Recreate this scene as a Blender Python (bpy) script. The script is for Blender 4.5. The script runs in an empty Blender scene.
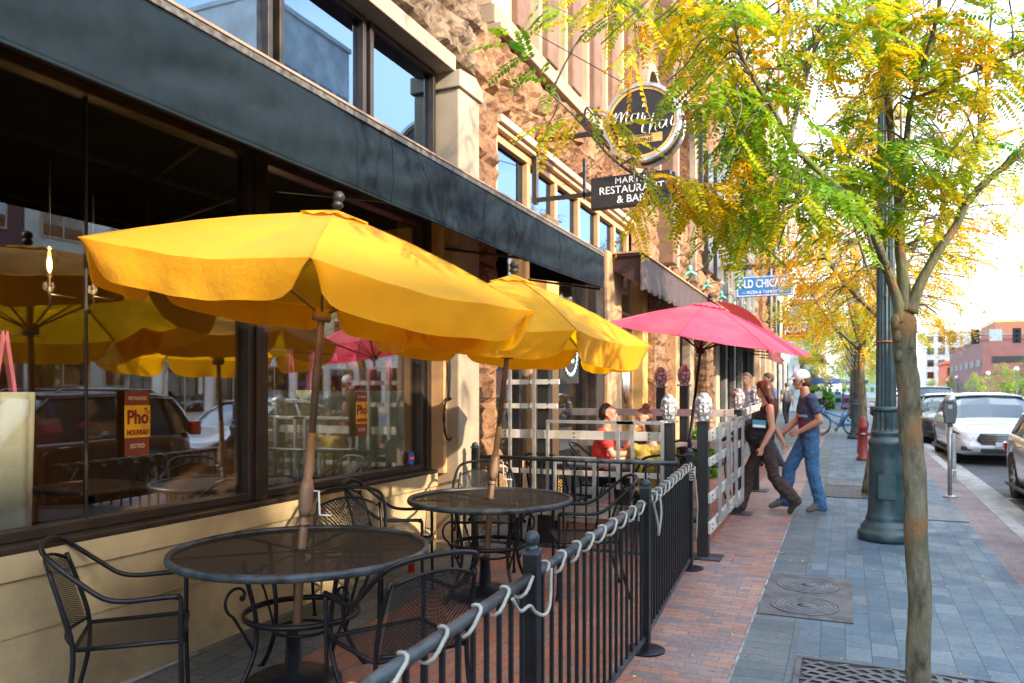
import bpy, bmesh, math, random
import numpy as np
from mathutils import Vector, Matrix, noise, Quaternion
random.seed(7)
R = math.radians
scene = bpy.context.scene
COL = scene.collection
H_EYE = 1.67

def gz(y):
    """height of the pavement, which climbs gently away from the camera and levels out"""
    if y < 11: return .0238 * y
    return .0238 * 11 + .16 * (1 - math.exp(-(y - 11) * .0238 / .16))

# ------------------------------------------------------------------ mesh builder
class MB:
    def __init__(s): s.v = []; s.f = []; s.m = []; s.s = []
    def add(s, vs, fs, mi=0, sm=False):
        o = len(s.v); s.v += [tuple(p) for p in vs]
        for f in fs:
            s.f.append(tuple(i + o for i in f)); s.m.append(mi); s.s.append(sm)
    def box(s, x0, x1, y0, y1, z0, z1, mi=0, M=None):
        vs = [(x, y, z) for z in (z0, z1) for (x, y) in ((x0, y0), (x1, y0), (x1, y1), (x0, y1))]
        if M is not None: vs = [M @ Vector(v) for v in vs]
        s.add(vs, [(0, 3, 2, 1), (4, 5, 6, 7), (0, 1, 5, 4), (1, 2, 6, 5), (2, 3, 7, 6), (3, 0, 4, 7)], mi)
    def beam(s, a, b, w, h, mi=0, up=(0, 0, 1)):
        a = Vector(a); b = Vector(b); t = (b - a).normalized(); u = Vector(up)
        if abs(t.dot(u)) > .98: u = Vector((0, 1, 0))
        sd = t.cross(u).normalized(); uu = sd.cross(t).normalized()
        vs = [p + sd * (i * w / 2) + uu * (j * h / 2) for p in (a, b) for (i, j) in ((-1, -1), (1, -1), (1, 1), (-1, 1))]
        s.add(vs, [(0, 3, 2, 1), (4, 5, 6, 7), (0, 1, 5, 4), (1, 2, 6, 5), (2, 3, 7, 6), (3, 0, 4, 7)], mi)
    def tube(s, pts, r, n=8, mi=0, closed=False, flat=1.0, caps=True):
        pts = [Vector(p) for p in pts]; N = len(pts)
        rs = r if isinstance(r, (list, tuple)) else [r] * N
        if closed: tang = [(pts[(i + 1) % N] - pts[i - 1]).normalized() for i in range(N)]
        else: tang = [(pts[min(i + 1, N - 1)] - pts[max(i - 1, 0)]).normalized() for i in range(N)]
        t0 = tang[0]; ref = Vector((0, 0, 1)) if abs(t0.z) < .9 else Vector((1, 0, 0))
        u = t0.cross(ref).normalized(); vs = []
        for i in range(N):
            t = tang[i]; u = (u - t * u.dot(t))
            u = u.normalized() if u.length > 1e-6 else t.orthogonal().normalized()
            w = t.cross(u)
            for k in range(n):
                a = 2 * math.pi * k / n
                vs.append(pts[i] + (u * math.cos(a) + w * (math.sin(a) * flat)) * rs[i])
        fs = []
        for i in range(N if closed else N - 1):
            j = (i + 1) % N
            for k in range(n):
                fs.append((i * n + k, i * n + (k + 1) % n, j * n + (k + 1) % n, j * n + k))
        s.add(vs, fs, mi, True)
        if caps and not closed:
            s.add(vs[:n], [tuple(range(n - 1, -1, -1))], mi); s.add(vs[-n:], [tuple(range(n))], mi)
    def lathe(s, prof, c=(0, 0, 0), n=24, mi=0, sm=True, flute=0, fd=0.0):
        c = Vector(c); vs = []
        for (r, z) in prof:
            for k in range(n):
                a = 2 * math.pi * k / n
                rr = r * (1 - fd * (k % 2)) if flute else r
                vs.append((c.x + rr * math.cos(a), c.y + rr * math.sin(a), c.z + z))
        fs = []
        for i in range(len(prof) - 1):
            for k in range(n):
                fs.append((i * n + k, i * n + (k + 1) % n, (i + 1) * n + (k + 1) % n, (i + 1) * n + k))
        s.add(vs, fs, mi, sm)
        s.add(vs[:n], [tuple(range(n - 1, -1, -1))], mi); s.add(vs[-n:], [tuple(range(n))], mi)
    def sphere(s, c, r, n=12, mi=0, sc=(1, 1, 1), sm=True):
        c = Vector(c); vs = []; m = n // 2
        for i in range(m + 1):
            th = math.pi * i / m
            for k in range(n):
                a = 2 * math.pi * k / n
                vs.append((c.x + r * sc[0] * math.sin(th) * math.cos(a), c.y + r * sc[1] * math.sin(th) * math.sin(a), c.z - r * sc[2] * math.cos(th)))
        fs = [(i * n + k, i * n + (k + 1) % n, (i + 1) * n + (k + 1) % n, (i + 1) * n + k) for i in range(m) for k in range(n)]
        s.add(vs, fs, mi, sm)
    def prism(s, poly, axis, a, b, mi=0):
        """poly = 2-D points; axis = 'x','y','z' the extrusion axis"""
        def P(p, t):
            if axis == 'x': return (t, p[0], p[1])
            if axis == 'y': return (p[0], t, p[1])
            return (p[0], p[1], t)
        n = len(poly); vs = [P(p, a) for p in poly] + [P(p, b) for p in poly]
        s.add(vs, [tuple(range(n - 1, -1, -1)), tuple(range(n, 2 * n))] + [(i, (i + 1) % n, n + (i + 1) % n, n + i) for i in range(n)], mi)
    def grid(s, nu, nv, fn, mi=0, sm=True, thick=None):
        vs = [fn(i / nu, j / nv) for i in range(nu + 1) for j in range(nv + 1)]
        fs = [(i * (nv + 1) + j, (i + 1) * (nv + 1) + j, (i + 1) * (nv + 1) + j + 1, i * (nv + 1) + j + 1) for i in range(nu) for j in range(nv)]
        s.add(vs, fs, mi, sm)
    def build(s, name, mat, parent=None, loc=None, rz=0, bevel=0, solid=0, M=None, fix=True):
        me = bpy.data.meshes.new(name); 
        vs = [M @ Vector(v) for v in s.v] if M is not None else s.v
        me.from_pydata([tuple(v) for v in vs], [], s.f)
        for m in (mat if isinstance(mat, (list, tuple)) else [mat]): me.materials.append(m)
        me.polygons.foreach_set('material_index', s.m); me.polygons.foreach_set('use_smooth', s.s)
        me.update()
        if fix:
            bm = bmesh.new(); bm.from_mesh(me); bmesh.ops.remove_doubles(bm, verts=bm.verts, dist=1e-5)
            bmesh.ops.recalc_face_normals(bm, faces=bm.faces); bm.to_mesh(me); bm.free()
        o = bpy.data.objects.new(name, me); COL.objects.link(o)
        if parent: o.parent = parent
        if loc: o.location = loc
        if rz: o.rotation_euler = (0, 0, rz)
        if bevel:
            b = o.modifiers.new('Bevel', 'BEVEL'); b.width = bevel; b.segments = 2; b.limit_method = 'ANGLE'; b.angle_limit = R(40)
        if solid:
            b = o.modifiers.new('Solid', 'SOLIDIFY'); b.thickness = solid; b.offset = 0
        return o

def tag(o, label=None, cat=None, group=None, kind=None):
    if label: o['label'] = label
    if cat: o['category'] = cat
    if group: o['group'] = group
    if kind: o['kind'] = kind
    return o
def empty(name, loc=(0, 0, 0), rz=0, label=None, cat=None, group=None):
    o = bpy.data.objects.new(name, None); COL.objects.link(o); o.location = loc; o.rotation_euler = (0, 0, rz)
    o.empty_display_size = .1
    return tag(o, label, cat, group)
def copy_tree(o, parent=None):
    c = o.copy(); COL.objects.link(c)
    if parent is not None: c.parent = parent
    for ch in list(o.children): copy_tree(ch, c)
    return c
def place(proto, first, loc, rz, label, group=None):
    o = proto if first else copy_tree(proto)
    o.location = loc; o.rotation_euler = (0, 0, rz); o['label'] = label
    if group: o['group'] = group
    return o
def text_mesh(name, body, size, mat, parent=None, M=None, ext=.002, ax='CENTER', spacing=1.0, sx=1.0, label=None, bold=0):
    cu = bpy.data.curves.new(name, 'FONT'); cu.body = body; cu.size = size; cu.extrude = ext; cu.align_x = ax; cu.align_y = 'CENTER'
    cu.space_character = spacing; cu.offset = bold; cu.resolution_u = 3
    o = bpy.data.objects.new(name, cu); COL.objects.link(o)
    dg = bpy.context.evaluated_depsgraph_get(); me = bpy.data.meshes.new_from_object(o.evaluated_get(dg))
    bpy.data.objects.remove(o); bpy.data.curves.remove(cu)
    me.transform(Matrix.Diagonal((sx, 1, 1, 1)))
    if M is not None: me.transform(M)
    me.materials.clear(); me.materials.append(mat); me.name = name
    q = bpy.data.objects.new(name, me); COL.objects.link(q)
    if parent: q.parent = parent
    if label: q['label'] = label
    return q
def basis(o, x, y):
    """matrix placing text: local x -> x, local y -> y, z = cross"""
    x = Vector(x).normalized(); y = Vector(y).normalized(); z = x.cross(y)
    M = Matrix.Identity(4)
    for i in range(3): M[i][0] = x[i]; M[i][1] = y[i]; M[i][2] = z[i]; M[i][3] = o[i]
    return M
def spline(pts, n=8):
    pts = [Vector(p) for p in pts]; out = []
    P = [pts[0] * 2 - pts[1]] + pts + [pts[-1] * 2 - pts[-2]]
    for i in range(1, len(P) - 2):
        for k in range(n):
            t = k / n; a, b, c, d = P[i - 1], P[i], P[i + 1], P[i + 2]
            out.append(.5 * ((2 * b) + (c - a) * t + (2 * a - 5 * b + 4 * c - d) * t * t + (3 * b - a - 3 * c + d) * t ** 3))
    out.append(pts[-1]); return out

# ------------------------------------------------------------------ materials
class NT:
    def __init__(s, name):
        s.m = bpy.data.materials.new(name); s.m.use_nodes = True; s.t = s.m.node_tree
        s.n = s.t.nodes; s.b = s.n['Principled BSDF']; s.o = s.n['Material Output']
    def new(s, t, **k):
        x = s.n.new(t)
        for a, b in k.items():
            if hasattr(x, a): setattr(x, a, b)
            else: x.inputs[a.replace('_', ' ')].default_value = b
        return x
    def link(s, a, b): s.t.links.new(a, b)
    def coord(s, kind='Object', scale=(1, 1, 1), rot=(0, 0, 0)):
        c = s.new('ShaderNodeTexCoord'); mp = s.new('ShaderNodeMapping')
        mp.inputs['Scale'].default_value = scale; mp.inputs['Rotation'].default_value = rot
        s.link(c.outputs[kind], mp.inputs['Vector']); return mp.outputs[0]
    def noise(s, vec, scale, detail=4, rough=.55):
        x = s.new('ShaderNodeTexNoise'); x.inputs['Scale'].default_value = scale; x.inputs['Detail'].default_value = detail
        x.inputs['Roughness'].default_value = rough; s.link(vec, x.inputs['Vector']); return x.outputs['Fac']
    def ramp(s, fac, stops):
        x = s.new('ShaderNodeValToRGB'); e = x.color_ramp.elements
        while len(e) < len(stops): e.new(.5)
        for i, (p, c) in enumerate(stops):
            e[i].position = p; e[i].color = c if len(c) == 4 else (*c, 1)
        s.link(fac, x.inputs[0]); return x.outputs[0]
    def mix(s, fac, a, b, mode='MIX'):
        x = s.new('ShaderNodeMix'); x.data_type = 'RGBA'; x.blend_type = mode
        for i, q in ((0, fac), (6, a), (7, b)):
            if isinstance(q, (int, float)): x.inputs[i].default_value = q
            elif isinstance(q, tuple): x.inputs[i].default_value = (*q, 1) if len(q) == 3 else q
            else: s.link(q, x.inputs[i])
        return x.outputs[2]
    def math(s, op, a, b=None):
        x = s.new('ShaderNodeMath', operation=op)
        for i, q in ((0, a), (1, b)):
            if q is None: continue
            if isinstance(q, (int, float)): x.inputs[i].default_value = q
            else: s.link(q, x.inputs[i])
        return x.outputs[0]
    def bump(s, h, strength=.3, dist=.01):
        x = s.new('ShaderNodeBump'); x.inputs['Strength'].default_value = strength; x.inputs['Distance'].default_value = dist
        s.link(h, x.inputs['Height']); s.link(x.outputs[0], s.b.inputs['Normal']); return x
    def base(s, c):
        if isinstance(c, tuple): s.b.inputs['Base Color'].default_value = (*c, 1) if len(c) == 3 else c
        else: s.link(c, s.b.inputs['Base Color'])
    def rough(s, c):
        if isinstance(c, (int, float)): s.b.inputs['Roughness'].default_value = c
        else: s.link(c, s.b.inputs['Roughness'])

def plain(name, c, rough=.6, metal=0, var=.12, scale=6, bump=0, spec=.5, coat=0, bscale=40, dirt=None, kind='Object', emit=None):
    t = NT(name); v = t.coord(kind)
    n = t.noise(v, scale, 5)
    lo = tuple(max(0, x * (1 - var * 2)) for x in c); hi = tuple(min(1, x * (1 + var * 2)) for x in c)
    col = t.ramp(n, [(.3, lo), (.7, hi)])
    if dirt:
        d = t.noise(v, scale * .35, 6, .7); col = t.mix(t.ramp(d, [(.45, (0, 0, 0)), (.7, (1, 1, 1))]), col, dirt)
    t.base(col); t.rough(t.ramp(t.noise(v, scale * 2, 3), [(.3, (rough * .85,) * 3), (.7, (min(1, rough * 1.15),) * 3)]))
    t.b.inputs['Metallic'].default_value = metal; t.b.inputs['Specular IOR Level'].default_value = spec
    t.b.inputs['Coat Weight'].default_value = coat
    if bump: t.bump(t.noise(v, bscale, 4), bump, .01)
    if emit: t.b.inputs['Emission Color'].default_value = (*emit[0], 1); t.b.inputs['Emission Strength'].default_value = emit[1]
    return t.m
M = {}
def fabric(name, c, trans=.35, scale=3, fade=None):
    t = NT(name); v = t.coord()
    n = t.noise(v, scale, 4); lo = tuple(x * .86 for x in c); col = t.ramp(n, [(.3, lo), (.7, c)])
    if fade: col = t.mix(t.ramp(t.noise(v, 1.3, 3), [(.4, (0, 0, 0)), (.65, (1, 1, 1))]), col, fade)
    st = t.noise(v, 30, 4, .7); col = t.mix(t.ramp(st, [(.62, (0, 0, 0)), (.8, (.35,) * 3)]), col, tuple(x * .6 for x in c))
    t.base(col); t.rough(.85); t.b.inputs['Sheen Weight'].default_value = .15
    bm = t.bump(t.noise(v, 9, 6, .65), .5, .02)
    tr = t.new('ShaderNodeBsdfTranslucent'); t.link(col, tr.inputs[0]); mx = t.new('ShaderNodeMixShader'); mx.inputs[0].default_value = trans
    t.link(t.b.outputs[0], mx.inputs[1]); t.link(tr.outputs[0], mx.inputs[2]); t.link(mx.outputs[0], t.o.inputs[0])
    return t.m
def glass(name, tint=(.75, .8, .8), refl=.16, rough=.0, edge=1.0, gc=(.92, .95, 1)):
    t = NT(name); t.n.remove(t.b)
    tr = t.new('ShaderNodeBsdfTransparent'); tr.inputs[0].default_value = (*tint, 1)
    gl = t.new('ShaderNodeBsdfAnisotropic') if False else t.new('ShaderNodeBsdfGlossy'); gl.inputs['Roughness'].default_value = rough
    gl.inputs['Color'].default_value = (*gc, 1)
    lw = t.new('ShaderNodeLayerWeight'); lw.inputs[0].default_value = .35
    f = t.math('ADD', t.math('MULTIPLY', lw.outputs['Fresnel'], edge), refl); f = t.math('MINIMUM', f, 1.0)
    mx = t.new('ShaderNodeMixShader'); t.link(f, mx.inputs[0]); t.link(tr.outputs[0], mx.inputs[1]); t.link(gl.outputs[0], mx.inputs[2])
    v = t.coord(); b = t.new('ShaderNodeBump'); b.inputs['Strength'].default_value = .02; b.inputs['Distance'].default_value = .02
    t.link(t.noise(v, 1.1, 2), b.inputs['Height']); t.link(b.outputs[0], gl.inputs['Normal'])
    t.link(mx.outputs[0], t.o.inputs[0]); return t.m
def stone(name, cols, bscale=6, strength=.8, joints=None):
    t = NT(name); v = t.coord()
    n = t.noise(v, .9, 6, .6); col = t.ramp(n, [(.25, cols[0]), (.45, cols[1]), (.6, cols[2]), (.78, cols[3])])
    n2 = t.noise(v, 9, 6, .65); col = t.mix(t.ramp(n2, [(.33, (0.75,) * 3), (.52, (0, 0, 0))]), col, tuple(x * .35 for x in cols[0]))
    t.base(col); t.rough(.9); h = t.noise(v, bscale, 8, .65)
    t.bump(h, strength, .12); return t.m
def perforated(name, c, pitch=.012, open_=.5):
    """expanded-metal sheet with real see-through diamonds"""
    t = NT(name); v = t.coord(); sp = t.new('ShaderNodeSeparateXYZ'); t.link(v, sp.inputs[0])
    k = math.pi / pitch
    p = t.math('ABSOLUTE', t.math('SINE', t.math('MULTIPLY', t.math('ADD', sp.outputs[0], t.math('ADD', t.math('MULTIPLY', sp.outputs[1], .6), t.math('MULTIPLY', sp.outputs[2], .6))), k)))
    q = t.math('ABSOLUTE', t.math('SINE', t.math('MULTIPLY', t.math('SUBTRACT', sp.outputs[0], t.math('ADD', t.math('MULTIPLY', sp.outputs[1], .6), t.math('MULTIPLY', sp.outputs[2], .6))), k)))
    m = t.math('GREATER_THAN', t.math('MULTIPLY', p, q), 1 - open_ * 1.25)
    t.base(c); t.rough(.6); t.b.inputs['Specular IOR Level'].default_value = .3
    t.link(t.math('SUBTRACT', 1.0, m), t.b.inputs['Alpha']); return t.m
def pavers(name, cols, bw, bh, mortar, msize=.006, rot=0, rough=.75, offs=.5, patch=None, spec=.3, sq=1.0, wet=None):
    t = NT(name); v0 = t.coord()
    wv = t.new('ShaderNodeTexNoise'); wv.inputs['Scale'].default_value = 1.7; wv.inputs['Detail'].default_value = 3; t.link(v0, wv.inputs['Vector'])
    vm = t.new('ShaderNodeVectorMath', operation='MULTIPLY_ADD'); t.link(wv.outputs['Color'], vm.inputs[0]); vm.inputs[1].default_value = (.02, .02, 0); t.link(v0, vm.inputs[2])
    mp = t.new('ShaderNodeMapping'); mp.inputs['Rotation'].default_value = (0, 0, rot); t.link(vm.outputs[0], mp.inputs[0]); v = mp.outputs[0]
    b = t.new('ShaderNodeTexBrick'); t.link(v, b.inputs['Vector']); b.offset = offs; b.squash = sq
    b.inputs['Scale'].default_value = 1; b.inputs['Brick Width'].default_value = bw; b.inputs['Row Height'].default_value = bh
    b.inputs['Mortar Size'].default_value = msize; b.inputs['Mortar Smooth'].default_value = .3
    b.inputs['Color1'].default_value = (0, 0, 0, 1); b.inputs['Color2'].default_value = (1, 1, 1, 1); b.inputs['Mortar'].default_value = (.5, .5, .5, 1)
    bi = t.new('ShaderNodeSeparateColor'); t.link(b.outputs['Color'], bi.inputs[0])
    col = t.ramp(bi.outputs[0], cols)
    n = t.noise(v0, 2.2, 6, .65); col = t.mix(t.ramp(n, [(.35, (.0,) * 3), (.8, (.5,) * 3)]), col, patch or cols[len(cols) // 2][1])
    n2 = t.noise(v0, 45, 5, .7); col = t.mix(.55, col, t.ramp(n2, [(.3, (.5,) * 3), (.7, (1.35,) * 3)]), 'MULTIPLY')
    n4 = t.noise(v0, .55, 5, .7); col = t.mix(.7, col, t.ramp(n4, [(.3, (.55,) * 3), (.7, (1.3,) * 3)]), 'MULTIPLY')
    n5 = t.noise(v0, 16, 3, .5); col = t.mix(t.ramp(n5, [(.70, (0, 0, 0)), (.735, (.5,) * 3)]), col, tuple(x * 1.9 for x in mortar))
    n6 = t.noise(v0, 23, 2, .5); col = t.mix(t.ramp(n6, [(.69, (0, 0, 0)), (.72, (.6,) * 3)]), col, tuple(x * .35 for x in mortar))
    col = t.mix(b.outputs['Fac'], col, mortar); t.base(col)
    t.rough(t.ramp(t.noise(v0, 3, 5), [(.3, (rough * .75,) * 3), (.7, (min(1, rough * 1.2),) * 3)])); t.b.inputs['Specular IOR Level'].default_value = spec
    h = t.math('ADD', t.math('MULTIPLY', b.outputs['Fac'], -1.0), t.math('MULTIPLY', n2, .35)); h = t.math('ADD', h, t.math('MULTIPLY', bi.outputs[0], .35))
    t.bump(h, .6, .006); return t.m

M['red_brick'] = pavers('red_brick', [(0, (.34, .17, .12)), (.3, (.36, .22, .18)), (.5, (.22, .16, .155)), (.7, (.17, .16, .18)), (1, (.40, .17, .10))], .17, .078, (.15, .115, .10), msize=.003, patch=(.32, .245, .225), rough=.6, spec=.4)
M['patio_brick'] = pavers('patio_brick', [(0, (.34, .12, .06)), (.4, (.30, .13, .08)), (.7, (.22, .14, .12)), (1, (.4, .16, .09))], .17, .085, (.13, .09, .07), msize=.003, patch=(.30, .15, .11), rot=R(90))
M['blue_paver'] = pavers('blue_paver', [(0, (.055, .105, .155)), (.3, (.085, .145, .19)), (.55, (.06, .105, .15)), (.8, (.145, .20, .24)), (1, (.09, .14, .18))], .24, .145, (.05, .065, .08), msize=.0028, rot=R(90), patch=(.10, .155, .195), rough=.6, spec=.35)
M['blue_band'] = pavers('blue_band', [(0, (.09, .125, .145)), (1, (.13, .165, .18))], .31, .12, (.06, .065, .07), msize=.003, offs=0, patch=(.125, .15, .16), rough=.65)
M['grey_paver'] = pavers('grey_paver', [(0, (.12, .13, .125)), (1, (.18, .185, .175))], .3, .15, (.04, .04, .04), msize=.004, rot=R(90), patch=(.09, .1, .1))
M['pink_brick'] = pavers('pink_brick', [(0, (.23, .18, .18)), (.5, (.29, .215, .205)), (1, (.22, .19, .2))], .2, .1, (.17, .15, .15), patch=(.27, .215, .215))
M['kerb'] = plain('kerb_concrete', (.38, .38, .37), .85, bump=.3, scale=3, dirt=(.2, .2, .2))
M['asphalt'] = plain('asphalt', (.085, .095, .105), .8, var=.25, scale=2.5, bump=.4, bscale=120, dirt=(.05, .055, .06))
M['road_paint'] = plain('road_paint', (.6, .6, .58), .7, scale=8, dirt=(.3, .3, .3))
M['far_ground'] = plain('far_ground', (.16, .17, .14), .9, scale=.1)
M['stone_red'] = stone('rock_faced_sandstone', [(.16, .068, .034), (.25, .13, .064), (.36, .21, .105), (.22, .14, .088)], 5)
M['stone_tan'] = stone('tan_sandstone', [(.14, .085, .052), (.22, .15, .095), (.29, .21, .135), (.20, .14, .095)], 7)
M['stone_smooth'] = plain('smooth_limestone', (.33, .275, .20), .8, scale=2, bump=.15, dirt=(.33, .25, .17))
M['pilaster'] = plain('brown_pilaster_stone', (.155, .088, .058), .85, scale=3, bump=.2, dirt=(.26, .16, .11))
M['cream'] = plain('cream_paint', (.58, .44, .28), .6, scale=4, var=.06, dirt=(.5, .38, .24))
M['tan_wood'] = plain('tan_painted_wood', (.52, .32, .16), .55, scale=4, var=.08)
M['amber'] = plain('amber_painted_panel', (.62, .38, .12), .6, scale=3, var=.08)
M['brown_col'] = plain('brown_grey_column', (.30, .2, .14), .6, scale=4)
M['plinth'] = plain('tan_stucco', (.46, .37, .20), .8, scale=1.6, var=.14, bump=.12, dirt=(.22, .165, .10))
M['dark_frame'] = plain('dark_bronze_frame', (.05, .038, .03), .4, metal=.4, scale=4)
M['glass'] = glass('shop_window_glass', (.86, .88, .88), .07, edge=.42)
M['glass_up'] = glass('transom_glass', (.15, .2, .25), .20, edge=.6, gc=(.45, .68, 1))
M['glass_dark'] = glass('far_window_glass', (.06, .07, .09), .2)
M['valance'] = plain('weathered_black_awning_cloth', (.006, .013, .020), .7, var=.12, scale=9, bump=.7, bscale=7, spec=.12, dirt=(.010, .019, .027))
M['awning_edge'] = plain('awning_edge_rail', (.10, .095, .09), .5, metal=.3, scale=30, var=.4)
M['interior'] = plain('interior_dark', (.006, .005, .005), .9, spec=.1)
M['mustard'] = plain('mustard_interior_wall', (.40, .2, .045), .8, scale=.6)
M['curtain'] = fabric('cream_curtain_cloth', (.60, .58, .42), .25)
M['curtain_green'] = fabric('pale_green_curtain_cloth', (.84, .90, .74), .5)
M['pink'] = plain('pink_ribbon', (.5, .12, .17), .7)
M['iron'] = plain('black_powder_coated_iron', (.006, .008, .011), .40, metal=.0, var=.3, scale=12, bump=.1, bscale=90, spec=.3)
M['iron_worn'] = plain('worn_black_rail', (.018, .026, .035), .42, var=.6, scale=14, spec=.35, dirt=(.075, .10, .12))
M['perf'] = perforated('black_expanded_metal', (.008, .010, .012), .0095, .42)
M['perf_top'] = perforated('table_expanded_metal', (.012, .011, .011), .0105, .12)
M['yellow'] = fabric('yellow_canvas', (.96, .50, .005), .48)
M['redcloth'] = fabric('pink_red_canvas', (.86, .04, .12), .34, fade=(.88, .11, .19))
M['pole'] = plain('taupe_umbrella_pole', (.24, .15, .095), .45, scale=9, metal=.2)
M['rope'] = plain('off_white_rope', (.36, .36, .32), .9, bump=.6, bscale=150, dirt=(.3, .28, .23))
M['white'] = plain('white_paint', (.8, .8, .78), .5, var=.04)
M['black'] = plain('matte_black', (.012, .012, .013), .5)
M['silver_wood'] = plain('silver_painted_board', (.56, .54, .49), .5, scale=6, dirt=(.36, .31, .25))
M['steel'] = plain('grey_steel', (.36, .37, .37), .4, metal=.6, scale=10)
M['lamp_green'] = plain('dark_green_cast_iron', (.024, .058, .066), .42, var=.25, scale=7, spec=.5, bump=.15, dirt=(.05, .09, .095))
M['brown_cloth'] = fabric('brown_awning_cloth', (.06, .032, .028), .03)
M['red_awn'] = fabric('red_awning_cloth', (.30, .016, .02), .08)
M['star_green'] = plain('verdigris_shade', (.20, .50, .38), .5)
# ================================================================== SETTING
def sheet(name, x0, x1, y0, y1, dz, mat, step=1.0, kind='structure', x0b=None):
    m = MB(); ys = []; y = y0
    while y < y1:
        ys.append(y); y += step if y < 60 else 20
    ys.append(y1)
    vs = []; 
    for y in ys: vs += [(x0, y, gz(y) + dz), (x1, y, gz(y) + dz)]
    m.add(vs, [(2 * i, 2 * i + 1, 2 * i + 3, 2 * i + 2) for i in range(len(ys) - 1)])
    o = m.build(name, mat); o['kind'] = kind; return o
def fp(y): return gz(y)
sheet('ground', -400, 500, -80, 900, -.21, M['far_ground'], 4)
sheet('road', 1.75, 19.0, -60, 600, -.175, M['asphalt'])
sheet('grey_paving', -3.72, -3.0, -6, 16.5, 0, M['grey_paver'])
sheet('patio_brick_paving', -3.0, -1.25, -6, 16.5, 0, M['patio_brick'])
sheet('brick_paving', -1.25, -.59, -6, 30, 0, M['red_brick'])
sheet('paving_band', -.59, -.28, -6, 60, 0, M['blue_band'])
sheet('sidewalk', -.28, 1.24, -6, 60, 0, M['blue_paver'])
sheet('brick_verge', 1.24, 1.6, -6, 60, 0, M['pink_brick'])
sheet('shopfront_pavement', -3.9, -1.25, 16.5, 30, 0, M['grey_paver'])
sheet('far_pavement', -3.9, -.59, 30, 60, 0, M['blue_band'])
sheet('distant_pavement', -3.9, 1.6, 60, 600, 0, M['blue_band'], 20)
def kerb(name, x0, x1, y0, y1):
    m = MB(); ys = [y0 + i for i in range(int(y1 - y0) + 1)] if y1 < 100 else [y0 + 4 * i for i in range(int((y1 - y0) / 4) + 1)]
    vs = []
    for y in ys:
        z = gz(y); vs += [(x0, y, z - .25), (x0, y, z + .002), (x1 - .015, y, z + .002), (x1, y, z - .015), (x1 + .01, y, z - .25)]
    m.add(vs, [(5 * i + k, 5 * i + k + 1, 5 * i + k + 6, 5 * i + k + 5) for i in range(len(ys) - 1) for k in range(4)])
    o = m.build(name, M['kerb']); o['kind'] = 'structure'
kerb('kerb', 1.6, 1.76, -6, 80); kerb('opposite_kerb', 18.85, 19.0, -40, 300)
sheet('gutter', 1.77, 2.15, -6, 80, -.171, M['kerb'])
sheet('opposite_pavement', 19.0, 22.0, -60, 400, 0, M['pink_brick'], 6)
# white mortar bloom along the brick edge and the painted parking lines
sheet('paving_edging', -.598, -.585, 2, 9.3, .003, plain('lime_bloom', (.28, .27, .26), .9, scale=9, var=.4, dirt=(.13, .15, .16)))
for y in (4.6, 11.9, 13.2, 19.4, 26.4, 33.4):
    sheet('parking_line', 2.15, 4.4, y, y + .1, -.171, M['road_paint'])
for y in range(-10, 240, 12): sheet('lane_line', 9.6, 9.72, y, y + 3.5, -.171, M['road_paint'], 3)

# ------------------------------------------------------------------ masonry helpers
def rockface(m, y0, y1, z0, z1, x, bw=.7, bh=.42, amp=.07, mi=0, seed=0, res=6):
    rnd = random.Random(seed); z = z0; row = 0
    while z < z1 - .02:
        h = min(bh * rnd.choice((.8, 1, 1.25)), z1 - z)
        if z1 - z - h < .15: h = z1 - z
        y = y0 - (rnd.random() * bw * .5)
        while y < y1:
            w = bw * rnd.uniform(.6, 1.5); a = max(y, y0); b = min(y + w, y1)
            if y1 - b < .12: b = y1
            if b - a > .05:
                off = Vector((rnd.random() * 50, rnd.random() * 50, rnd.random() * 50)); k = amp * rnd.uniform(.5, 1.25)
                tl = rnd.uniform(-.3, .3)
                def fn(u, v, a=a, b=b, z=z, h=h, off=off, k=k, tl=tl):
                    yy = a + (b - a) * u; zz = z + h * v
                    e = min(u * (b - a), (1 - u) * (b - a), v * h, (1 - v) * h) / .05
                    e = max(0, min(1, e)); p = Vector((yy * 2.6, zz * 3.4, 0)) + off
                    d = .55 + .9 * noise.noise(p) + .55 * noise.noise(p * 2.7) + .3 * noise.noise(p * 6) + tl * (u - .5)
                    return (x - .012 * (1 - e) + e * k * max(.05, d), yy, zz)
                n = max(3, int(res * (b - a) / .45)); q = max(3, int(res * h / .4))
                m.grid(n, q, fn, mi, sm=False)
            y += w
            if b >= y1: break
        z += h; row += 1
def window(parent, y0, y1, z0, z1, x, fm, gm, fw=.06, fd=.08, ymul=(), zmul=(), name='window', mw=.05):
    m = MB()
    m.box(x - fd, x + .0, y0, y0 + fw, z0, z1); m.box(x - fd, x, y1 - fw, y1, z0, z1)
    m.box(x - fd, x - .001, y0 + fw, y1 - fw, z0, z0 + fw); m.box(x - fd, x - .001, y0 + fw, y1 - fw, z1 - fw, z1)
    for y in ymul: m.box(x - fd, x - .004, y - mw / 2, y + mw / 2, z0 + fw, z1 - fw)
    for z in zmul: m.box(x - fd, x - .008, y0 + fw, y1 - fw, z - mw / 2, z + mw / 2)
    o = m.build(name, fm, parent, bevel=.006)
    g = MB(); g.box(x - fd * .6 - .006, x - fd * .6, y0 + fw * .6, y1 - fw * .6, z0 + fw * .6, z1 - fw * .6); g.build('pane', gm, o)
    return o

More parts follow.
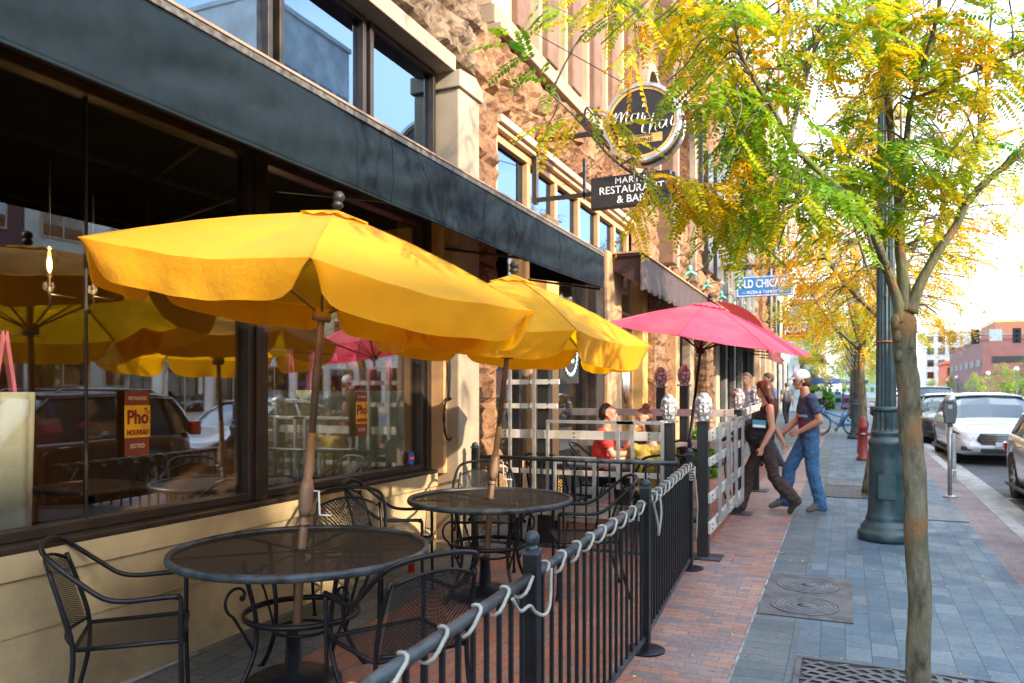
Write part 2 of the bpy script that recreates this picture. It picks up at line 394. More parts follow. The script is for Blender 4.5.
# ------------------------------------------------------------------ the near stone building (restaurants on its ground floor)
B1 = empty('stone_building', (0, 0, 0), 0, 'rough red and tan sandstone building that holds the restaurants along the left side', 'building')
def part(m, name, mat, par=B1, bevel=0, solid=0):
    return m.build(name, mat, par, bevel=bevel, solid=solid)
m = MB(); m.box(-3.95, -3.68, -5, 6.60, -.2, .90); part(m, 'plinth', M['plinth'])
m = MB(); m.box(-3.68, -3.672, -5, 6.60, .50, .512); m.box(-3.68, -3.660, -5, 6.60, .775, .90)
part(m, 'plinth_moulding', M['plinth'])
m = MB(); m.box(-3.68, -3.63, -5, 6.6, -.1, .085); part(m, 'wall_foot', M['kerb'], bevel=.02)
m = MB(); m.box(-4.0, -3.655, -5, 6.62, .902, .935); part(m, 'sill', M['dark_frame'], bevel=.006)
for (a, b) in ((-4.9, -.2), (-.2, 4.18), (4.26, 6.52)):
    window(B1, a, b, .937, 3.35, -3.76, M['dark_frame'], M['glass'], .055, .1)
for q_ in ((-3.9, -3.74, 4.18, 4.26), (-3.84, -3.815, 2.93, 2.945), (-3.9, -3.73, 6.52, 6.60)):
    m = MB(); m.box(*q_, .937, 3.35); part(m, 'mullion', M['dark_frame'], bevel=.003)
m = MB(); m.box(-3.95, -3.70, -5, 6.62, 3.35, 3.60); part(m, 'signband', M['dark_frame'])
# transom windows above the awning
for (a, b, mu) in ((-4.9, .6, (-2,)), (.6, 2.2, ()), (2.2, 4.26, ()), (4.33, 5.40, ()), (5.46, 6.58, ())):
    window(B1, a, b, 3.6, 4.81, -3.67, M['dark_frame'], M['glass_up'], .05, .09, mu)
m = MB(); m.box(-4.1, -3.50, -5, 6.68, 4.815, 4.97); part(m, 'lintel', M['stone_smooth'], bevel=.01)
m = MB(); rockface(m, -5, 7.16, 4.97, 7.2, -3.52, 1.0, .5, .17, seed=3, res=9); m.box(-4.1, -3.54, -5, 7.16, 4.972, 7.2); part(m, 'rough_wall', M['stone_tan'])
m = MB(); m.box(-4.3, -3.5, -5, 6.55, 7.2, 7.4); m.box(-4.3, -3.42, -5, 6.6, 7.4, 7.55); part(m, 'string_course', M['stone_smooth'], bevel=.02)
# pilaster between the two restaurants: smooth limestone with a chamfered cap
m = MB(); m.box(-3.99, -3.47, 6.68, 7.14, -.1, 4.66); part(m, 'smooth_pilaster', M['stone_smooth'], bevel=.015)
m = MB(); m.prism([(6.65, 4.661), (7.17, 4.661), (7.17, 4.78), (7.0, 4.868), (6.65, 4.83)], 'x', -3.99, -3.44)
part(m, 'pilaster_cap', M['stone_smooth'], bevel=.012)
m = MB(); m.box(-3.99, -3.44, 6.65, 7.17, -.1, .22); part(m, 'pilaster_base', M['stone_smooth'], bevel=.012)
m = MB(); m.box(-3.95, -3.72, 6.602, 6.678, -.1, 3.74); m.box(-3.90, -3.60, 6.603, 6.677, .9, 3.7); part(m, 'reveal_panel', M['tan_wood'])
m = MB(); rockface(m, 7.14, 7.98, -.05, 5.02, -3.66, .55, .4, .11, seed=5, res=7); m.box(-4.0, -3.67, 7.15, 7.98, -.1, 5.02)
rockface(m, 7.14, 7.98, 5.02, 5.72, -3.66, .8, .6, .13, seed=6, res=7); m.box(-4.0, -3.67, 7.15, 7.98, 5.02, 5.72)
part(m, 'rough_pier', M['stone_red'])
# upper wall, Mai Thai bay
m = MB(); rockface(m, 7.98, 14.25, 4.86, 5.72, -3.66, 1.0, .45, .16, seed=8, res=8); m.box(-4.2, -3.68, 7.98, 14.25, 4.86, 5.72)
rockface(m, 14.0, 14.25, 3.95, 4.86, -3.66, .5, .4, .06, seed=81)
part(m, 'rough_wall', M['stone_red'])
m = MB(); m.box(-3.9, -3.58, 7.95, 13.95, 4.76, 4.85); m.box(-3.9, -3.63, 7.95, 13.95, 4.70, 4.758); part(m, 'window_head', M['cream'], bevel=.01)
window(B1, 7.98, 13.9, 3.5, 4.70, -3.70, M['tan_wood'], M['glass_up'], .11, .12, (9.05, 10.05, 11.05, 12.05, 13.0), mw=.10)
m = MB(); m.box(-4.2, -3.50, 7.76, 14.6, 5.72, 5.80); m.box(-4.2, -3.58, 7.76, 14.6, 5.80, 6.02); part(m, 'ledge', M['stone_smooth'], bevel=.015)
# tall pilasters and narrow windows of the upper floors
ZT = 12.5
for i in range(6):
    y = 8.35 + i * 1.0
    q = MB(); q.box(-4.1, -3.55, y, y + .40, 6.02, ZT); part(q, 'pilaster', M['pilaster'], bevel=.02)
    q = MB(); q.box(-4.1, -3.64, y + .40, y + .50, 6.02, ZT); q.box(-4.1, -3.64, y - .1, y, 6.02, ZT); part(q, 'reveal', M['cream'])
    for (za, zb) in ((6.1, 8.3), (8.9, 11.2)):
        w = window(B1, y + .5, y + .9, za, zb, -3.80, M['cream'], M['glass_up'], .07, .08, (), ((za + zb) / 2,))
    q = MB(); q.box(-4.1, -3.72, y + .5, y + .9, 8.3, 8.9); q.box(-3.95, -3.60, y + .53, y + .87, 8.55, 8.72); part(q, 'spandrel', M['pilaster'], bevel=.01)
q = MB(); q.box(-4.15, -3.62, 7.76, 8.25, 6.02, ZT); part(q, 'pier', M['cream'])
q = MB(); q.box(-4.5, -3.95, 8, 14.5, 6.02, ZT); q.box(-4.3, -3.66, 8.2, 14.4, 11.2, ZT); part(q, 'wall', M['pilaster'])
# arched bay: an arched wall piece with a real opening
def arch_wall(m, y0, y1, z0, z1, x0, x1, yc, w, zs, n=14, mi=0):
    """slab between x0<x1 with a round-headed opening centred yc, half width w, springing zs"""
    m.box(x0, x1, y0, yc - w, z0, z1, mi); m.box(x0, x1, yc + w, y1, z0, z1, mi)
    for i in range(n):
        a0 = math.pi * i / n; a1 = math.pi * (i + 1) / n
        ya, yb = yc + w * math.cos(a0), yc + w * math.cos(a1); za, zb = zs + w * math.sin(a0), zs + w * math.sin(a1)
        m.add([(x, y, z) for x in (x0, x1) for (y, z) in ((ya, za), (ya, z1), (yb, z1), (yb, zb))],
              [(0, 1, 2, 3), (7, 6, 5, 4), (0, 3, 7, 4), (1, 5, 6, 2)], mi)
def arch_ring(m, x, yc, w, zs, t, d, n=18, mi=0, foot=None):
    pts = [(yc + w * math.cos(math.pi * i / n), zs + w * math.sin(math.pi * i / n)) for i in range(n + 1)]
    out = [(yc + (w + t) * math.cos(math.pi * i / n), zs + (w + t) * math.sin(math.pi * i / n)) for i in range(n + 1)]
    for i in range(n):
        m.add([(xx, *p) for xx in (x, x + d) for p in (pts[i], out[i], out[i + 1], pts[i + 1])],
              [(4, 5, 6, 7), (0, 4, 7, 3), (1, 2, 6, 5)], mi)
    if foot is not None:
        m.box(x, x + d, yc - w - t, yc - w, foot, zs, mi); m.box(x, x + d, yc + w, yc + w + t, foot, zs, mi)
q = MB(); arch_wall(q, 14.4, 16.0, 6.02, 12.5, -4.1, -3.62, 15.15, .45, 7.6); part(q, 'arched_wall', M['stone_red'])
q = MB(); arch_ring(q, -3.62, 15.15, .45, 7.6, .16, .12, foot=6.02); part(q, 'arch_moulding', M['stone_smooth'])
window(B1, 14.7, 15.6, 6.02, 8.2, -3.9, M['cream'], M['glass_dark'], .07, .08, (15.15,))
q = MB(); q.box(-4.1, -3.30, 16.0, 16.45, 4.4, 12.5); part(q, 'buttress', M['pilaster'], bevel=.02)
q = MB(); arch_wall(q, 16.45, 24.0, 4.4, 12.5, -4.1, -3.60, 18.4, 1.0, 7.6)
rockface(q, 16.5, 17.25, 4.5, 12.4, -3.60, .8, .5, .12, seed=11); rockface(q, 19.6, 24.0, 4.5, 12.4, -3.60, .9, .5, .12, seed=12)
rockface(q, 17.25, 19.6, 9.0, 12.4, -3.60, .9, .5, .12, seed=13); part(q, 'arched_wall', M['stone_red'])
q = MB(); arch_ring(q, -3.60, 18.4, 1.0, 7.6, .22, .14, foot=4.5); part(q, 'arch_moulding', M['stone_smooth'])
window(B1, 17.4, 19.4, 5.0, 8.7, -3.9, M['cream'], M['glass_dark'], .1, .1, (18.4,), (7.5,))
for y in (21.0, 22.5):
    q = MB(); q.box(-3.58, -3.4, y, y + .8, 5.0, 8.2); part(q, 'dark_slot', M['dark_frame'])
q = MB(); q.box(-4.2, -3.66, 14.25, 24, 3.95, 6.02); rockface(q, 14.25, 24.0, 4.3, 5.9, -3.66, 1.0, .45, .10, seed=9, res=5); part(q, 'rough_wall', M['stone_red'])
window(B1, 15.0, 16.9, 3.98, 4.30, -3.62, M['cream'], M['glass_up'], .05, .05, (15.6, 16.2))
window(B1, 17.6, 19.5, 3.98, 4.30, -3.62, M['cream'], M['glass_up'], .05, .05, (18.2, 18.8))
q = MB(); q.box(-14, -4.2, -5, 24, 5.02, 12.5); part(q, 'core', M['stone_tan'])
# ground floor of the Mai Thai bay and beyond
def shopbay(y0, y1, colmat, gm=M['glass'], zt=3.5, door=False, par=B1, fm=None):
    window(par, y0, y1, gz(y0) + (.12 if door else .55), zt, -3.74, fm or colmat, gm, .09, .1, (), (zt - .75,))
    q = MB(); q.box(-3.95, -3.72, y0, y1, -.2, gz(y0) + (.12 if door else .55)); part(q, 'stall_riser', colmat, par)
def column(y0, y1, mat, x=-3.55, zt=4.0, par=B1, name='column'):
    q = MB(); q.box(-3.95, x, y0, y1, -.2, zt); q.box(-3.95, x + .04, y0 - .02, y1 + .02, -.2, gz(y0) + .3); return part(q, name, mat, par, bevel=.012)
shopbay(8.0, 9.3, M['tan_wood']); column(9.3, 9.75, M['amber'])
shopbay(9.75, 11.6, M['dark_frame'])
column(11.6, 12.05, M['dark_frame'], -3.6); column(12.05, 12.9, M['tan_wood'])
shopbay(12.9, 14.4, M['tan_wood'], zt=3.9); column(14.4, 14.8, M['amber'])
def roughcol(y0, y1, seed, mat='stone_red', zt=3.95):
    q = MB(); q.box(-3.98, -3.42, y0, y1, -.2, zt); rockface(q, y0, y1, 0, zt, -3.42, .5, .38, .09, seed=seed)
    # rough side facing down the street
    k = len(q.v); rockface(q, 0, .5, 0, zt, 0, .5, .38, .06, seed=seed + 1)
    for i in range(k, len(q.v)): v = q.v[i]; q.v[i] = (-3.93 + v[1], y0 - v[0], v[2])
    part(q, 'rough_pier', M[mat])
roughcol(14.8, 16.2, 21)
shopbay(16.2, 17.5, M['amber'], zt=3.9, door=True); column(17.5, 17.9, M['tan_wood']); shopbay(17.9, 19.2, M['dark_frame'], zt=3.9)
column(19.2, 19.7, M['cream']); shopbay(19.7, 20.8, M['amber'], zt=3.9, door=True); roughcol(20.8, 21.9, 23)
shopbay(21.9, 23.4, M['dark_frame'], zt=3.9); column(23.4, 24.0, M['cream'])
# restaurant interior seen through the first windows
q = MB(); q.box(-9.2, -9.0, -5, 24, 0, 3.6); q.box(-9.0, -4.0, 6.85, 6.98, 0, 5.0); q.box(-9, -4, 14.4, 14.5, 0, 3.9); part(q, 'interior_wall', M['mustard'])
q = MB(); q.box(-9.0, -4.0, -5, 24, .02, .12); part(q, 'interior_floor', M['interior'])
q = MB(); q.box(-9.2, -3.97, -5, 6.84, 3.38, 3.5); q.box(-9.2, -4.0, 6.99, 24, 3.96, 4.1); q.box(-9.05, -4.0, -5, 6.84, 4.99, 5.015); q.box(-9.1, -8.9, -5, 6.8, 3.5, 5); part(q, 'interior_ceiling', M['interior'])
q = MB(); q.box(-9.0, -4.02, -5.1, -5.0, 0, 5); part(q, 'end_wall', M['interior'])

# ------------------------------------------------------------------ next buildings down the left side
def vbuilding(name, label, y0, y1, x, h, mat, floors, wcols, wz0=4.6, gf=None, wmat='glass_dark', fmat='cream', depth=14, wh=1.7, wv=3.2, ww=1.2, corn=True, group=None):
    b = empty(name, (0, 0, 0), 0, label, 'building', group)
    q = MB(); q.box(x - depth, x, y0, y1, 3.9, h); q.box(x - depth, x - .35, y0, y1, -.3, 3.9); q.build('wall', mat, b)
    if corn:
        q = MB(); q.box(x - depth - .1, x + .3, y0 - .02, y1 + .3, h, h + .35); q.box(x - depth, x + .15, y0, y1 + .1, h - .3, h); q.build('cornice', M['stone_smooth'], b)
    step = (y1 - y0) / wcols
    for f_ in range(floors):
        for c in range(wcols):
            yy = y0 + step * (c + .5); z = wz0 + f_ * wv
            window(b, yy - ww / 2, yy + ww / 2, z, z + wh, x + .06, M[fmat], M[wmat], .09, .1, (), (z + wh / 2,))
    for c in range(wcols):
        yy = y0 + step * c
        q = MB(); q.box(x - .4, x + .05, yy, yy + .45, -.2, 3.9); q.build('column', mat if gf is None else gf, b, bevel=.01)
        window(b, yy + .45, yy + step, .5, 3.7, x - .1, M['dark_frame'], M['glass_dark'], .08, .1, (yy + step / 2,), (2.9,))
    return b
gs = NT('grey_ribbed_siding'); v = gs.coord(); w_ = gs.new('ShaderNodeTexWave'); w_.bands_direction = 'Y'; w_.inputs['Scale'].default_value = 1.3; gs.link(v, w_.inputs['Vector'])
cc = gs.ramp(gs.noise(v, 1.5, 5), [(.3, (.22, .235, .22)), (.7, (.42, .43, .40))]); gs.base(gs.mix(.5, cc, w_.outputs['Color'], 'MULTIPLY')); gs.rough(.8); gs.bump(w_.outputs['Fac'], .6, .03); M['grey_siding'] = gs.m
M['pale_blue_panel'] = plain('pale_blue_panel', (.42, .53, .58), .4, scale=.5)
M['white_render'] = plain('white_render', (.66, .63, .58), .7, scale=.6)
M['far_brick'] = plain('dull_red_brick', (.17, .075, .072), .85, scale=.8, var=.1)
M['blue_glass'] = glass('blue_window_glass', (.03, .09, .16), .18)
gbld = vbuilding('grey_building', 'grey ribbed building behind the blue hanging sign', 24.02, 34.5, -3.72, 12.2, M['grey_siding'], 2, 5, fmat='stone_smooth', ww=.9, wz0=5.2, wh=2.2)
# vertical ribs on the grey front
q = MB()
for i in range(26): q.box(-3.72, -3.60, 24.1 + i * .4, 24.22 + i * .4, 7.9 if i % 5 in (2, 3) else 4.2, 12.1)
q.box(-3.72, -3.45, 24.05, 34.4, 4.0, 4.2); q.box(-3.72, -3.5, 24.05, 34.4, 7.7, 7.85); q.build('rib', M['grey_siding'], gbld)
rb = empty('arched_stone_building', (0, 0, 0), 0, 'rust coloured stone building with tall arched windows past the grey one', 'building')
q = MB(); arch_wall(q, 34.52, 46.0, 3.9, 14.5, -18, -3.75, 38, 1.1, 9.5); rockface(q, 39.3, 46, 4, 14.4, -3.75, 1.2, .7, .15, seed=31, res=3); rockface(q, 34.6, 36.8, 4, 14.4, -3.75, 1.2, .7, .15, seed=32, res=3); q.box(-18, -4, 34.52, 46, -.2, 3.9); q.build('wall', M['stone_red'], rb)
for y in (40.5, 43.5): 
    q = MB(); q.box(-3.7, -3.5, y, y + .9, 5, 11.5); q.build('window', M['dark_frame'], rb)
for i in range(5): 
    q = MB(); q.box(-4, -3.7, 34.6 + i * 2.6, 35.1 + i * 2.6, -.2, 3.9); q.build('column', M['cream'], rb)
window(rb, 36.9, 39.1, 5, 10.6, -4.0, M['cream'], M['blue_glass'], .1, .1, (38,), (7, 9))
vbuilding('white_tower', 'tall pale building with dark blue windows rising above the stone fronts', 46.02, 58, -3.75, 27, M['white_render'], 6, 3, fmat='cream', wmat='blue_glass', ww=2.6, wh=2.3, wv=3.6, wz0=5)
b = vbuilding('blue_panel_building', 'pale blue panelled low building far along the left pavement', 61, 84, -3.3, 8.2, M['pale_blue_panel'], 1, 6, fmat='white_render', corn=False)
q = MB(); q.box(-3.3, -1.6, 61, 70, 4.2, 4.6); q.build('canopy', M['dark_frame'], b)
vbuilding('red_front_building', 'distant brick building past the pale blue one', 84.1, 110, -3.5, 11, M['far_brick'], 2, 6)
vbuilding('pale_building', 'last pale building at the far end of the left pavement', 110.1, 150, -3.4, 14, M['white_render'], 3, 8)

# ------------------------------------------------------------------ opposite side: only reflections, shade and the far end are seen from here
def oppbuilding(name, label, x, y0, y1, h, mat, floors, cols, gl='glass_dark', depth=12, fmat='cream', ww=.6, wv=3.3):
    b = empty(name, (0, 0, 0), 0, label, 'building')
    q = MB(); q.box(x, x + depth, y0, y1, -.3, h); q.box(x - .25, x + depth + .1, y0 - .1, y1 + .1, h, h + .4); q.build('wall', mat, b)
    st = (y1 - y0) / cols; n = 0
    for f_ in range(floors):
        for c in range(cols):
            yy = y0 + st * (c + .5); z = (3.9 + wv * (f_ - 1) + .8) if f_ else .7; hw = st * (ww if f_ else .82) / 2; hh = 1.8 if f_ else 2.6
            if z + hh > h - .2: continue
            q = MB(); q.box(x - .05, x + .02, yy - hw, yy + hw, z, z + hh); w = q.build('window', M[fmat], b)
            q = MB(); q.box(x - .06, x - .052, yy - hw + .09, yy - .04, z + .09, z + hh - .09); q.box(x - .06, x - .052, yy + .04, yy + hw - .09, z + .09, z + hh - .09); q.build('pane', M[gl], w); n += 1
    return b
M['opp_grey'] = plain('pale_grey_front', (.38, .42, .45), .8, scale=.5)
oppbuilding('office_building', 'grey office front across the road seen only mirrored in the shop glass', 22, -45, -4.4, 13.2, M['opp_grey'], 4, 12)
oppbuilding('brick_shop_building', 'dull brick front across the road mirrored in the shop glass', 22, -4.3, 20, 12.0, M['far_brick'], 4, 8)
oppbuilding('pale_shop_building', 'pale rendered front across the road mirrored in the shop glass', 22, 20.1, 52, 12.6, M['white_render'], 4, 10)
oppbuilding('office_tower', 'blue and white tower mirrored in the upper panes', 36, 49, 61, 34, M['white_render'], 9, 5, gl='blue_glass', ww=.8)
oppbuilding('blue_office_block', 'blue glass office block mirrored in the upper panes', 40, 62, 84, 30, M['pale_blue_panel'], 8, 9, gl='blue_glass', ww=.9)
# parking garage at the far corner
gar = empty('parking_garage', (0, 0, 0), 0, 'low brown brick parking garage with dark open slots at the far right corner', 'building')
q = MB(); q.box(22, 78, 158, 206, -.3, 11.2); q.box(21.9, 78, 157.9, 206, 11.2, 11.7); q.box(21.96, 30, 157.85, 158, 5.2, 5.5); q.build('wall', M['far_brick'], gar)
for (y0, y1, z0, z1) in ((160, 205, 6.6, 7.9), (160, 205, 2.4, 3.9)):
    for k in range(6):
        a = y0 + k * 7.6; q = MB(); q.box(21.93, 22.02, a, a + 5.2, z0, z1); q.build('opening', M['black'], gar)
for (z0, z1, xa, xb) in ((7.2, 8.3, 23.5, 76), (1.2, 3.8, 25, 60)):
    q = MB(); q.box(xa, xb, 157.92, 158.02, z0, z1); q.build('opening', M['black'], gar)
q = MB(); q.box(24, 44, 159, 175, 11.2, 14.2); q.build('stair_tower', plain('orange_brick', (.30, .12, .07), .8), gar)
def farblock(name, label, x0, x1, y0, y1, h, mat, cols, floors, z0=2):
    b = empty(name, (0, 0, 0), 0, label, 'building'); q = MB(); q.box(x0, x1, y0, y1, -.3, h); q.box(x0 - .4, x1 + .4, y0 - .4, y1, h, h + .7); q.build('wall', mat, b)
    sx = (x1 - x0) / cols; fz = (h - z0) / floors
    for i in range(cols):
        for j in range(floors):
            q = MB(); q.box(x0 + sx * (i + .2), x0 + sx * (i + .8), y0 - .12, y0 + .05, z0 + fz * (j + .2), z0 + fz * (j + .75)); q.build('window', M['blue_glass'] if (i + j) % 5 else M['dark_frame'], b)
    return b
farblock('apartment_block', 'white apartment block with rows of windows at the end of the street', 21.5, 42, 262, 285, 20, M['white_render'], 7, 5)
farblock('yellow_building', 'cream yellow building rising behind the brown garage', 36, 90, 236, 260, 20.5, plain('cream_yellow_render', (.62, .48, .24), .8), 14, 5)
farblock('red_gabled_building', 'small orange red building between the white block and the garage', 22.2, 27.5, 214, 232, 9, plain('orange_red_render', (.55, .12, .05), .8), 3, 2)
farblock('glass_office', 'pale green glass office at the very end of the street', -2, 14, 330, 350, 17, M['pale_blue_panel'], 8, 5)
farblock('tan_block', 'tan block closing the street behind the trees', 14.5, 24, 400, 420, 22, M['stone_tan'], 5, 6)
farblock('grey_block', 'long grey building on the right beyond the garage', 45, 110, 300, 320, 26, M['opp_grey'], 16, 6)
# ================================================================== AWNINGS AND SIGNS
aw = empty('black_awning', (0, 0, 0), 0, 'long weathered black cloth awning over the yellow umbrellas', 'awning')
XA = -2.70
def val(u, v):
    y = -4.5 + 13.46 * u; zt, zb = 3.325, 2.895 + (.06 * max(0, (y - 6) / 3) ** 2)
    s = math.sin(math.pi * v); w = noise.noise(Vector((y * 1.1 + v * 1.3, v * 1.6, 3))) * .035 + noise.noise(Vector((y * 3.5 + v * 3, v * 2, 9))) * .016 + noise.noise(Vector((y * 9, v * 3, 5))) * .004
    return (XA + w * (.25 + s) + .012 * s, y, zt + (zb - zt) * v)
m = MB(); m.grid(420, 14, val); m.build('valance', M['valance'], aw, solid=.004)
m = MB(); m.box(XA - .05, XA + .012, -4.5, 8.97, 3.325, 3.362); m.build('top_rail', M['awning_edge'], aw, bevel=.004)
m = MB(); m.box(XA - .03, XA + .018, -4.5, 8.97, 3.364, 3.378); m.build('top_trim', M['brown_col'], aw)
m = MB(); m.add([(XA - .04, -4.5, 3.36), (-3.69, -4.5, 3.72), (-3.69, 8.97, 3.72), (XA - .04, 8.97, 3.36)], [(0, 1, 2, 3)]); m.build('roof_cloth', M['valance'], aw, solid=.004)
m = MB()
for y in (-4.45, -1.5, 1.5, 4.3, 6.64, 8.93):
    m.beam((XA - .03, y, 3.3), (-3.66, y, 3.68), .03, .03); m.beam((XA - .03, y, 2.93), (-3.66, y, 3.1), .025, .025); m.beam((XA - .03, y, 2.93), (XA - .03, y, 3.3), .025, .025)
m.beam((XA - .03, -4.5, 2.93), (XA - .03, 8.95, 2.95), .02, .02); m.build('frame', M['dark_frame'], aw)
m = MB(); m.add([(XA, 8.965, 3.35), (XA, 8.965, 2.96), (-3.66, 8.965, 3.12), (-3.66, 8.965, 3.7)], [(0, 1, 2, 3)]); m.build('side_cloth', M['valance'], aw, solid=.004)

bw = empty('brown_awning', (0, 0, 0), 0, 'brown boxed awning with scalloped edge behind the pink umbrella', 'awning')
XB = -3.07
def val2(u, v):
    y = 12.3 + 10.2 * u; zb = 3.42 - .05 * abs(math.sin(y * math.pi / .42)); z = 3.93 + (zb - 3.93) * v
    return (XB + .012 * math.sin(y * 9) * v + .01 * noise.noise(Vector((y * 2, v * 2, 0))), y, z)
m = MB(); m.grid(380, 6, val2); m.build('valance', M['brown_cloth'], bw, solid=.004)
m = MB(); m.box(-3.6, XB, 12.3, 22.5, 3.93, 3.97); m.build('roof_cloth', M['brown_cloth'], bw)
m = MB(); m.box(-3.6, XB + .03, 12.28, 22.5, 3.972, 4.0); m.build('top_rail', M['tan_wood'], bw)
m = MB(); m.add([(-3.62, 12.34, 3.93), (XB, 12.34, 3.93), (XB, 12.34, 3.45), (-3.62, 12.34, 3.75)], [(0, 1, 2, 3)]); m.build('side_cloth', fabric('maroon_lining', (.055, .022, .018), .1), bw, solid=.004)

rw = empty('red_awning', (0, 0, 0), 0, 'dark red curved cafe awning past the brown one', 'awning')
m = MB()
def val3(u, v):
    a = v * math.pi / 2; y = 22.7 + 5.6 * u
    return (-3.6 + 1.5 * math.sin(a), y, 3.2 + 1.15 * math.cos(a) - .12 * 0)
m.grid(14, 10, val3)
m.add([(-3.6, 22.7, 3.2)] + [(-3.6 + 1.5 * math.sin(k * math.pi / 20), 22.7, 3.2 + 1.15 * math.cos(k * math.pi / 20)) for k in range(11)], [(0, k, k + 1) for k in range(1, 11)])
m.add([(-2.1, 22.7, 3.2), (-2.1, 28.3, 3.2), (-2.1, 28.3, 2.92), (-2.1, 22.7, 2.92)], [(0, 1, 2, 3)])
m.build('cloth', M['red_awn'], rw, solid=.004)
text_mesh('lettering', 'Cafe', .42, plain('gold_lettering', (.75, .45, .05), .5), rw, basis((-2.85, 22.68, 3.40), (1, 0, 0), (0, 0, 1)))
text_mesh('lettering', 'Cafe', .26, plain('gold_lettering_side', (.75, .45, .05), .5), rw, basis((-2.09, 25.4, 3.06), (0, 1, 0), (0, 0, 1)))
ra = empty('maroon_awning', (0, 0, 0), 0, 'small maroon awning beyond the red cafe awning', 'awning')
m = MB(); m.prism([(-3.6, 4.0), (-2.6, 3.25), (-2.6, 2.95), (-2.63, 2.95), (-2.63, 3.22), (-3.6, 3.95)], 'y', 29.5, 36); m.build('cloth', plain('maroon_cloth', (.16, .03, .04), .8), ra)
m = MB(); 
for y in (29.6, 32.7, 35.9): m.beam((-3.6, y, 3.3), (-2.64, y, 3.2), .05, .05)
m.build('frame', M['dark_frame'], ra)

m = MB()
for y in (-2.2, 1.05, 4.25, 7.4): m.tube([Vector(val((y + 4.5) / 13.46, v_ / 14)) + Vector((.004, 0, 0)) for v_ in range(15)], .004, 5)
m.build('seam', M['valance'], aw)
m = MB(); m.tube([Vector(val(k / 200, 1)) + Vector((.001, 0, .004)) for k in range(201)], .008, 6); m.build('hem', M['valance'], aw)
# gooseneck lamps with star shaped verdigris shades
def star_lamp():
    r = empty('gooseneck_lamp', (0, 0, 0)); r['category'] = 'wall lamp'
    m = MB(); m.tube(spline([(0, 0, 0), (.12, 0, .16), (.30, 0, .24), (.44, 0, .14), (.46, 0, 0)], 5), .012, 6); m.build('arm', M['iron'], r)
    m = MB(); m.box(-.03, .005, -.05, .05, -.05, .05); m.build('wall_bracket', M['iron'], r)
    m = MB(); n = 10; top = [(.46, 0, .0)]; 
    m.lathe([(.03, 0), (.045, -.05), (.05, -.11)], (.46, 0, 0), 10)
    vs = [(.46, 0, -.09)] + [(.46 + (.21 if k % 2 else .10) * math.cos(math.pi * k / 5), (.21 if k % 2 else .10) * math.sin(math.pi * k / 5), -.23 if k % 2 else -.15) for k in range(10)]
    m.add(vs, [(0, 1 + k, 1 + (k + 1) % 10) for k in range(10)]); m.build('shade', M['star_green'], r, solid=.008)
    return r
sl = star_lamp()
for i, (y, nm) in enumerate(((16.4, 'nearest of the row, above the pink umbrella'), (18.6, 'second of the row above the brown awning'), (20.8, 'third of the row above the brown awning'), (23.4, 'farthest of the row, beside the red awning'))):
    place(sl, i == 0, (-3.5, y, 4.38), 0, 'green star shaded gooseneck lamp, ' + nm, 'green gooseneck lamps over the brown awning')

# ---- round "mai thai" sign
ms = empty('round_hanging_sign', (0, 0, 0), 0, 'round black and gold mai thai sign projecting from the stone wall', 'sign')
yS, xS, zS, rS = 9.0, -2.24, 4.90, .455
def discY(m, c, r, y0, y1, n=48, mi=0, ri=0):
    vs = []
    for y in (y0, y1):
        for k in range(n): a = 2 * math.pi * k / n; vs.append((c[0] + r * math.cos(a), y, c[1] + r * math.sin(a)))
    if ri:
        for y in (y0, y1):
            for k in range(n): a = 2 * math.pi * k / n; vs.append((c[0] + ri * math.cos(a), y, c[1] + ri * math.sin(a)))
        fs = []
        for k in range(n):
            j = (k + 1) % n; fs += [(k, j, n + j, n + k), (2 * n + k, 3 * n + k, 3 * n + j, 2 * n + j), (k, 2 * n + k, 2 * n + j, j), (n + k, n + j, 3 * n + j, 3 * n + k)]
        m.add(vs, fs, mi, False)
    else: m.add(vs, [tuple(range(n)), tuple(range(2 * n - 1, n - 1, -1))] + [(k, (k + 1) % n, n + (k + 1) % n, n + k) for k in range(n)], mi)
c = (xS, zS)
M['sign_black'] = plain('black_sign_face', (.018, .014, .014), .45); M['sign_gold'] = plain('gold_sign_band', (.75, .42, .12), .45); M['sign_white'] = plain('white_sign_paint', (.85, .85, .85), .45)
m = MB(); discY(m, c, rS, yS, yS + .30); m.build('drum', M['sign_black'], ms)
m = MB(); discY(m, c, rS + .012, yS - .02, yS + .06, ri=rS - .03); discY(m, c, rS + .012, yS + .20, yS + .315, ri=rS - .03); m.build('rim', plain('brushed_silver_rim', (.62, .62, .62), .3, metal=.85), ms)
m = MB(); discY(m, c, rS - .036, yS - .008, yS, ri=rS - .065); m.build('gold_ring', M['sign_gold'], ms)
def brush(m, strokes, w=.02):
    for st in strokes:
        pts = [(xS + p[0] * .80, yS - .012, zS + p[1] * .80) for p in spline([Vector((a, b, 0)) for a, b in st], 5)]
        N = len(pts); m.tube(pts, [w * .85 * (.6 + .7 * math.sin(math.pi * (i + .6) / N)) for i in range(N)], 6, flat=.25)
m = MB()
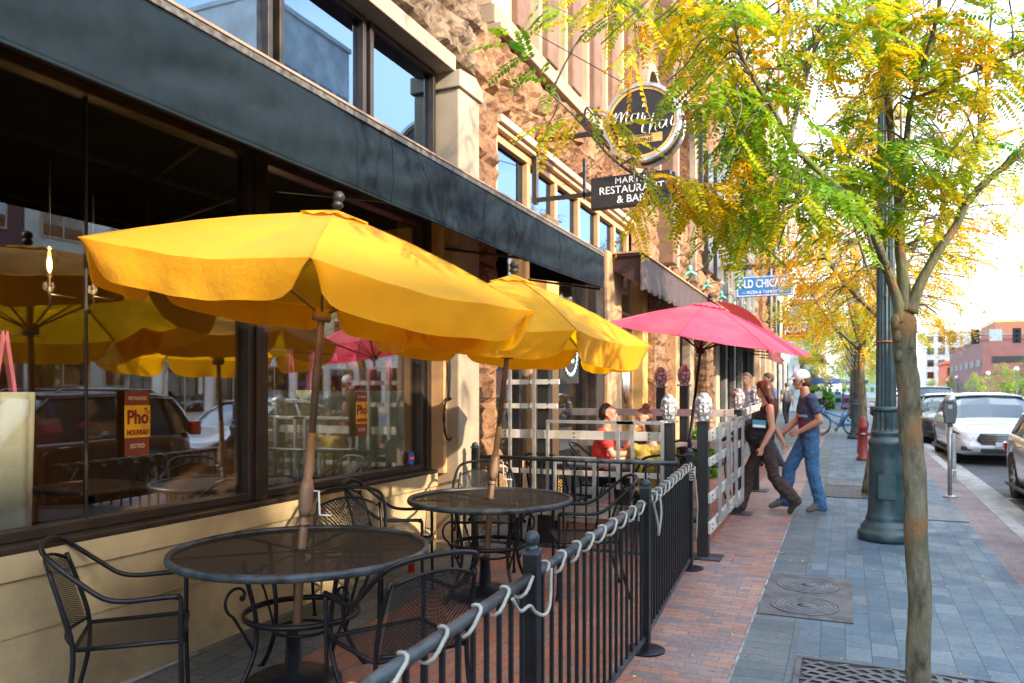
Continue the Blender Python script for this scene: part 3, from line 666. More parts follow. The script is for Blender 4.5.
brush(m, [[(-.50, .02), (-.42, .12), (-.38, .18)], [(-.38, .18), (-.40, .06), (-.41, .0)], [(-.41, .0), (-.35, .13), (-.30, .17), (-.31, .06), (-.32, .0)], [(-.32, .0), (-.26, .13), (-.21, .17), (-.23, .06), (-.22, .0), (-.18, .0)],
          [(-.06, .12), (-.12, .13), (-.15, .06), (-.12, .01), (-.06, .05), (-.04, .13), (-.05, .04), (-.02, .01)], [(.03, .13), (.01, .05), (.03, .01), (.06, .03)], [(.01, .21), (.05, .27)],
          [(.06, .08), (.02, -.08), (.02, -.16), (.07, -.17)], [(-.04, -.01), (.06, .02), (.15, .03)], [(.19, .10), (.14, -.06), (.12, -.19)], [(.13, -.15), (.18, -.05), (.22, -.06), (.21, -.13), (.23, -.17)],
          [(.36, -.03), (.30, -.02), (.27, -.09), (.30, -.14), (.35, -.09), (.38, -.02), (.37, -.10), (.39, -.13)], [(.47, .02), (.44, -.07), (.46, -.12), (.50, -.10)], [(.46, .10), (.49, .15)]], .021)
m.build('handwriting', M['sign_white'], ms)
m = MB(); m.box(xS - .28, xS + .25, yS - .006, yS - .001, zS - .25, zS - .145); m.build('gold_panel', M['sign_gold'], ms)
text_mesh('small_lettering', 'AMERICAN & THAI', .036, M['sign_black'], ms, basis((xS - .02, yS - .009, zS - .163), (1, 0, 0), (0, 0, 1)))
text_mesh('small_lettering', 'CUISINE', .07, M['sign_black'], ms, basis((xS - .02, yS - .009, zS - .217), (1, 0, 0), (0, 0, 1)), sx=1.3)
m = MB(); m.box(-2.9, -1.92, yS + .10, yS + .22, 3.95, 4.33); m.box(-1.90, -1.86, yS + .1, yS + .22, 3.96, 4.30); m.build('lower_panel', M['sign_black'], ms, bevel=.006)
text_mesh('lettering', 'MARTINI', .11, M['sign_white'], ms, basis((-2.36, yS + .094, 4.26), (1, 0, 0), (0, 0, 1)), spacing=1.1)
text_mesh('lettering', 'RESTAURANT', .13, M['sign_white'], ms, basis((-2.39, yS + .094, 4.15), (1, 0, 0), (0, 0, 1)))
text_mesh('lettering', '& BAR', .13, M['sign_white'], ms, basis((-2.39, yS + .094, 4.03), (1, 0, 0), (0, 0, 1)))
m = MB(); m.beam((-3.7, yS + .16, 4.9), (xS - rS, yS + .16, 4.9), .05, .05); m.beam((-3.66, yS + .16, 4.1), (-3.66, yS + .16, 4.95), .06, .08)
m.beam((xS + rS - .02, yS + .16, 4.94), (-1.55, yS + .16, 4.94), .05, .05); m.beam((-1.57, yS + .16, 4.96), (-1.57, yS + .16, 4.1), .05, .05); m.beam((-1.57, yS + .16, 4.12), (-1.9, yS + .16, 4.12), .05, .05)
m.beam((-3.7, yS + .16, 4.15), (-2.9, yS + .16, 4.15), .05, .05); m.beam((-3.0, yS + .16, 4.1), (-3.0, yS + .16, 4.6), .03, .05); m.build('bracket', M['dark_frame'], ms)
m = MB(); m.tube([(-3.68, yS + .16, 6.3), (-1.8, yS + .16, 4.97)], .006, 5); m.build('stay_wire', M['iron'], ms)
m = MB(); m.tube([(-3.6, 18, 5.9), (-1.75, 13, 6.0)][:0] or [(-3.62, 10.9, 4.9), (-1.9, 9.2, 5.3)], .006, 5); m.build('stay_wire', M['steel'], ms)

# ---- blue hanging sign
bs = empty('blue_hanging_sign', (0, 0, 0), 0, 'blue Old Chicago pizza sign hanging from a dark beam', 'sign')
yb = 25.5; X0, X1, Z0, Z1 = -3.25, -1.54, 4.76, 5.42
M['sign_blue'] = plain('blue_sign_paint', (.02, .17, .42), .45)
m = MB(); m.box(X0, X1, yb, yb + .10, Z0, Z1); m.build('panel', M['sign_blue'], bs, bevel=.008)
m = MB(); 
for (a, b2, c2, d) in ((X0 + .025, X1 - .025, Z0 + .025, Z0 + .045), (X0 + .025, X1 - .025, Z1 - .045, Z1 - .025), (X0 + .025, X0 + .045, Z0 + .045, Z1 - .045), (X1 - .045, X1 - .025, Z0 + .045, Z1 - .045)): m.box(a, b2, yb - .004, yb, c2, d)
m.build('border', M['sign_white'], bs)
text_mesh('lettering', 'OLD CHICAGO', .36, M['sign_white'], bs, basis((-2.39, yb - .006, 5.16), (1, 0, 0), (0, 0, 1)), sx=.66, bold=.003)
text_mesh('lettering', '— PIZZA & TAPROOM —', .13, M['sign_white'], bs, basis((-2.39, yb - .006, 4.895), (1, 0, 0), (0, 0, 1)), sx=.95)
m = MB(); m.beam((-3.7, yb + .05, 5.72), (-1.25, yb + .05, 5.72), .14, .16); m.beam((-3.0, yb + .05, 5.40), (-3.0, yb + .05, 5.66), .06, .06); m.beam((-1.75, yb + .05, 5.40), (-1.75, yb + .05, 5.66), .06, .06); m.build('beam', M['dark_frame'], bs)
m = MB(); m.tube([(-3.66, yb + .05, 7.4), (-1.6, yb + .05, 5.80)], .04, 6); m.build('stay_rod', M['steel'], bs)
rs_ = empty('pink_arrow_sign', (0, 0, 0), 0, 'small pink red emblem sign just behind the blue hanging sign', 'sign')
m = MB(); m.prism([(-1.65, 5.25), (-1.35, 5.46), (-1.35, 5.38), (-1.0, 5.42), (-.85, 5.24), (-1.0, 5.06), (-1.35, 5.12), (-1.35, 5.02)], 'y', 28.0, 28.1, 0); m.build('emblem', plain('pink_red_paint', (.65, .05, .10), .5), rs_)
m = MB(); m.beam((-3.7, 28.05, 5.6), (-1.0, 28.05, 5.6), .06, .06); m.beam((-1.2, 28.05, 5.38), (-1.2, 28.05, 5.6), .03, .03); m.build('bracket', M['dark_frame'], rs_)
# ---- red framed sign farther on
cs = empty('red_framed_sign', (0, 0, 0), 0, "red and yellow coffee sign reading CON'S half hidden by leaves", 'sign')
yc_ = 38.0
m = MB(); m.box(-2.62, -1.52, yc_, yc_ + .2, 4.28, 4.94); m.build('panel', plain('red_sign_paint', (.45, .02, .03), .5), cs, bevel=.01)
m = MB(); m.prism([(-2.80, 4.22), (-2.5, 4.12), (-2.05, 4.08), (-1.7, 4.16), (-1.52, 4.22), (-1.52, 4.42), (-2.80, 4.42)], 'y', yc_ - .04, yc_ - .002); m.build('ribbon', plain('yellow_sign_paint', (.8, .42, .03), .5), cs)
text_mesh('lettering', "CON'S", .46, M['sign_white'], cs, basis((-2.05, yc_ - .008, 4.67), (1, 0, 0), (0, 0, 1)), sx=.80, bold=.014)
text_mesh('lettering', "HOT COFFEE", .14, M['sign_black'], cs, basis((-2.1, yc_ - .046, 4.30), (1, 0, 0), (0, 0, 1)), sx=.9)
m = MB(); m.beam((-3.8, yc_ + .1, 5.08), (-1.5, yc_ + .1, 5.08), .07, .07); m.beam((-1.8, yc_ + .1, 4.93), (-1.8, yc_ + .1, 5.05), .04, .04); m.build('bracket', M['dark_frame'], cs)

# ---- window signs "Pho"
M['sig_brown'] = plain('brown_card', (.22, .045, .018), .5); M['sig_yel'] = plain('yellow_card', (.85, .46, .015), .5); M['sig_red'] = plain('maroon_letters', (.22, .012, .02), .5); M['sig_cream'] = plain('cream_letters', (.62, .48, .32), .5)
def pho(label, y, z, s):
    r = empty('window_sign', (-3.788, y, z), 0, label, 'sign', 'Pho cards on the restaurant glass')
    m = MB(); m.box(-.006, 0, -.115 * s, .115 * s, -.26 * s, .26 * s); m.build('card', M['sig_brown'], r)
    m = MB(); m.box(.0005, .003, -.122 * s, .122 * s, -.115 * s, .145 * s); m.build('yellow_field', M['sig_yel'], r)
    B = lambda yy, zz, x=.0045: basis((x, yy * s, zz * s), (0, 1, 0), (0, 0, 1))
    text_mesh('lettering', 'VIETNAMESE', .040 * s, M['sig_cream'], r, B(0, .20, .001), ext=.001, sx=.80, bold=.0005)
    text_mesh('lettering', 'Pho', .155 * s, M['sig_red'], r, B(0, .045), ext=.001, sx=.86, bold=.003)
    m = MB(); m.tube([(.005, (.075 + .012 * math.sin(k * .6)) * s, (.108 + .012 * math.cos(k * .6)) * s) for k in range(-2, 6)] + [(.005, .075 * s, .088 * s)], .0045 * s, 5); m.build('tone_hook', M['sig_red'], r)
    m = MB(); m.tube([(.005, .092 * s, .075 * s), (.005, .106 * s, .085 * s), (.005, .108 * s, .10 * s)], .0045 * s, 5); m.build('letter_horn', M['sig_red'], r)
    text_mesh('lettering', 'NOUVEAU', .058 * s, M['sig_red'], r, B(0, -.075), ext=.001, sx=.74, bold=.0015)
    text_mesh('lettering', 'BISTRO', .052 * s, M['sig_cream'], r, B(0, -.185, .001), ext=.001, sx=.8, bold=.0005)
    return r
pho('maroon and yellow Pho card on the left restaurant window', 3.24, 1.50, .72)
pho('maroon and yellow Pho card on the second window, over the green curtain', 5.50, 1.50, .72)
st = empty('round_sticker', (-3.79, 6.32, 1.06), 0, 'small round red and blue sticker at the window corner', 'sticker')
m = MB(); m.add([(0, .055 * math.cos(k * .3142), .065 * math.sin(k * .3142)) for k in range(20)], [tuple(range(20))]); m.build('disc', plain('sticker_blue', (.03, .12, .55), .5), st, solid=.002)
m = MB(); m.box(.002, .004, -.05, .05, -.018, .018); m.build('band', plain('sticker_red', (.6, .03, .04), .5), st)
text_mesh('lettering', 'OPEN', .026, M['sign_white'], st, basis((.005, 0, 0), (0, 1, 0), (0, 0, 1)), ext=.001)
# neon-like sign in the second restaurant's window
ns = empty('window_emblem_sign', (-3.70, 10.6, 2.25), 0, 'scalloped dark emblem sign with pale outline in the restaurant window', 'sign')
m = MB(); m.box(-.02, 0, -.42, .42, -.42, .42); m.build('board', M['sign_black'], ns)
m = MB(); m.tube([(.012, (.30 + .03 * math.cos(k * 14 * math.pi / 42 * 2)) * math.cos(k * math.pi / 42), (.30 + .03 * math.cos(k * 14 * math.pi / 42 * 2)) * math.sin(k * math.pi / 42)) for k in range(84)], .012, 5, closed=True); m.build('outline', plain('pale_blue_outline', (.5, .75, .8), .5), ns)
text_mesh('lettering', 'THAI', .15, plain('pale_letters', (.6, .8, .82), .5), ns, basis((.008, 0, .05), (0, 1, 0), (0, 0, 1)))
text_mesh('lettering', 'KITCHEN', .09, M['sign_white'], ns, basis((.008, 0, -.10), (0, 1, 0), (0, 0, 1)))

# ---- curtains hung inside the glass
def curtain(label, y0, y1, z0, z1, mat, seed):
    r = empty('curtain', (0, 0, 0), 0, label, 'curtain')
    def fn(u, v):
        y = y0 + (y1 - y0) * u; z = z1 + (z0 - z1) * v
        return (-3.91 + .035 * math.sin(y * 46 + 2 * noise.noise(Vector((y * 2, z, seed)))) * (.5 + v * .6), y + .03 * v * math.sin(seed + u * 5), z)
    m = MB(); m.grid(int((y1 - y0) * 60) + 4, 14, fn); m.build('cloth', mat, r, solid=.003)
    m = MB(); m.tube([(-3.93, y0 - .05, z1 + .3), (-3.93, y1 + .05, z1 + .3)], .01, 6); m.build('rod', M['iron'], r)
    y = y0 + .06
    while y < y1:
        m = MB(); m.beam((-3.93, y, z1 - .03), (-3.93, y + .05, z1 + .31), .02, .035, up=(1, 0, 0)); m.beam((-3.93, y + .11, z1 - .03), (-3.93, y + .06, z1 + .31), .02, .035, up=(1, 0, 0)); m.build('ribbon', M['pink'], r); y += .28
curtain('cream curtain on pink ribbons at the left end of the first window', 1.6, 2.72, .92, 1.68, M['curtain'], 1)
curtain('pale green half curtain across the second restaurant window', 4.35, 6.35, 1.0, 1.70, M['curtain_green'], 4)

# ---- pendant lamps inside, the third one added to light the green curtain
M['filament'] = plain('glowing_filament', (1, .5, .12), .5, emit=((1, .45, .12), 9))
M['clear_glass'] = glass('clear_lamp_glass', (.9, .88, .8), .12)
def pendant():
    r = empty('pendant_lamp', (0, 0, 0)); r['category'] = 'lamp'
    m = MB(); m.tube([(0, 0, .16), (0, 0, 1.0)], .008, 6); m.tube([(0, 0, -.34), (0, 0, -.10)], .01, 6); m.tube([(0, 0, -.22), (0, .2, -.22)], .008, 5); m.build('rod', M['steel'], r)
    m = MB(); m.lathe([(.055, -.09), (.06, .0), (.055, .12)], (0, 0, 0), 16); m.build('glass_shade', M['clear_glass'], r)
    m = MB(); m.sphere((0, 0, .0), .03, 10, sc=(.6, .6, 2)); m.build('bulb', M['filament'], r)
    m = MB(); m.lathe([(.03, .12), (.045, .14), (.02, .18)], (0, 0, 0), 12); m.build('cap', M['iron'], r)
    return r
pe = pendant()
for i, (x, y, z, lab) in enumerate(((-5.3, 3.78, 2.61, 'glass pendant lamp with glowing filament hanging inside, left of the umbrella'), (-5.9, 4.6, 2.72, 'glass pendant lamp just behind the left umbrella edge'), (-4.65, 5.35, 2.5, 'added glass pendant lamp that lights the green curtain from behind'))):
    place(pe, i == 0, (x, y, z), 0, lab, 'pendant lamps inside the restaurant')
for (x, y, z, e) in ((-5.3, 3.78, 2.61, .5), (-5.9, 4.6, 2.72, .5), (-4.65, 5.35, 2.5, 6)):  # last one is an added light that brightens the curtain from behind
    ld = bpy.data.lights.new('pendant_light', 'POINT'); ld.energy = e; ld.color = (1, .62, .28); ld.shadow_soft_size = .04; lo = bpy.data.objects.new('pendant_light', ld); COL.objects.link(lo); lo.location = (x + .0, y, z - .16)
# ---- interior tables seen dimly
for i, (x, y) in enumerate(((-5.6, 1.8), (-6.2, 4.8))):
    t = empty('dining_table', (x, y, .12), 0, ('dark dining table inside behind the first window', 'dark dining table inside behind the green curtain')[i], 'table')
    m = MB(); m.box(-.4, .4, -.4, .4, .70, .74); m.build('tabletop', M['brown_col'], t, bevel=.01)
    m = MB(); m.tube([(0, 0, 0), (0, 0, .7)], .04, 8); m.lathe([(.25, 0), (.22, .03), (.05, .06)], (0, 0, 0), 12); m.build('pedestal', M['iron'], t)
# ---- coiled cable on the window reveal
m = MB(); pts = []
for k in range(150): a = k * .13; pts.append((-3.56 + .004 * math.sin(k), 6.64 + .0 + .10 * math.cos(a) * (1 + .06 * math.sin(k * .3)), 1.43 + .21 * math.sin(a)))
m.tube(pts, .008, 5)
for k in range(3): m.tube(spline([(-3.57, 6.62 + .02 * k, 1.60), (-3.56, 6.65 + .01 * k, 1.9), (-3.58, 6.63, 2.3)], 4), .006, 5)
tag(m.build('coiled_cable', M['iron']), 'black cable coiled on the tan window reveal', 'cable')
m = MB(); m.box(-3.60, -3.55, 6.60, 6.66, 2.60, 2.67); m.box(-3.60, -3.57, 6.58, 6.62, 2.55, 2.62); tag(m.build('door_sensor', M['white'], bevel=.004), 'small white sensor box high on the window reveal', 'sensor')
# ================================================================== PATIO FURNITURE
RV = Vector((math.cos(math.atan(335 / 770)), math.sin(math.atan(335 / 770)), 0)); FV = Vector((-RV.y, RV.x, 0))
# ---------------- mesh chairs
def make_chair():
    r = empty('mesh_chair', (0, 0, 0)); r['category'] = 'chair'
    for s in (-1, 1):
        m = MB(); m.tube(spline([(.245, s * .262, 0), (.235, s * .265, .3), (.235, s * .27, .60), (.225, s * .272, .632), (.18, s * .273, .645)], 4), .0115, 8); m.lathe([(.018, 0), (.018, .02)], (.245, s * .262, 0), 10); m.build('leg', M['iron'], r)
        m = MB(); m.tube(spline([(-.30, s * .235, 0), (-.235, s * .24, .25), (-.225, s * .235, .44), (-.27, s * .235, .62), (-.325, s * .215, .795)], 4), .0115, 8); m.lathe([(.018, 0), (.018, .02)], (-.30, s * .235, 0), 10); m.build('leg', M['iron'], r)
    m = MB(); p = [(.235, .273, .642), (.12, .276, .642), (.0, .278, .640), (-.09, .277, .66), (-.19, .268, .735), (-.29, .245, .82), (-.345, .205, .868), (-.375, .11, .892), (-.382, 0, .897)]
    p2 = [(x, -y, z) for x, y, z in p[:-1]][::-1]
    m.tube(spline(p + p2, 4), .0125, 8); m.build('arm_hoop', M['iron'], r)
    m = MB(); m.tube([(.245, -.25, .425), (.245, .25, .425), (.22, .255, .425), (-.22, .235, .425), (-.22, -.235, .425), (.22, -.255, .425)], .0115, 8, closed=True); m.build('seat_frame', M['iron'], r)
    m = MB(); m.grid(8, 8, lambda u, v: (-.22 + .465 * u, (-.235 + .47 * v) * (1 + .06 * u), .428 - .012 * math.sin(math.pi * u) * math.sin(math.pi * v))); m.build('seat', M['perf'], r)
    def bk(u, v):
        z = .45 + (.775 - .45) * v; y = (-.222 + .444 * u) * (1 - .09 * v); top = .05 * (1 - (2 * u - 1) ** 2) * v
        return (-.235 - .09 * v - .05 * math.sin(math.pi * u), y, z + top)
    m = MB(); m.grid(12, 8, bk); m.build('backrest', M['perf'], r)
    m = MB(); m.tube([bk(i / 12, 0) for i in range(13)], .008, 6); m.build('back_rail', M['iron'], r); m = MB(); m.tube([bk(i / 12, 1) for i in range(13)], .008, 6); m.build('back_rail', M['iron'], r)
    return r
chair0 = make_chair(); ch_n = [0]
def chair(x, y, ang, label, group='black mesh chairs on the patio'):
    first = ch_n[0] == 0; ch_n[0] += 1
    return place(chair0, first, (x, y, gz(y) + .002), R(ang), label, group)
def face(x, y, tx, ty): return math.degrees(math.atan2(ty - y, tx - x))
T1 = (-2.73, 3.40); T2 = (-2.50, 5.33)
chair(-3.26, 2.76, 44, 'black mesh armchair at the left edge beside the tan wall, seen from its side')
chair(-1.95, 3.14, 150, 'black mesh armchair with its back to the fence, right of the nearest table')
chair(-3.10, 4.28, -62, 'black mesh armchair against the wall behind the nearest table, facing the camera')
chair(-3.12, 4.98, 22, 'black mesh armchair left of the second table, turned sideways')
chair(-2.95, 6.15, -65, 'black mesh armchair behind the second table, facing the camera')
chair(-1.86, 5.72, 205, 'black mesh armchair between the second table and the fence')
# ---------------- round tables
def make_table(rad, label, loc, rz=0):
    r = empty('patio_table', (loc[0], loc[1], gz(loc[1])), rz, label, 'table', 'round mesh patio tables')
    m = MB(); n = 64
    ring = lambda q, z: [(q * math.cos(2 * math.pi * k / n), q * math.sin(2 * math.pi * k / n), z) for k in range(n)]
    m.add(ring(.03, .742) + ring(rad * .5, .742) + ring(rad - .01, .742), [(k, (k + 1) % n, n + (k + 1) % n, n + k) for k in range(n)] + [(n + k, n + (k + 1) % n, 2 * n + (k + 1) % n, 2 * n + k) for k in range(n)])
    m.build('tabletop', M['perf_top'], r)
    m = MB(); m.tube(ring(rad, .738), .017, 10, closed=True, flat=1.3); m.build('rim', M['iron_worn'], r)
    m = MB()
    for k in range(6): a = k * math.pi / 3 + .3; m.beam((.03 * math.cos(a), .03 * math.sin(a), .733), ((rad - .01) * math.cos(a), (rad - .01) * math.sin(a), .733), .022, .006)
    m.tube([(.04 * math.cos(k * .3927), .04 * math.sin(k * .3927), .742) for k in range(16)], .008, 6, closed=True); m.build('spokes', M['iron'], r)
    for k in range(4):
        a = math.pi / 4 + k * math.pi / 2; c, s = math.cos(a), math.sin(a); q = rad * .52
        P = lambda d, z: (d * c, d * s, z)
        m = MB(); m.tube(spline([P(q * .98, .73), P(q * .90, .60), P(q * .78, .42), P(q * .80, .25), P(q * 1.0, .1), P(q * 1.22, .0)], 5), .013, 8)
        # scroll
        sp = [P(q * 1.03 + (.10 - .0115 * t) * math.cos(t * .62 - 1.2) * 1.0, .545 + (.10 - .0115 * t) * math.sin(t * .62 - 1.2)) for t in [i * .5 for i in range(16)]]
        m.tube([P(q * .80, .24)] + [P(q * .98, .36)] + sp, .008, 6); m.sphere(sp[-1], .016, 8)
        m.lathe([(.02, 0), (.02, .012)], P(q * 1.22, 0), 10); m.build('leg', M['iron'], r)
    m = MB(); m.tube([(rad * .45 * math.cos(2 * math.pi * k / 40), rad * .45 * math.sin(2 * math.pi * k / 40), .40) for k in range(40)], .012, 6, closed=True, flat=1.4)
    m.tube([(rad * .22 * math.cos(2 * math.pi * k / 30), rad * .22 * math.sin(2 * math.pi * k / 30), .31) for k in range(30)], .009, 6, closed=True); m.build('ring_stretcher', M['iron'], r)
    return r
make_table(.675, 'large round black mesh table nearest the camera, under the first yellow umbrella', T1, .45)
make_table(.615, 'second round black mesh table, with a darker solid looking top, farther along the wall', T2, .2)

# ---------------- market umbrellas
def umbrella(name, label, pt, lean, centre, Rr, rise, nrib, rot, tilt_dir, tilt, cloth, val_h=.17, polemat='pole', crank=True, group='market umbrellas', polez=None, pr=.023, wr=1.0):
    """pt: pole at table height; lean: horizontal drift per metre; centre: rim-plane centre"""
    r = empty(name, (pt[0], pt[1], gz(pt[1])), 0, label, 'umbrella', group); inv = Matrix.Translation((-pt[0], -pt[1], -gz(pt[1])))
    C = Vector(centre); ax = Vector((0, 0, 1)).cross(Vector(tilt_dir)).normalized(); Q = Matrix.Rotation(R(tilt), 4, ax)
    T = inv @ Matrix.Translation(C) @ Q
    def rib(i, v):
        a = R(rot) + 2 * math.pi * (i % nrib) / nrib; return Vector((Rr * v * math.cos(a), Rr * v * math.sin(a), rise * (1 - v) + .028 * math.sin(math.pi * v)))
    def canopy(v0, v1, up, sc, ns=14, ruffle=0):
        m = MB()
        for i in range(nrib):
            def fn(u, v, i=i):
                w = v0 + (v1 - v0) * v; a, b = rib(i, w), rib(i + 1, w); p = a.lerp(b, u)
                s = math.sin(math.pi * u); p.z += up - .035 * s * w * wr + noise.noise(Vector((p.x * 3, p.y * 3, i))) * .014 * s * wr
                p.z += .01 * wr * s * math.sin(18 * u + 4 * v) * w * noise.noise(Vector((p.x * 2, p.y * 2, 4))) * 2
                p.z += ruffle * math.sin(u * math.pi * 4) * (v ** 3)
                p -= Vector((p.x, p.y, 0)) * (.03 * s * w); return p
            m.grid(ns, 16, fn)
        return m
    cn = canopy(.02, 1, 0, 1)
    co = cn.build('canopy', cloth, r, M=T, fix=False)
    vc = canopy(.01, .17, .016, 1, 8, .006); vo = vc.build('vent_cap', cloth, co, M=T, fix=False)
    if val_h:
        for i in range(nrib):
            def fv(u, v, i=i):
                a, b = rib(i, 1), rib(i + 1, 1); p = a.lerp(b, u); s = math.sin(math.pi * u)
                p.z += -.035 * s * wr + noise.noise(Vector((p.x * 3, p.y * 3, i))) * .014 * s * wr + .004
                p.z += .01 * wr * s * math.sin(18 * u + 4) * noise.noise(Vector((p.x * 2, p.y * 2, 4))) * 2
                p -= Vector((p.x, p.y, 0)) * (.03 * s - .001)
                e = abs(2 * u - 1); dep = val_h * (1 - .85 * e ** 14); out = Vector((p.x, p.y, 0)).normalized()
                p.z -= dep * v; p += out * (v * (.010 * math.sin(u * 23 + i * 2) + .03 * noise.noise(Vector((u * 4, i * 7, v)))) - .035 * v)
                p += (b - a).normalized() * ((.5 - u) * .05 * v); return p
            m = MB(); m.grid(26, 6, fv); m.build('valance', cloth, co, M=T)
    m = MB()
    for i in range(nrib): m.tube([rib(i, w) + Vector((0, 0, .002)) for w in (.03, .2, .4, .6, .8, 1.0)], .0032, 5)
    m.build('seam', plain('stitched_seam', (.5, .22, .01) if polemat == 'pole' else (.4, .03, .08), .8), co, M=T)
    for i in range(nrib):
        m = MB(); pts = [rib(i, w) + Vector((0, 0, -.022)) for w in (.03, .25, .5, .75, .965)]; m.tube(pts, .008, 6)
        rb_ = m.build('rib', M[polemat], r, M=T); m = MB(); m.tube([rib(i, .52) + Vector((0, 0, -.03)), Vector((0, 0, -.14))], .007, 6); m.build('strut', M[polemat], rb_, M=T)
    top = C + (Q @ Vector((0, 0, rise))); zt = pt[2]; base = Vector((pt[0] - lean[0] * (zt - gz(pt[1])), pt[1] - lean[1] * (zt - gz(pt[1])), gz(pt[1])))
    hub = C + (Q @ Vector((0, 0, -.14))); P0 = Vector(pt)
    joint = P0 + (hub - P0) * .5 + Vector((lean[0], lean[1], 0)) * .02
    m = MB(); m.tube([base, P0, joint], pr, 12); m.build('pole', M[polemat], r, M=inv)
    m = MB(); m.tube([joint, hub, top + Vector((0, 0, -.02))], pr * .86, 12); m.build('upper_pole', M[polemat], r, M=inv)
    m = MB(); m.lathe([(.05, -.03), (.055, 0), (.04, .04)], (0, 0, -.14), 14); m.build('hub', M[polemat], r, M=T)
    m = MB(); m.sphere((0, 0, rise + .085), .034, 14); m.lathe([(.02, 0), (.035, .02), (.018, .05)], (0, 0, rise + .02), 12); m.build('finial', M['black'], r, M=T)
    m = MB(); m.lathe([(.26, 0), (.26, .03), (.20, .06), (.05, .085), (.035, .3)], base + Vector((0, 0, .002)), 24); m.build('base', M['iron'], r, M=inv)
    if crank:
        j = P0 + (joint - P0) * .42
        m = MB(); dirv = (joint - P0).normalized(); m.tube([j - dirv * .09, j - dirv * .05, j, j + dirv * .07, j + dirv * .12], [.027, .036, .041, .038, .026], 12); hb = m.build('crank_housing', M[polemat], r, M=inv)
        m = MB(); k0 = j + RV * .04 + Vector((0, 0, .05)); m.tube([k0, k0 + RV * .03, k0 + RV * .035 + Vector((0, 0, -.13)), k0 + RV * .10 + Vector((0, 0, -.135))], .006, 6); m.build('crank_handle', M['white'], hb, M=inv)
        m = MB(); m.tube([P0 + (joint - P0) * .2, P0 + (joint - P0) * .235], pr * 1.18, 12); m.build('pole_collar', M[polemat], r, M=inv)
    return r
u1p = Vector((-2.75, 3.39, gz(3.39) + .742)) + RV * .02
c1 = Vector((-2.75, 3.39, 0)) + RV * .15; c1.z = 2.235
umbrella('yellow_umbrella', 'bright yellow umbrella nearest the camera, over the first round table', u1p, RV * .06, c1, 1.21, .43, 6, 23.5 - 79, RV, 8, M['yellow'], .17)
u2p = Vector((-2.50, 5.33, gz(5.33) + .742)); c2 = Vector((-2.50, 5.33, 0)) + RV * .14; c2.z = 2.11
umbrella('yellow_umbrella', 'second yellow umbrella, partly behind the first one, over the farther round table', u2p, RV * .055, c2, 1.08, .46, 6, 23.5 - 66, RV, 4.5, M['yellow'], .18)
u3p = Vector((-1.70, 9.05, gz(9.05) + .74)); c3 = Vector((-1.70, 9.05, 0)) + RV * .17; c3.z = 2.31
umbrella('pink_red_umbrella', 'faded pink red umbrella beyond the two yellow ones', u3p, RV * .03, c3, 1.22, .42, 8, 23.5 - 70, RV * .82 - FV * .57, 11, M['redcloth'], 0, 'iron', False, pr=.02, wr=.5)

# ---------------- iron fence along the patio
def fx(y):
    pts = [(-2, -1.04), (.75, -1.09), (2.77, -1.12), (4.62, -1.125), (6.72, -1.25), (9, -1.3)]
    for (a, xa), (b, xb) in zip(pts, pts[1:]):
        if y <= b: return xa + (xb - xa) * (y - a) / (b - a)
    return pts[-1][1]
FZ = .90
picket_mesh = None
def fence_panel(p0, p1, label, worn=True):
    p0 = Vector((*p0, gz(p0[1]))); p1 = Vector((*p1, gz(p1[1]))); L = (p1 - p0).length; d = (p1 - p0) / L
    r = empty('iron_fence', p0, 0, label, 'fence', 'iron fence panels round the patio')
    m = MB(); o = Vector((0, 0, 0)); a = o + d * .035; b = d * (L - .035)
    m.tube([a + Vector((0, 0, FZ)), b + Vector((0, 0, FZ))], .021, 12); m.build('top_rail', M['iron_worn'], r)
    m = MB(); m.beam(a + Vector((0, 0, .085)), b + Vector((0, 0, .085)), .028, .028); m.build('bottom_rail', M['iron_worn'], r, bevel=.002)
    n = int(L / .105)
    for k in range(1, n):
        m = MB(); q = d * (L * k / n); m.box(-.0075, .0075, -.0075, .0075, .10, FZ - .015); p_ = m.build('picket', M['iron'], r) if k == 1 else pk.copy()
        if k > 1: COL.objects.link(p_)
        else: pk = p_
        p_.parent = r; p_.location = q
    return r
def fence_post(x, y, label, ball=True, h=.985):
    r = empty('fence_post', (x, y, gz(y)), 0, label, 'fence post', 'iron fence posts')
    m = MB(); m.box(-.029, .029, -.029, .029, .012, h); m.build('post', M['iron'], r, bevel=.004)
    m = MB(); m.box(-.034, .034, -.034, .034, h, h + .016); m.lathe([(.03, h + .016), (.015, h + .035)], (0, 0, 0), 12)
    if ball: m.sphere((0, 0, h + .06), .03, 16)
    else: m.lathe([(.034, h + .016), (.03, h + .04), (.012, h + .055)], (0, 0, 0), 12)
    m.build('finial', M['iron_worn'], r)
    m = MB(); m.lathe([(.12, 0), (.12, .01), (.05, .016)], (0, 0, .001), 24); m.build('base_plate', M['iron'], r, bevel=.002)
    return r
Ys = [.75, 2.77, 4.62, 6.72]
fl = ['nearest iron fence panel, cut off by the bottom of the frame', 'second iron fence panel with the rope hanging from it, beside the first mesh chair', 'third iron fence panel from the camera, before the wooden barricade', ]
for i in range(3): fence_panel((fx(Ys[i]), Ys[i]), (fx(Ys[i + 1]), Ys[i + 1]), fl[i])
fence_panel((fx(-1.2), -1.2), (fx(.75), .75), 'iron fence panel beside the photographer, out of view')
fence_panel((fx(6.72) - .06, 6.75), (-3.3, 6.75), 'iron fence panel running across the patio to the wall, behind the second table')
for y, lb, bl in ((.75, 'nearest fence post, below the frame', True), (2.77, 'fence post with a round ball finial, nearest in view', True), (4.62, 'fence post with a small pointed cap, second in view', False), (6.72, 'fence post wrapped in rope at the corner by the wooden barricade', False)):
    fence_post(fx(y), y, lb, bl)
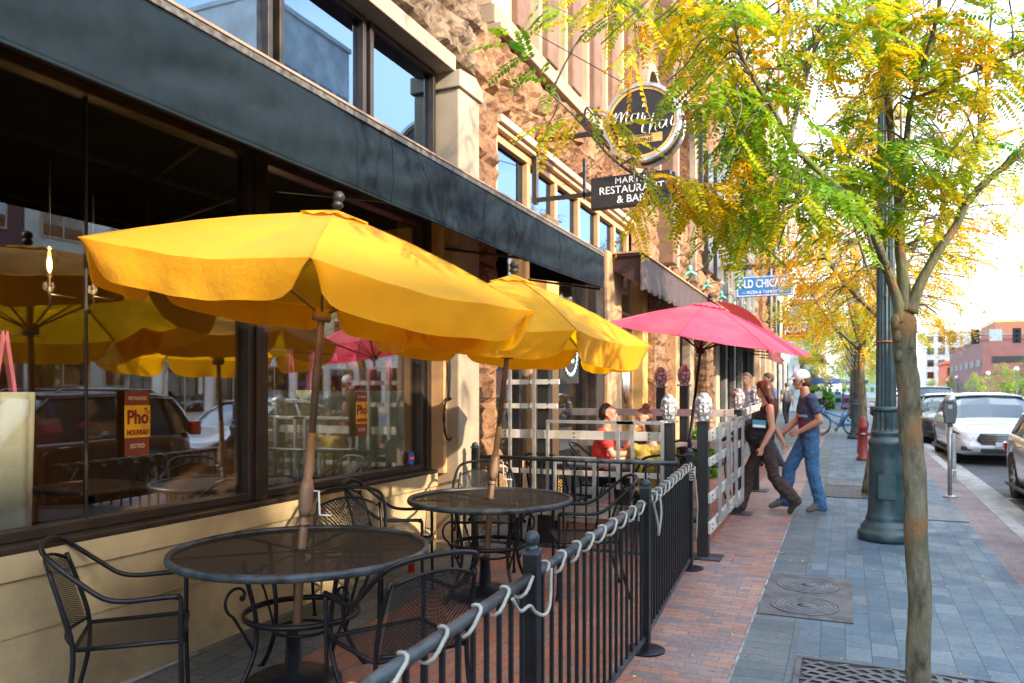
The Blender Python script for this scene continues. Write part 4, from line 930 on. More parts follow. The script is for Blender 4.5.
fence_post(-3.33, 6.75, 'fence post at the wall end of the cross fence', False)
# rope wound round the top rail
def rope(y0, y1, pitch, label, seed, rad=.043, drop=0):
    pts = []; n = int((y1 - y0) / pitch * 14); rnd = random.Random(seed); j = [rnd.uniform(.8, 1.35) for _ in range(200)]
    for k in range(n + 1):
        t = k / n; y = y0 + (y1 - y0) * t; a = 2 * math.pi * (y - y0) / pitch; q = j[int(a / 6.283) % 200]
        rr = .0275
        low = max(0, -math.sin(a)); 
        pts.append((fx(y) + (rr + .014 * low * q) * math.cos(a) , y + .02 * math.sin(a * 2), gz(y) + FZ + (rr) * math.sin(a) - .012 * q * low ** 1.5 - .003))
    m = MB(); m.tube(pts, .0068, 7); return m
m = rope(.8, 2.70, .235, '', 1)
tag(m.build('rope', M['rope']), 'off white rope wound loosely round the rail of the nearest fence panel', 'rope', 'ropes wound round the fence rails')
m = rope(2.86, 4.55, .20, '', 2)
m.tube(spline([(fx(2.5) + .03, 2.5, .985 - .04), (-1.09, 2.58, .88), (-1.085, 2.66, .88), (-1.085, 2.72, .84), (-1.08, 2.80, .81), (-1.08, 2.86, .84), (-1.09, 2.90, .97)], 6), .0068, 7)
tag(m.build('rope', M['rope']), 'off white rope on the second fence panel, one loop sagging past the ball topped post', 'rope', 'ropes wound round the fence rails')
m = rope(4.7, 6.66, .175, '', 3)
m.tube(spline([(-1.10, 4.72, 1.0), (-1.085, 4.78, .86), (-1.09, 4.82, .78), (-1.09, 4.9, .9), (-1.11, 4.95, 1.02)], 6), .008, 6)
for k in range(5): m.tube([(-1.25 + .05 * math.cos(t), 6.70 + .05 * math.sin(t), 1.03 - k * .022 + .01 * math.sin(2 * t)) for t in [i * .45 for i in range(14)]], .0085, 6, closed=True)
m.tube(spline([(-1.20, 6.66, 1.0), (-1.18, 6.70, .75), (-1.19, 6.74, .55), (-1.20, 6.76, .42)], 5), .008, 6)
tag(m.build('rope', M['rope']), 'off white rope tightly coiled on the third fence panel and bundled on its far post', 'rope', 'ropes wound round the fence rails')

# ---------------- wooden and steel barricades round the next patio
crystal = NT('silver_head'); v = crystal.coord(); vz = crystal.new('ShaderNodeTexVoronoi'); vz.inputs['Scale'].default_value = 28; crystal.link(v, vz.inputs['Vector'])
crystal.base(crystal.ramp(vz.outputs['Distance'], [(.2, (.8, .8, .8)), (.6, (.2, .2, .22))])); crystal.rough(.3); crystal.b.inputs['Metallic'].default_value = .05; crystal.bump(vz.outputs['Distance'], .8, .02); M['crystal'] = crystal.m
def bpost(x, y, h, label, head=True, w=.10):
    r = empty('wooden_post', (x, y, gz(y)), 0, label, 'post', 'black square posts of the barricade')
    m = MB(); m.box(-w / 2, w / 2, -w / 2, w / 2, .012, h); m.build('post', M['black'], r, bevel=.004)
    m = MB(); m.box(-.17, .17, -.14, .14, 0, .012); m.build('base_plate', M['iron_worn'], r, bevel=.003)
    if head:
        m = MB(); m.box(-.075, .075, -.075, .075, h, h + .02); m.lathe([(.045, h + .02), (.075, h + .08), (.082, h + .15), (.07, h + .21), (.035, h + .255), (.005, h + .265)], (0, 0, 0), 14, sm=False); m.build('silver_ornament', M['crystal'], r)
    return r
def board(a, b, h, label, bolts=True):
    a = Vector(a); b = Vector(b); r = empty('barricade_board', a, 0, label, 'board', 'silver painted boards of the barricade')
    m = MB(); m.beam((0, 0, 0), b - a, .025, h); m.build('board', M['silver_wood'], r, bevel=.003)
    d = (b - a).normalized(); nrm = Vector((-d.y, d.x, 0)); nrm = nrm if nrm.dot(Vector((.3, -1, 0))) > 0 else -nrm
    m = MB(); L = (b - a).length
    for t in (.1, L * .5, L - .1):
        for z in (-.02, .02): m.sphere(d * t + nrm * .014 + Vector((0, 0, z)), .008, 6)
    m.build('bolts', M['iron'], r); return r
def frame(c, d, w, h, label, t=.03):
    c = Vector(c); d = Vector(d).normalized(); m = MB(); up = Vector((0, 0, 1))
    p = [c - d * w / 2, c + d * w / 2, c + d * w / 2 + up * h, c - d * w / 2 + up * h]
    m.beam(p[0] - d * t / 2, p[1] + d * t / 2, t, t); m.beam(p[3] - d * t / 2, p[2] + d * t / 2, t, t); m.beam(p[0] + up * t / 2, p[3] - up * t / 2, t, t); m.beam(p[1] + up * t / 2, p[2] - up * t / 2, t, t)
    return tag(m.build('steel_frame', M['steel'], bevel=.003), label, 'steel frame', 'rectangular steel frames on the barricade')
XC = -1.21
bpost(XC, 7.19, 1.25, 'black square post with a large silver ornament at the barricade corner, nearest the walkway')
bpost(-1.53, 7.20, 1.23, 'black square post with a patterned silver ornament just left of the corner post')
bpost(-2.78, 7.22, 1.78, 'tall black post, the right one of the pair beside the white boards by the wall', False, .12)
bpost(-3.10, 7.22, 1.78, 'tall black post, the left one of the pair nearest the wall', False, .11)
bpost(-2.14, 9.6, 1.52, 'far black post with a pale ornament, left of two under the pink umbrella', True)
bpost(-1.85, 9.6, 1.54, 'far black post with a pale ornament, right of two under the pink umbrella', True)
bpost(XC, 9.62, 1.25, 'black square post at the far end of the street side barricade, behind the woman', True)
bpost(XC, 11.6, 1.25, 'farthest black post beyond the walking woman', True)
g0 = gz(7.2)
board((-3.28, 7.15, 1.27), (-1.60, 7.14, 1.27), .085, 'long silver board across the patio at table height, lit by the sun')
board((-3.22, 7.15, 1.55), (-2.62, 7.15, 1.55), .05, 'short silver board above the long one, by the wall')
board((-3.22, 7.15, 1.79), (-2.60, 7.15, 1.79), .05, 'topmost short silver board by the wall')
board((-3.28, 7.15, .90), (-1.60, 7.14, .90), .05, 'middle silver board across the patio behind the iron fence')
board((-3.28, 7.15, .52), (-1.60, 7.14, .52), .10, 'lowest silver board across the patio behind the iron fence')
for z, h, t in ((1.29, .10, 'top'), (1.05, .075, 'second'), (.72, .09, 'third'), (.45, .11, 'lowest')):
    board((XC + .065, 7.12, z), (XC + .065, 9.66, z + .05), h, t + ' silver board of the street side barricade beside the walking woman')
for z, t in ((1.44, 'upper'), (1.05, 'lower')):
    board((-3.3, 9.55, z), (-1.25, 9.55, z), .09, t + ' silver board of the far barricade row under the pink umbrella')
for z in (1.45, 1.1, .75): board((XC + .065, 9.72, z), (XC + .065, 11.6, z + .04), .09, 'silver board beyond the walking woman, ' + {1.45: 'top', 1.1: 'middle', .75: 'bottom'}[z] + ' one')
SY = (0, 1, 0); SX = (1, 0, 0)
frame((XC + .105, 7.75, .48), SY, .55, .90, 'tall steel frame on the street side barricade, nearest the corner')
frame((XC + .105, 8.35, .75), SY, .45, .68, 'steel frame in the middle of the street side barricade')
frame((XC + .105, 8.95, .45), SY, .55, .95, 'steel frame at the far end of the street side barricade')
frame((-2.28, 7.10, .60), SX, .85, .80, 'wide steel frame in front of the seated man')
frame((-1.78, 7.10, .78), SX, .42, .62, 'small steel frame in front of the woman and the mustard shirt')
frame((-2.42, 7.07, .45), SX, .40, .60, 'low steel frame below the seated man')
frame((-2.98, 7.10, .45), SX, .26, 1.5, 'tall narrow steel frame between the two tall posts')
# tables and chairs of that patio
def sq_table(x, y, w, d, label, h=.74):
    r = empty('square_table', (x, y, gz(y)), 0, label, 'table'); m = MB(); m.box(-w / 2, w / 2, -d / 2, d / 2, h - .035, h); m.build('tabletop', plain('dark_grey_tabletop', (.09, .095, .1), .4), r, bevel=.008)
    for sx in (-1, 1):
        for sy in (-1, 1): m = MB(); m.box(sx * (w / 2 - .06) - .02, sx * (w / 2 - .06) + .02, sy * (d / 2 - .06) - .02, sy * (d / 2 - .06) + .02, 0, h - .036); m.build('leg', M['iron'], r)
    return r
sq_table(-2.35, 8.05, 1.15, .70, 'dark rectangular table between the seated people')
sq_table(-2.3, 11.0, 1.0, .7, 'dark table beyond the pink umbrella pole')
chair(-2.60, 8.62, 10, 'black mesh chair under the man in the red shirt', 'chairs of the second patio')
chair(-2.05, 8.95, 222, 'black mesh chair under the woman at the table', 'chairs of the second patio')
chair(-1.72, 7.72, 112, 'black mesh chair under the person in mustard', 'chairs of the second patio')
chair(-2.70, 7.50, 75, 'empty black mesh chair in front of the dark rectangular table', 'chairs of the second patio')
chair(-1.8, 10.9, 180, 'black mesh chair beyond the pink umbrella, turned to the wall', 'chairs of the second patio')
chair(-2.9, 10.6, 10, 'black mesh chair beyond the pink umbrella, beside the wall', 'chairs of the second patio')
# hanging tinsel / guitar ornament in the window
hn = empty('hanging_ornament', (-3.62, 13.4, 0), 0, 'silver wind chimes with a round wooden disc hanging before the window', 'ornament')
m = MB()
for k in range(9): m.tube([(.0, -.22 + .055 * k, 2.15 + .03 * (k % 3)), (.01, -.22 + .055 * k + .01, 1.75 - .05 * (k % 4))], .014, 5)
m.build('chime', M['white'], hn); m = MB(); m.sphere((.02, .0, 1.62), .14, 14, sc=(.3, 1, 1)); m.build('disc', plain('brown_wood_disc', (.22, .09, .03), .5), hn)
m = MB(); m.tube([(0, 0, 2.2), (0, 0, 3.0)], .01, 5); m.sphere((0, 0, 2.3), .06, 8); m.build('cord', plain('blue_cord', (.1, .3, .5), .6), hn)
# red valve by the wall
rv = empty('red_valve', (-3.45, 5.75, 0), 0, 'small red standpipe valve low on the wall behind the second table', 'valve')
m = MB(); m.tube([(0, 0, .1), (0, 0, .42)], .03, 8); m.tube([(-.2, 0, .38), (.06, 0, .38)], .03, 8); m.sphere((.04, 0, .42), .06, 10); m.build('body', plain('red_enamel', (.5, .02, .02), .4), rv)

# ================================================================== STREET FURNITURE
def prof_post(r):
    return r
def lamp_post(first, x, y, label, proto=None):
    if proto is not None: return place(proto, False, (x, y, gz(y)), 0, label, 'green cast iron lamp posts')
    r = empty('street_lamp', (x, y, gz(y)), 0, label, 'street lamp', 'green cast iron lamp posts')
    m = MB(); m.lathe([(.255, 0), (.265, .03), (.265, .075), (.25, .095), (.235, .10), (.235, .135), (.215, .16), (.195, .185), (.185, .20), (.19, .215), (.178, .24), (.168, .30), (.162, .50), (.155, .80), (.150, .93), (.162, .95), (.168, .975), (.162, 1.0), (.140, 1.02), (.128, 1.04), (.14, 1.06), (.14, 1.085), (.12, 1.10)], (0, 0, 0), 40); m.build('base', M['lamp_green'], r)
    m = MB(); m.box(-.08, .08, -.182, -.166, .42, .66); m.build('access_door', M['lamp_green'], r, bevel=.004)
    m = MB(); m.lathe([(.125, 1.10), (.118, 1.12), (.118, 1.28), (.104, 1.31)], (0, 0, 0), 32, flute=1, fd=.10, sm=False); m.lathe([(.12, 1.29), (.125, 1.31), (.115, 1.34)], (0, 0, 0), 32)
    m.lathe([(.094, 1.33), (.087, 2.5), (.08, 3.8), (.072, 4.9)], (0, 0, 0), 32, flute=1, fd=.13, sm=False); m.build('shaft', M['lamp_green'], r)
    m = MB(); m.lathe([(.09, 3.05), (.1, 3.07), (.1, 3.12), (.09, 3.14)], (0, 0, 0), 24); m.lathe([(.08, 4.9), (.11, 4.95), (.07, 5.02), (.12, 5.1), (.13, 5.14)], (0, 0, 0), 24); m.build('collar', M['lamp_green'], r)
    m = MB(); m.lathe([(.11, 5.14), (.19, 5.3), (.2, 5.45), (.14, 5.65), (.05, 5.72)], (0, 0, 0), 20); m.build('globe', plain('milky_globe', (.75, .74, .7), .3), r)
    m = MB(); m.lathe([(.06, 5.72), (.03, 5.8), (.005, 5.92)], (0, 0, 0), 12); m.build('finial', M['lamp_green'], r)
    m = MB(); m.tube([(0, -.1, 2.2), (-.3, -.1, 2.2)][:0] or [(0, .0, 2.45), (.0, -.115, 2.45)], .01, 6); m.lathe([(.1, 1.985), (.1, 1.995)], (0, 0, 0), 24); m.build('band', plain('orange_tie', (.55, .12, .03), .5), r)
    return r
lp = lamp_post(True, .36, 8.62, 'fluted dark green lamp post nearest the camera, behind the tree trunk')
for x, y, l in ((.27, 23.9, 'green lamp post in the middle distance beside the parked bicycles'), (.27, 39, 'third green lamp post down the left pavement'), (.27, 54, 'fourth green lamp post down the left pavement')):
    lamp_post(False, x, y, l, lp)
def far_lamp():
    r = empty('street_lamp', (0, 0, 0)); r['category'] = 'street lamp'
    m = MB(); m.lathe([(.2, 0), (.2, .3), (.1, .5), (.08, 4.2)], (0, 0, 0), 10); m.build('post', M['lamp_green'], r)
    m = MB(); m.sphere((0, 0, 4.5), .32, 10); m.build('globe', plain('milky_globe_far', (.75, .78, .8), .3), r); return r
fl_ = far_lamp()
for i, (x, y, l) in enumerate(((20.2, 118, 'globe lamp before the garage, nearest of the far ones'), (20.2, 140, 'globe lamp before the garage corner'), (19.6, 172, 'globe lamp along the garage wall'), (19.6, 100, 'globe lamp at the far right edge'), (21.5, 205, 'globe lamp before the orange red building'))):
    place(fl_, i == 0, (x, y, gz(y)), 0, l, 'globe lamps across the road')
# parking meter
pm = empty('parking_meter', (1.27, 11.87, gz(11.87)), 0, 'grey single head parking meter on the kerb before the white car', 'parking meter')
m = MB(); m.tube([(0, 0, .01), (0, 0, 1.08)], .032, 12); m.lathe([(.11, 0), (.10, .015), (.04, .03)], (0, 0, .002), 16); m.build('post', M['steel'], pm)
m = MB(); m.prism([(-.075, 1.10), (.075, 1.10), (.10, 1.28), (.095, 1.42), (-.095, 1.42), (-.10, 1.28)], 'y', -.07, .07); m.box(-.04, .04, -.04, .04, 1.05, 1.10); m.build('body', plain('meter_grey', (.10, .11, .12), .4, metal=.4), pm, bevel=.015)
m = MB(); m.lathe([(.095, 1.42), (.09, 1.47), (.06, 1.52), (.01, 1.54)], (0, 0, 0), 18); hd = m.build('dome', plain('meter_dome', (.5, .52, .52), .2, metal=.5), pm)
m = MB(); m.box(.03, .09, -.03, .03, .42, .95); m.box(.045, .095, -.02, .02, .22, .40); m.build('lock_box', M['steel'], pm, bevel=.005)
m = MB(); m.box(-.03, .03, -.074, -.069, 1.32, 1.38); m.build('faceplate', M['steel'], pm); pm.scale = (.82, .82, .90)
# fire hydrant style red post
hy = empty('red_bollard', (.29, 16.8, gz(16.8)), 0, 'red cast bollard on the pavement between the trees', 'bollard'); hy.scale = (.85,) * 3
m = MB(); m.lathe([(.14, 0), (.14, .05), (.1, .1), (.1, .72), (.12, .75), (.12, .8), (.09, .85), (.085, .95), (.04, 1.02)], (0, 0, .001), 18); m.tube([(-.16, 0, .62), (.16, 0, .62)], .045, 10); m.build('body', plain('red_hydrant_paint', (.24, .025, .022), .45, dirt=(.25, .05, .04)), hy)
m = MB(); m.lathe([(.06, 0), (.06, .04)], (0, -.11, .6), 8); m.build('cap', M['steel'], hy)
# covers in the pavement
def zl(y): return gz(y)
M['cast_iron'] = plain('worn_cast_iron', (.085, .10, .115), .5, metal=.4, scale=9, var=.3, bump=.3, dirt=(.14, .15, .15))
uc = empty('utility_cover', (-.28, 6.2, gz(6.2) + .003), 0, 'dark rectangular steel plate with two round manhole lids set in the pavers', 'manhole cover'); SL = Matrix.Rotation(math.atan(.0238), 4, 'X')
m = MB(); m.box(-.30, .32, -.58, .60, 0, .005); m.build('plate', M['cast_iron'], uc, M=SL)
for cy, nm in ((-.28, 'near'), (.30, 'far')):
    m = MB()
    m.lathe([(.235, .0052), (.235, .009), (.225, .009), (.225, .0055)], (0, cy, 0), 40)
    for rr in (.20, .165, .13, .095): m.tube([(rr * math.cos(k * .196), cy + rr * math.sin(k * .196), .0075) for k in range(32)], .003, 4, closed=True)
    m.lathe([(.05, .006), (.05, .012), (.01, .013)], (0, cy, 0), 12); m.build('round_lid', M['cast_iron'], uc, M=SL)
    m = MB(); m.lathe([(.22, .0053), (.22, .007)], (0, cy, 0), 32); m.build('lid_disc', plain('lid_grey', (.095, .115, .13), .5, scale=15, var=.3), uc, M=SL)
m = MB(); m.box(-.16, .36, -.4, .4, 0, .004); o = m.build('utility_cover', M['cast_iron'], None, M=SL); o.location = (-.1, 12.6, gz(12.6) + .004); tag(o, 'plain dark rectangular cover plate farther along the pavement', 'cover plate')
m = MB(); m.box(-.3, .3, -.5, .5, 0, .004); o = m.build('utility_cover', M['cast_iron'], None, M=SL); o.location = (.95, 10.4, gz(10.4) + .004); tag(o, 'plain dark cover plate near the kerb right of the lamp post', 'cover plate')
# tree grate
def tree_grate(x, y, label):
    r = empty('tree_grate', (x, y, gz(y) + .003), 0, label, 'tree grate', 'cast iron tree grates')
    m = MB(); S = .60
    for (a, b, c, d) in ((-S, S, -S, -S + .03), (-S, S, S - .03, S), (-S, -S + .03, -S + .03, S - .03), (S - .03, S, -S + .03, S - .03)): m.box(a, b, c, d, 0, .012)
    for i in range(9):
        rr = .17 + i * .072; n = max(20, int(rr * 90))
        for k in range(n):
            a = 2 * math.pi * (k + (.5 if i % 2 else 0)) / n; 
            if (k % 2) == 0 or True:
                b = a + 2 * math.pi / n * .45; P = lambda q, t, z: (q * math.cos(t), q * math.sin(t), z)
                if max(abs(rr * math.cos(a)), abs(rr * math.sin(a))) > S - .05: continue
                m.add([P(rr - .024, a, .010), P(rr + .028, a + .06 / rr * .3, .010), P(rr + .028, b + .06 / rr * .3, .010), P(rr - .024, b, .010)], [(0, 1, 2, 3)])
        for k in range(72):
            a = 2 * math.pi * k / 72; b = 2 * math.pi * (k + 1) / 72; q0, q1 = rr + .028, rr + .048
            pts = [(q0 * math.cos(a), q0 * math.sin(a)), (q1 * math.cos(a), q1 * math.sin(a)), (q1 * math.cos(b), q1 * math.sin(b)), (q0 * math.cos(b), q0 * math.sin(b))]
            if max(max(abs(p[0]), abs(p[1])) for p in pts) > S - .03: continue
            m.add([(p[0], p[1], .0102) for p in pts], [(0, 1, 2, 3)])
    m.build('grating', M['cast_iron'], r, M=SL, fix=False)
    m = MB(); m.box(-S, S, -S, S, 0, .0035); m.build('pit', M['black'], r, M=SL)
    return r
tree_grate(.33, 4.24, 'large radial slotted iron grate round the nearest tree trunk')
tree_grate(.27, 11.9, 'radial iron grate round the second tree trunk')
# fallen leaves
m = MB(); rnd = random.Random(4)
for k in range(620):
    y = rnd.uniform(2.2, 16) if k % 3 else rnd.uniform(2.2, 8); x = rnd.uniform(-3.4, 1.7); s = rnd.uniform(.006, .016) * (1 + .04 * y); a = rnd.uniform(0, 6.28); z = gz(y) + .007
    m.add([(x + s * math.cos(a), y + s * math.sin(a), z), (x - s * .4 * math.sin(a), y + s * .4 * math.cos(a), z + .006), (x - s * math.cos(a), y - s * math.sin(a), z + .001), (x + s * .4 * math.sin(a), y - s * .4 * math.cos(a), z + .003)], [(0, 1, 2, 3)], k % 2)
tag(m.build('fallen_leaves', [plain('fallen_yellow', (.6, .4, .05), .7), plain('fallen_orange', (.55, .25, .04), .7)], fix=False), 'tiny yellow leaflets scattered over the paving', 'leaves', kind='stuff')
# ================================================================== TREES
CA, SA = RV.x, RV.y
def at(u, v, d):
    """point at depth d in the world for a direction measured on the photograph"""
    l = (u - 512) / 770; w = (394 - v) / 770
    return Vector(((l * CA - SA) * d, (l * SA + CA) * d, H_EYE + w * d))
lf = NT('honey_locust_leaf'); ca = lf.new('ShaderNodeAttribute'); ca.attribute_name = 'Col'
lf.base(ca.outputs['Color']); lf.rough(.55); lf.b.inputs['Specular IOR Level'].default_value = .3
tr_ = lf.new('ShaderNodeBsdfTranslucent'); lf.link(ca.outputs['Color'], tr_.inputs[0]); mx_ = lf.new('ShaderNodeMixShader'); mx_.inputs[0].default_value = .5
lf.link(lf.b.outputs[0], mx_.inputs[1]); lf.link(tr_.outputs[0], mx_.inputs[2]); lf.link(mx_.outputs[0], lf.o.inputs[0]); M['leaf'] = lf.m
bk_ = NT('smooth_grey_green_bark'); v = bk_.coord(scale=(1, 1, .35)); n1 = bk_.noise(v, 14, 6, .65); n2 = bk_.noise(v, 3, 4, .6)
c_ = bk_.ramp(n1, [(.32, (.035, .03, .022)), (.46, (.16, .14, .09)), (.64, (.30, .27, .18))]); c_ = bk_.mix(bk_.ramp(n2, [(.46, (0, 0, 0)), (.62, (.75,) * 3)]), c_, (.135, .15, .055))
v3 = bk_.coord(scale=(1.2, 1.2, .5)); c_ = bk_.mix(bk_.ramp(bk_.noise(v3, 5, 3, .5), [(.55, (0, 0, 0)), (.62, (.85,) * 3)]), c_, (.32, .15, .045))
bk_.base(c_); bk_.rough(.85); bk_.bump(bk_.noise(v, 22, 8, .75), 1.0, .035); M['bark'] = bk_.m
M['bark_grey'] = plain('grey_branch_bark', (.12, .11, .09), .85, scale=10, bump=.4, dirt=(.15, .15, .09))

GREEN, LIME, YEL, ORA = (.085, .29, .02), (.30, .46, .015), (.85, .58, .01), (.85, .36, .01)
def leafmesh(name, leaves, parent, pairs=9, lw=.010, ll=.024):
    """leaves: list of (pos, dir, length, colour).  Every compound leaf is a rachis with pairs of leaflets."""
    N = len(leaves); P = np.array([l[0] for l in leaves]); D = np.array([l[1] for l in leaves]); L = np.array([l[2] for l in leaves]); C = np.array([l[3] for l in leaves])
    D /= np.linalg.norm(D, axis=1)[:, None]; rs = np.random.RandomState(N)
    S = np.cross(D, np.array([0, 0, 1.0])) + rs.normal(0, .25, (N, 3)); S -= D * (S * D).sum(1)[:, None]; S /= np.linalg.norm(S, axis=1)[:, None] + 1e-9
    U = np.cross(S, D); vs = []; cols = []
    for k in range(pairs):
        t = (k + .7) / pairs; base = P + D * (L * t)[:, None]; base[:, 2] -= .22 * L * t * t; sc = (1 - .45 * abs(t - .4)) * (L / .15)
        for s in (-1, 1):
            ang = rs.uniform(.95, 1.2, N); dr = D * np.cos(ang)[:, None] + S * (s * np.sin(ang))[:, None] - U * rs.uniform(0, .3, N)[:, None] - np.array([0, 0, .15])
            dr /= np.linalg.norm(dr, axis=1)[:, None]; le = (ll * sc * rs.uniform(.8, 1.15, N))[:, None]; wd = (lw * sc)[:, None] * .5
            nn = D - dr * (D * dr).sum(1)[:, None]; nn /= np.linalg.norm(nn, axis=1)[:, None] + 1e-9; nn = nn + U * rs.uniform(-.4, .4, N)[:, None]
            q = np.stack([base, base + dr * le * .45 + nn * wd, base + dr * le, base + dr * le * .55 - nn * wd], 1); vs.append(q)
            cols.append(np.clip(C * rs.uniform(.8, 1.2, (N, 1)), 0, 1))
    V = np.concatenate(vs).reshape(-1, 3); CC = np.repeat(np.concatenate(cols), 4, axis=0); nf = len(V) // 4
    me = bpy.data.meshes.new(name); me.vertices.add(len(V)); me.vertices.foreach_set('co', V.ravel()); me.loops.add(len(V)); me.loops.foreach_set('vertex_index', np.arange(len(V)))
    me.polygons.add(nf); me.polygons.foreach_set('loop_start', np.arange(nf) * 4); me.polygons.foreach_set('loop_total', np.full(nf, 4)); me.update(calc_edges=True)
    a = me.color_attributes.new('Col', 'FLOAT_COLOR', 'POINT'); a.data.foreach_set('color', np.concatenate([CC, np.ones((len(CC), 1))], 1).ravel())
    me.materials.append(M['leaf']); o = bpy.data.objects.new(name, me); COL.objects.link(o); o.parent = parent; return o
def lerp3(a, b, t): return tuple(x + (y - x) * t for x, y in zip(a, b))
def leafcol(rnd, yellow):
    """yellow 0..1 : how far the twig has turned"""
    t = max(0, min(1, yellow + rnd.gauss(0, .13)))
    if t < .4: return lerp3(GREEN, LIME, t / .4)
    if t < .7: return lerp3(LIME, YEL, (t - .4) / .3)
    return lerp3(YEL, ORA, (t - .7) / .3 * .75)
def twig(rnd, tw, leaves, start, d, length, yellow, nl, L, seg=6):
    p = Vector(start); d = Vector(d).normalized(); pts = [p.copy()]; st = length / seg
    for k in range(seg):
        d = (d + Vector((rnd.gauss(0, .13), rnd.gauss(0, .13), rnd.gauss(-.045, .09)))).normalized(); p = p + d * st; pts.append(p.copy())
    tw.tube(pts, [.0020 * (1 - .7 * i / seg) * (L / .15) for i in range(seg + 1)], 4, caps=False)
    for k in range(nl):
        t = (k + rnd.random()) / nl * seg; i = min(seg - 1, int(t)); q = pts[i].lerp(pts[i + 1], t - i); ax = (pts[i + 1] - pts[i]).normalized()
        sd = ax.cross(Vector((rnd.gauss(0, .35), rnd.gauss(0, .35), 1))).normalized() * (1 if k % 2 else -1)
        dd = ax * rnd.uniform(.4, .8) + sd * rnd.uniform(.5, .8) + Vector((0, 0, rnd.uniform(-.85, .05)))
        leaves.append((tuple(q), tuple(dd.normalized()), L * rnd.uniform(.75, 1.2), leafcol(rnd, yellow + .12 * math.sin(k))))

t1 = empty('honey_locust_tree', (.33, 4.24, gz(4.24)), 0, 'nearest honey locust tree with green and yellow leaves, trunk rising from the iron grate', 'tree', 'honey locust trees along the pavement')
inv1 = Matrix.Translation((-.33, -4.24, -gz(4.24)))
trunk = [(.33, 4.24, gz(4.24) - .02)] + [tuple(at(u, v, 3.77)) for u, v in ((918, 660), (920, 600), (916, 540), (915, 480), (910, 430), (909, 390), (905, 355), (904, 330), (904, 308))]
m = MB(); pts = spline(trunk, 8); N = len(pts)
m.tube(pts, [(.054 + .012 * math.exp(-i / 4) - .004 * i / N) * (1 + .07 * noise.noise(Vector((i * .35, 2, 1))) + .05 * noise.noise(Vector((i * 1.1, 5, 1)))) + .006 * math.exp(-((i - N * .90) / 5) ** 2) - .030 * max(0, (i - N * .93) / (N * .07)) for i in range(N)], 20)
for (u, v, d, r_) in ((896, 322, 3.74, .030), (898, 336, 3.73, .022), (899, 356, 3.72, .020), (911, 345, 3.71, .018), (908, 440, 3.73, .016), (924, 520, 3.73, .014), (926, 575, 3.73, .013)): m.sphere(at(u, v, d + .012), r_ * .85, 12, sc=(1, 1, 1.7))
m.build('trunk', M['bark'], t1, M=inv1)
limbs = {
 'L': ([(901, 322, 3.76), (897, 300, 3.75), (888, 273, 3.70), (876, 240, 3.62), (860, 216, 3.55), (838, 188, 3.5), (812, 165, 3.45), (790, 142, 3.4), (775, 112, 3.35), (757, 85, 3.3), (742, 55, 3.25), (733, 15, 3.2), (722, -40, 3.1)], .030, .004),
 'LL': ([(838, 188, 3.5), (805, 200, 3.6), (765, 200, 3.7), (725, 203, 3.75), (690, 198, 3.75), (652, 184, 3.7), (614, 160, 3.6), (578, 120, 3.55), (545, 88, 3.5)], .016, .004),
 'L3': ([(790, 142, 3.4), (800, 95, 3.5), (815, 45, 3.6), (820, -20, 3.7), (830, -90, 3.8)], .014, .005),
 'C': ([(904, 312, 3.77), (903, 280, 3.78), (900, 245, 3.8), (899, 205, 3.85), (893, 160, 3.9), (889, 110, 3.95), (884, 60, 4.0), (880, 0, 4.1), (885, -90, 4.2), (880, -220, 4.3)], .034, .010),
 'C2': ([(899, 205, 3.85), (905, 150, 3.75), (912, 100, 3.7), (928, 50, 3.6), (940, 0, 3.5), (950, -80, 3.4)], .018, .007),
 'R': ([(909, 312, 3.76), (920, 284, 3.74), (938, 252, 3.72), (956, 226, 3.70), (966, 204, 3.68), (990, 178, 3.65), (1024, 152, 3.6), (1070, 118, 3.55), (1120, 60, 3.5), (1150, 0, 3.5)], .030, .010),
 'R2': ([(912, 100, 3.7), (935, 90, 3.6), (965, 75, 3.5), (1000, 62, 3.4), (1040, 40, 3.3)], .010, .004),
 'R3': ([(956, 226, 3.70), (975, 160, 3.9), (985, 100, 4.1), (990, 30, 4.2), (1000, -80, 4.3)], .012, .005),
}
allp = []
for k, (pp, ra_, rb2) in limbs.items():
    pts = spline([at(*p) for p in pp], 6); N = len(pts); m = MB()
    m.tube(pts, [(ra_ + (rb2 - ra_) * (i / N) ** .65 + (.012 * math.exp(-i / 2.5) if ra_ > .02 else 0)) * (1 + .10 * noise.noise(Vector((i * .5, ra_ * 90, 1)))) for i in range(N)], 10); m.build('limb', M['bark'] if ra_ > .025 else M['bark_grey'], t1, M=inv1)
    allp += pts[6:]
rnd = random.Random(21)
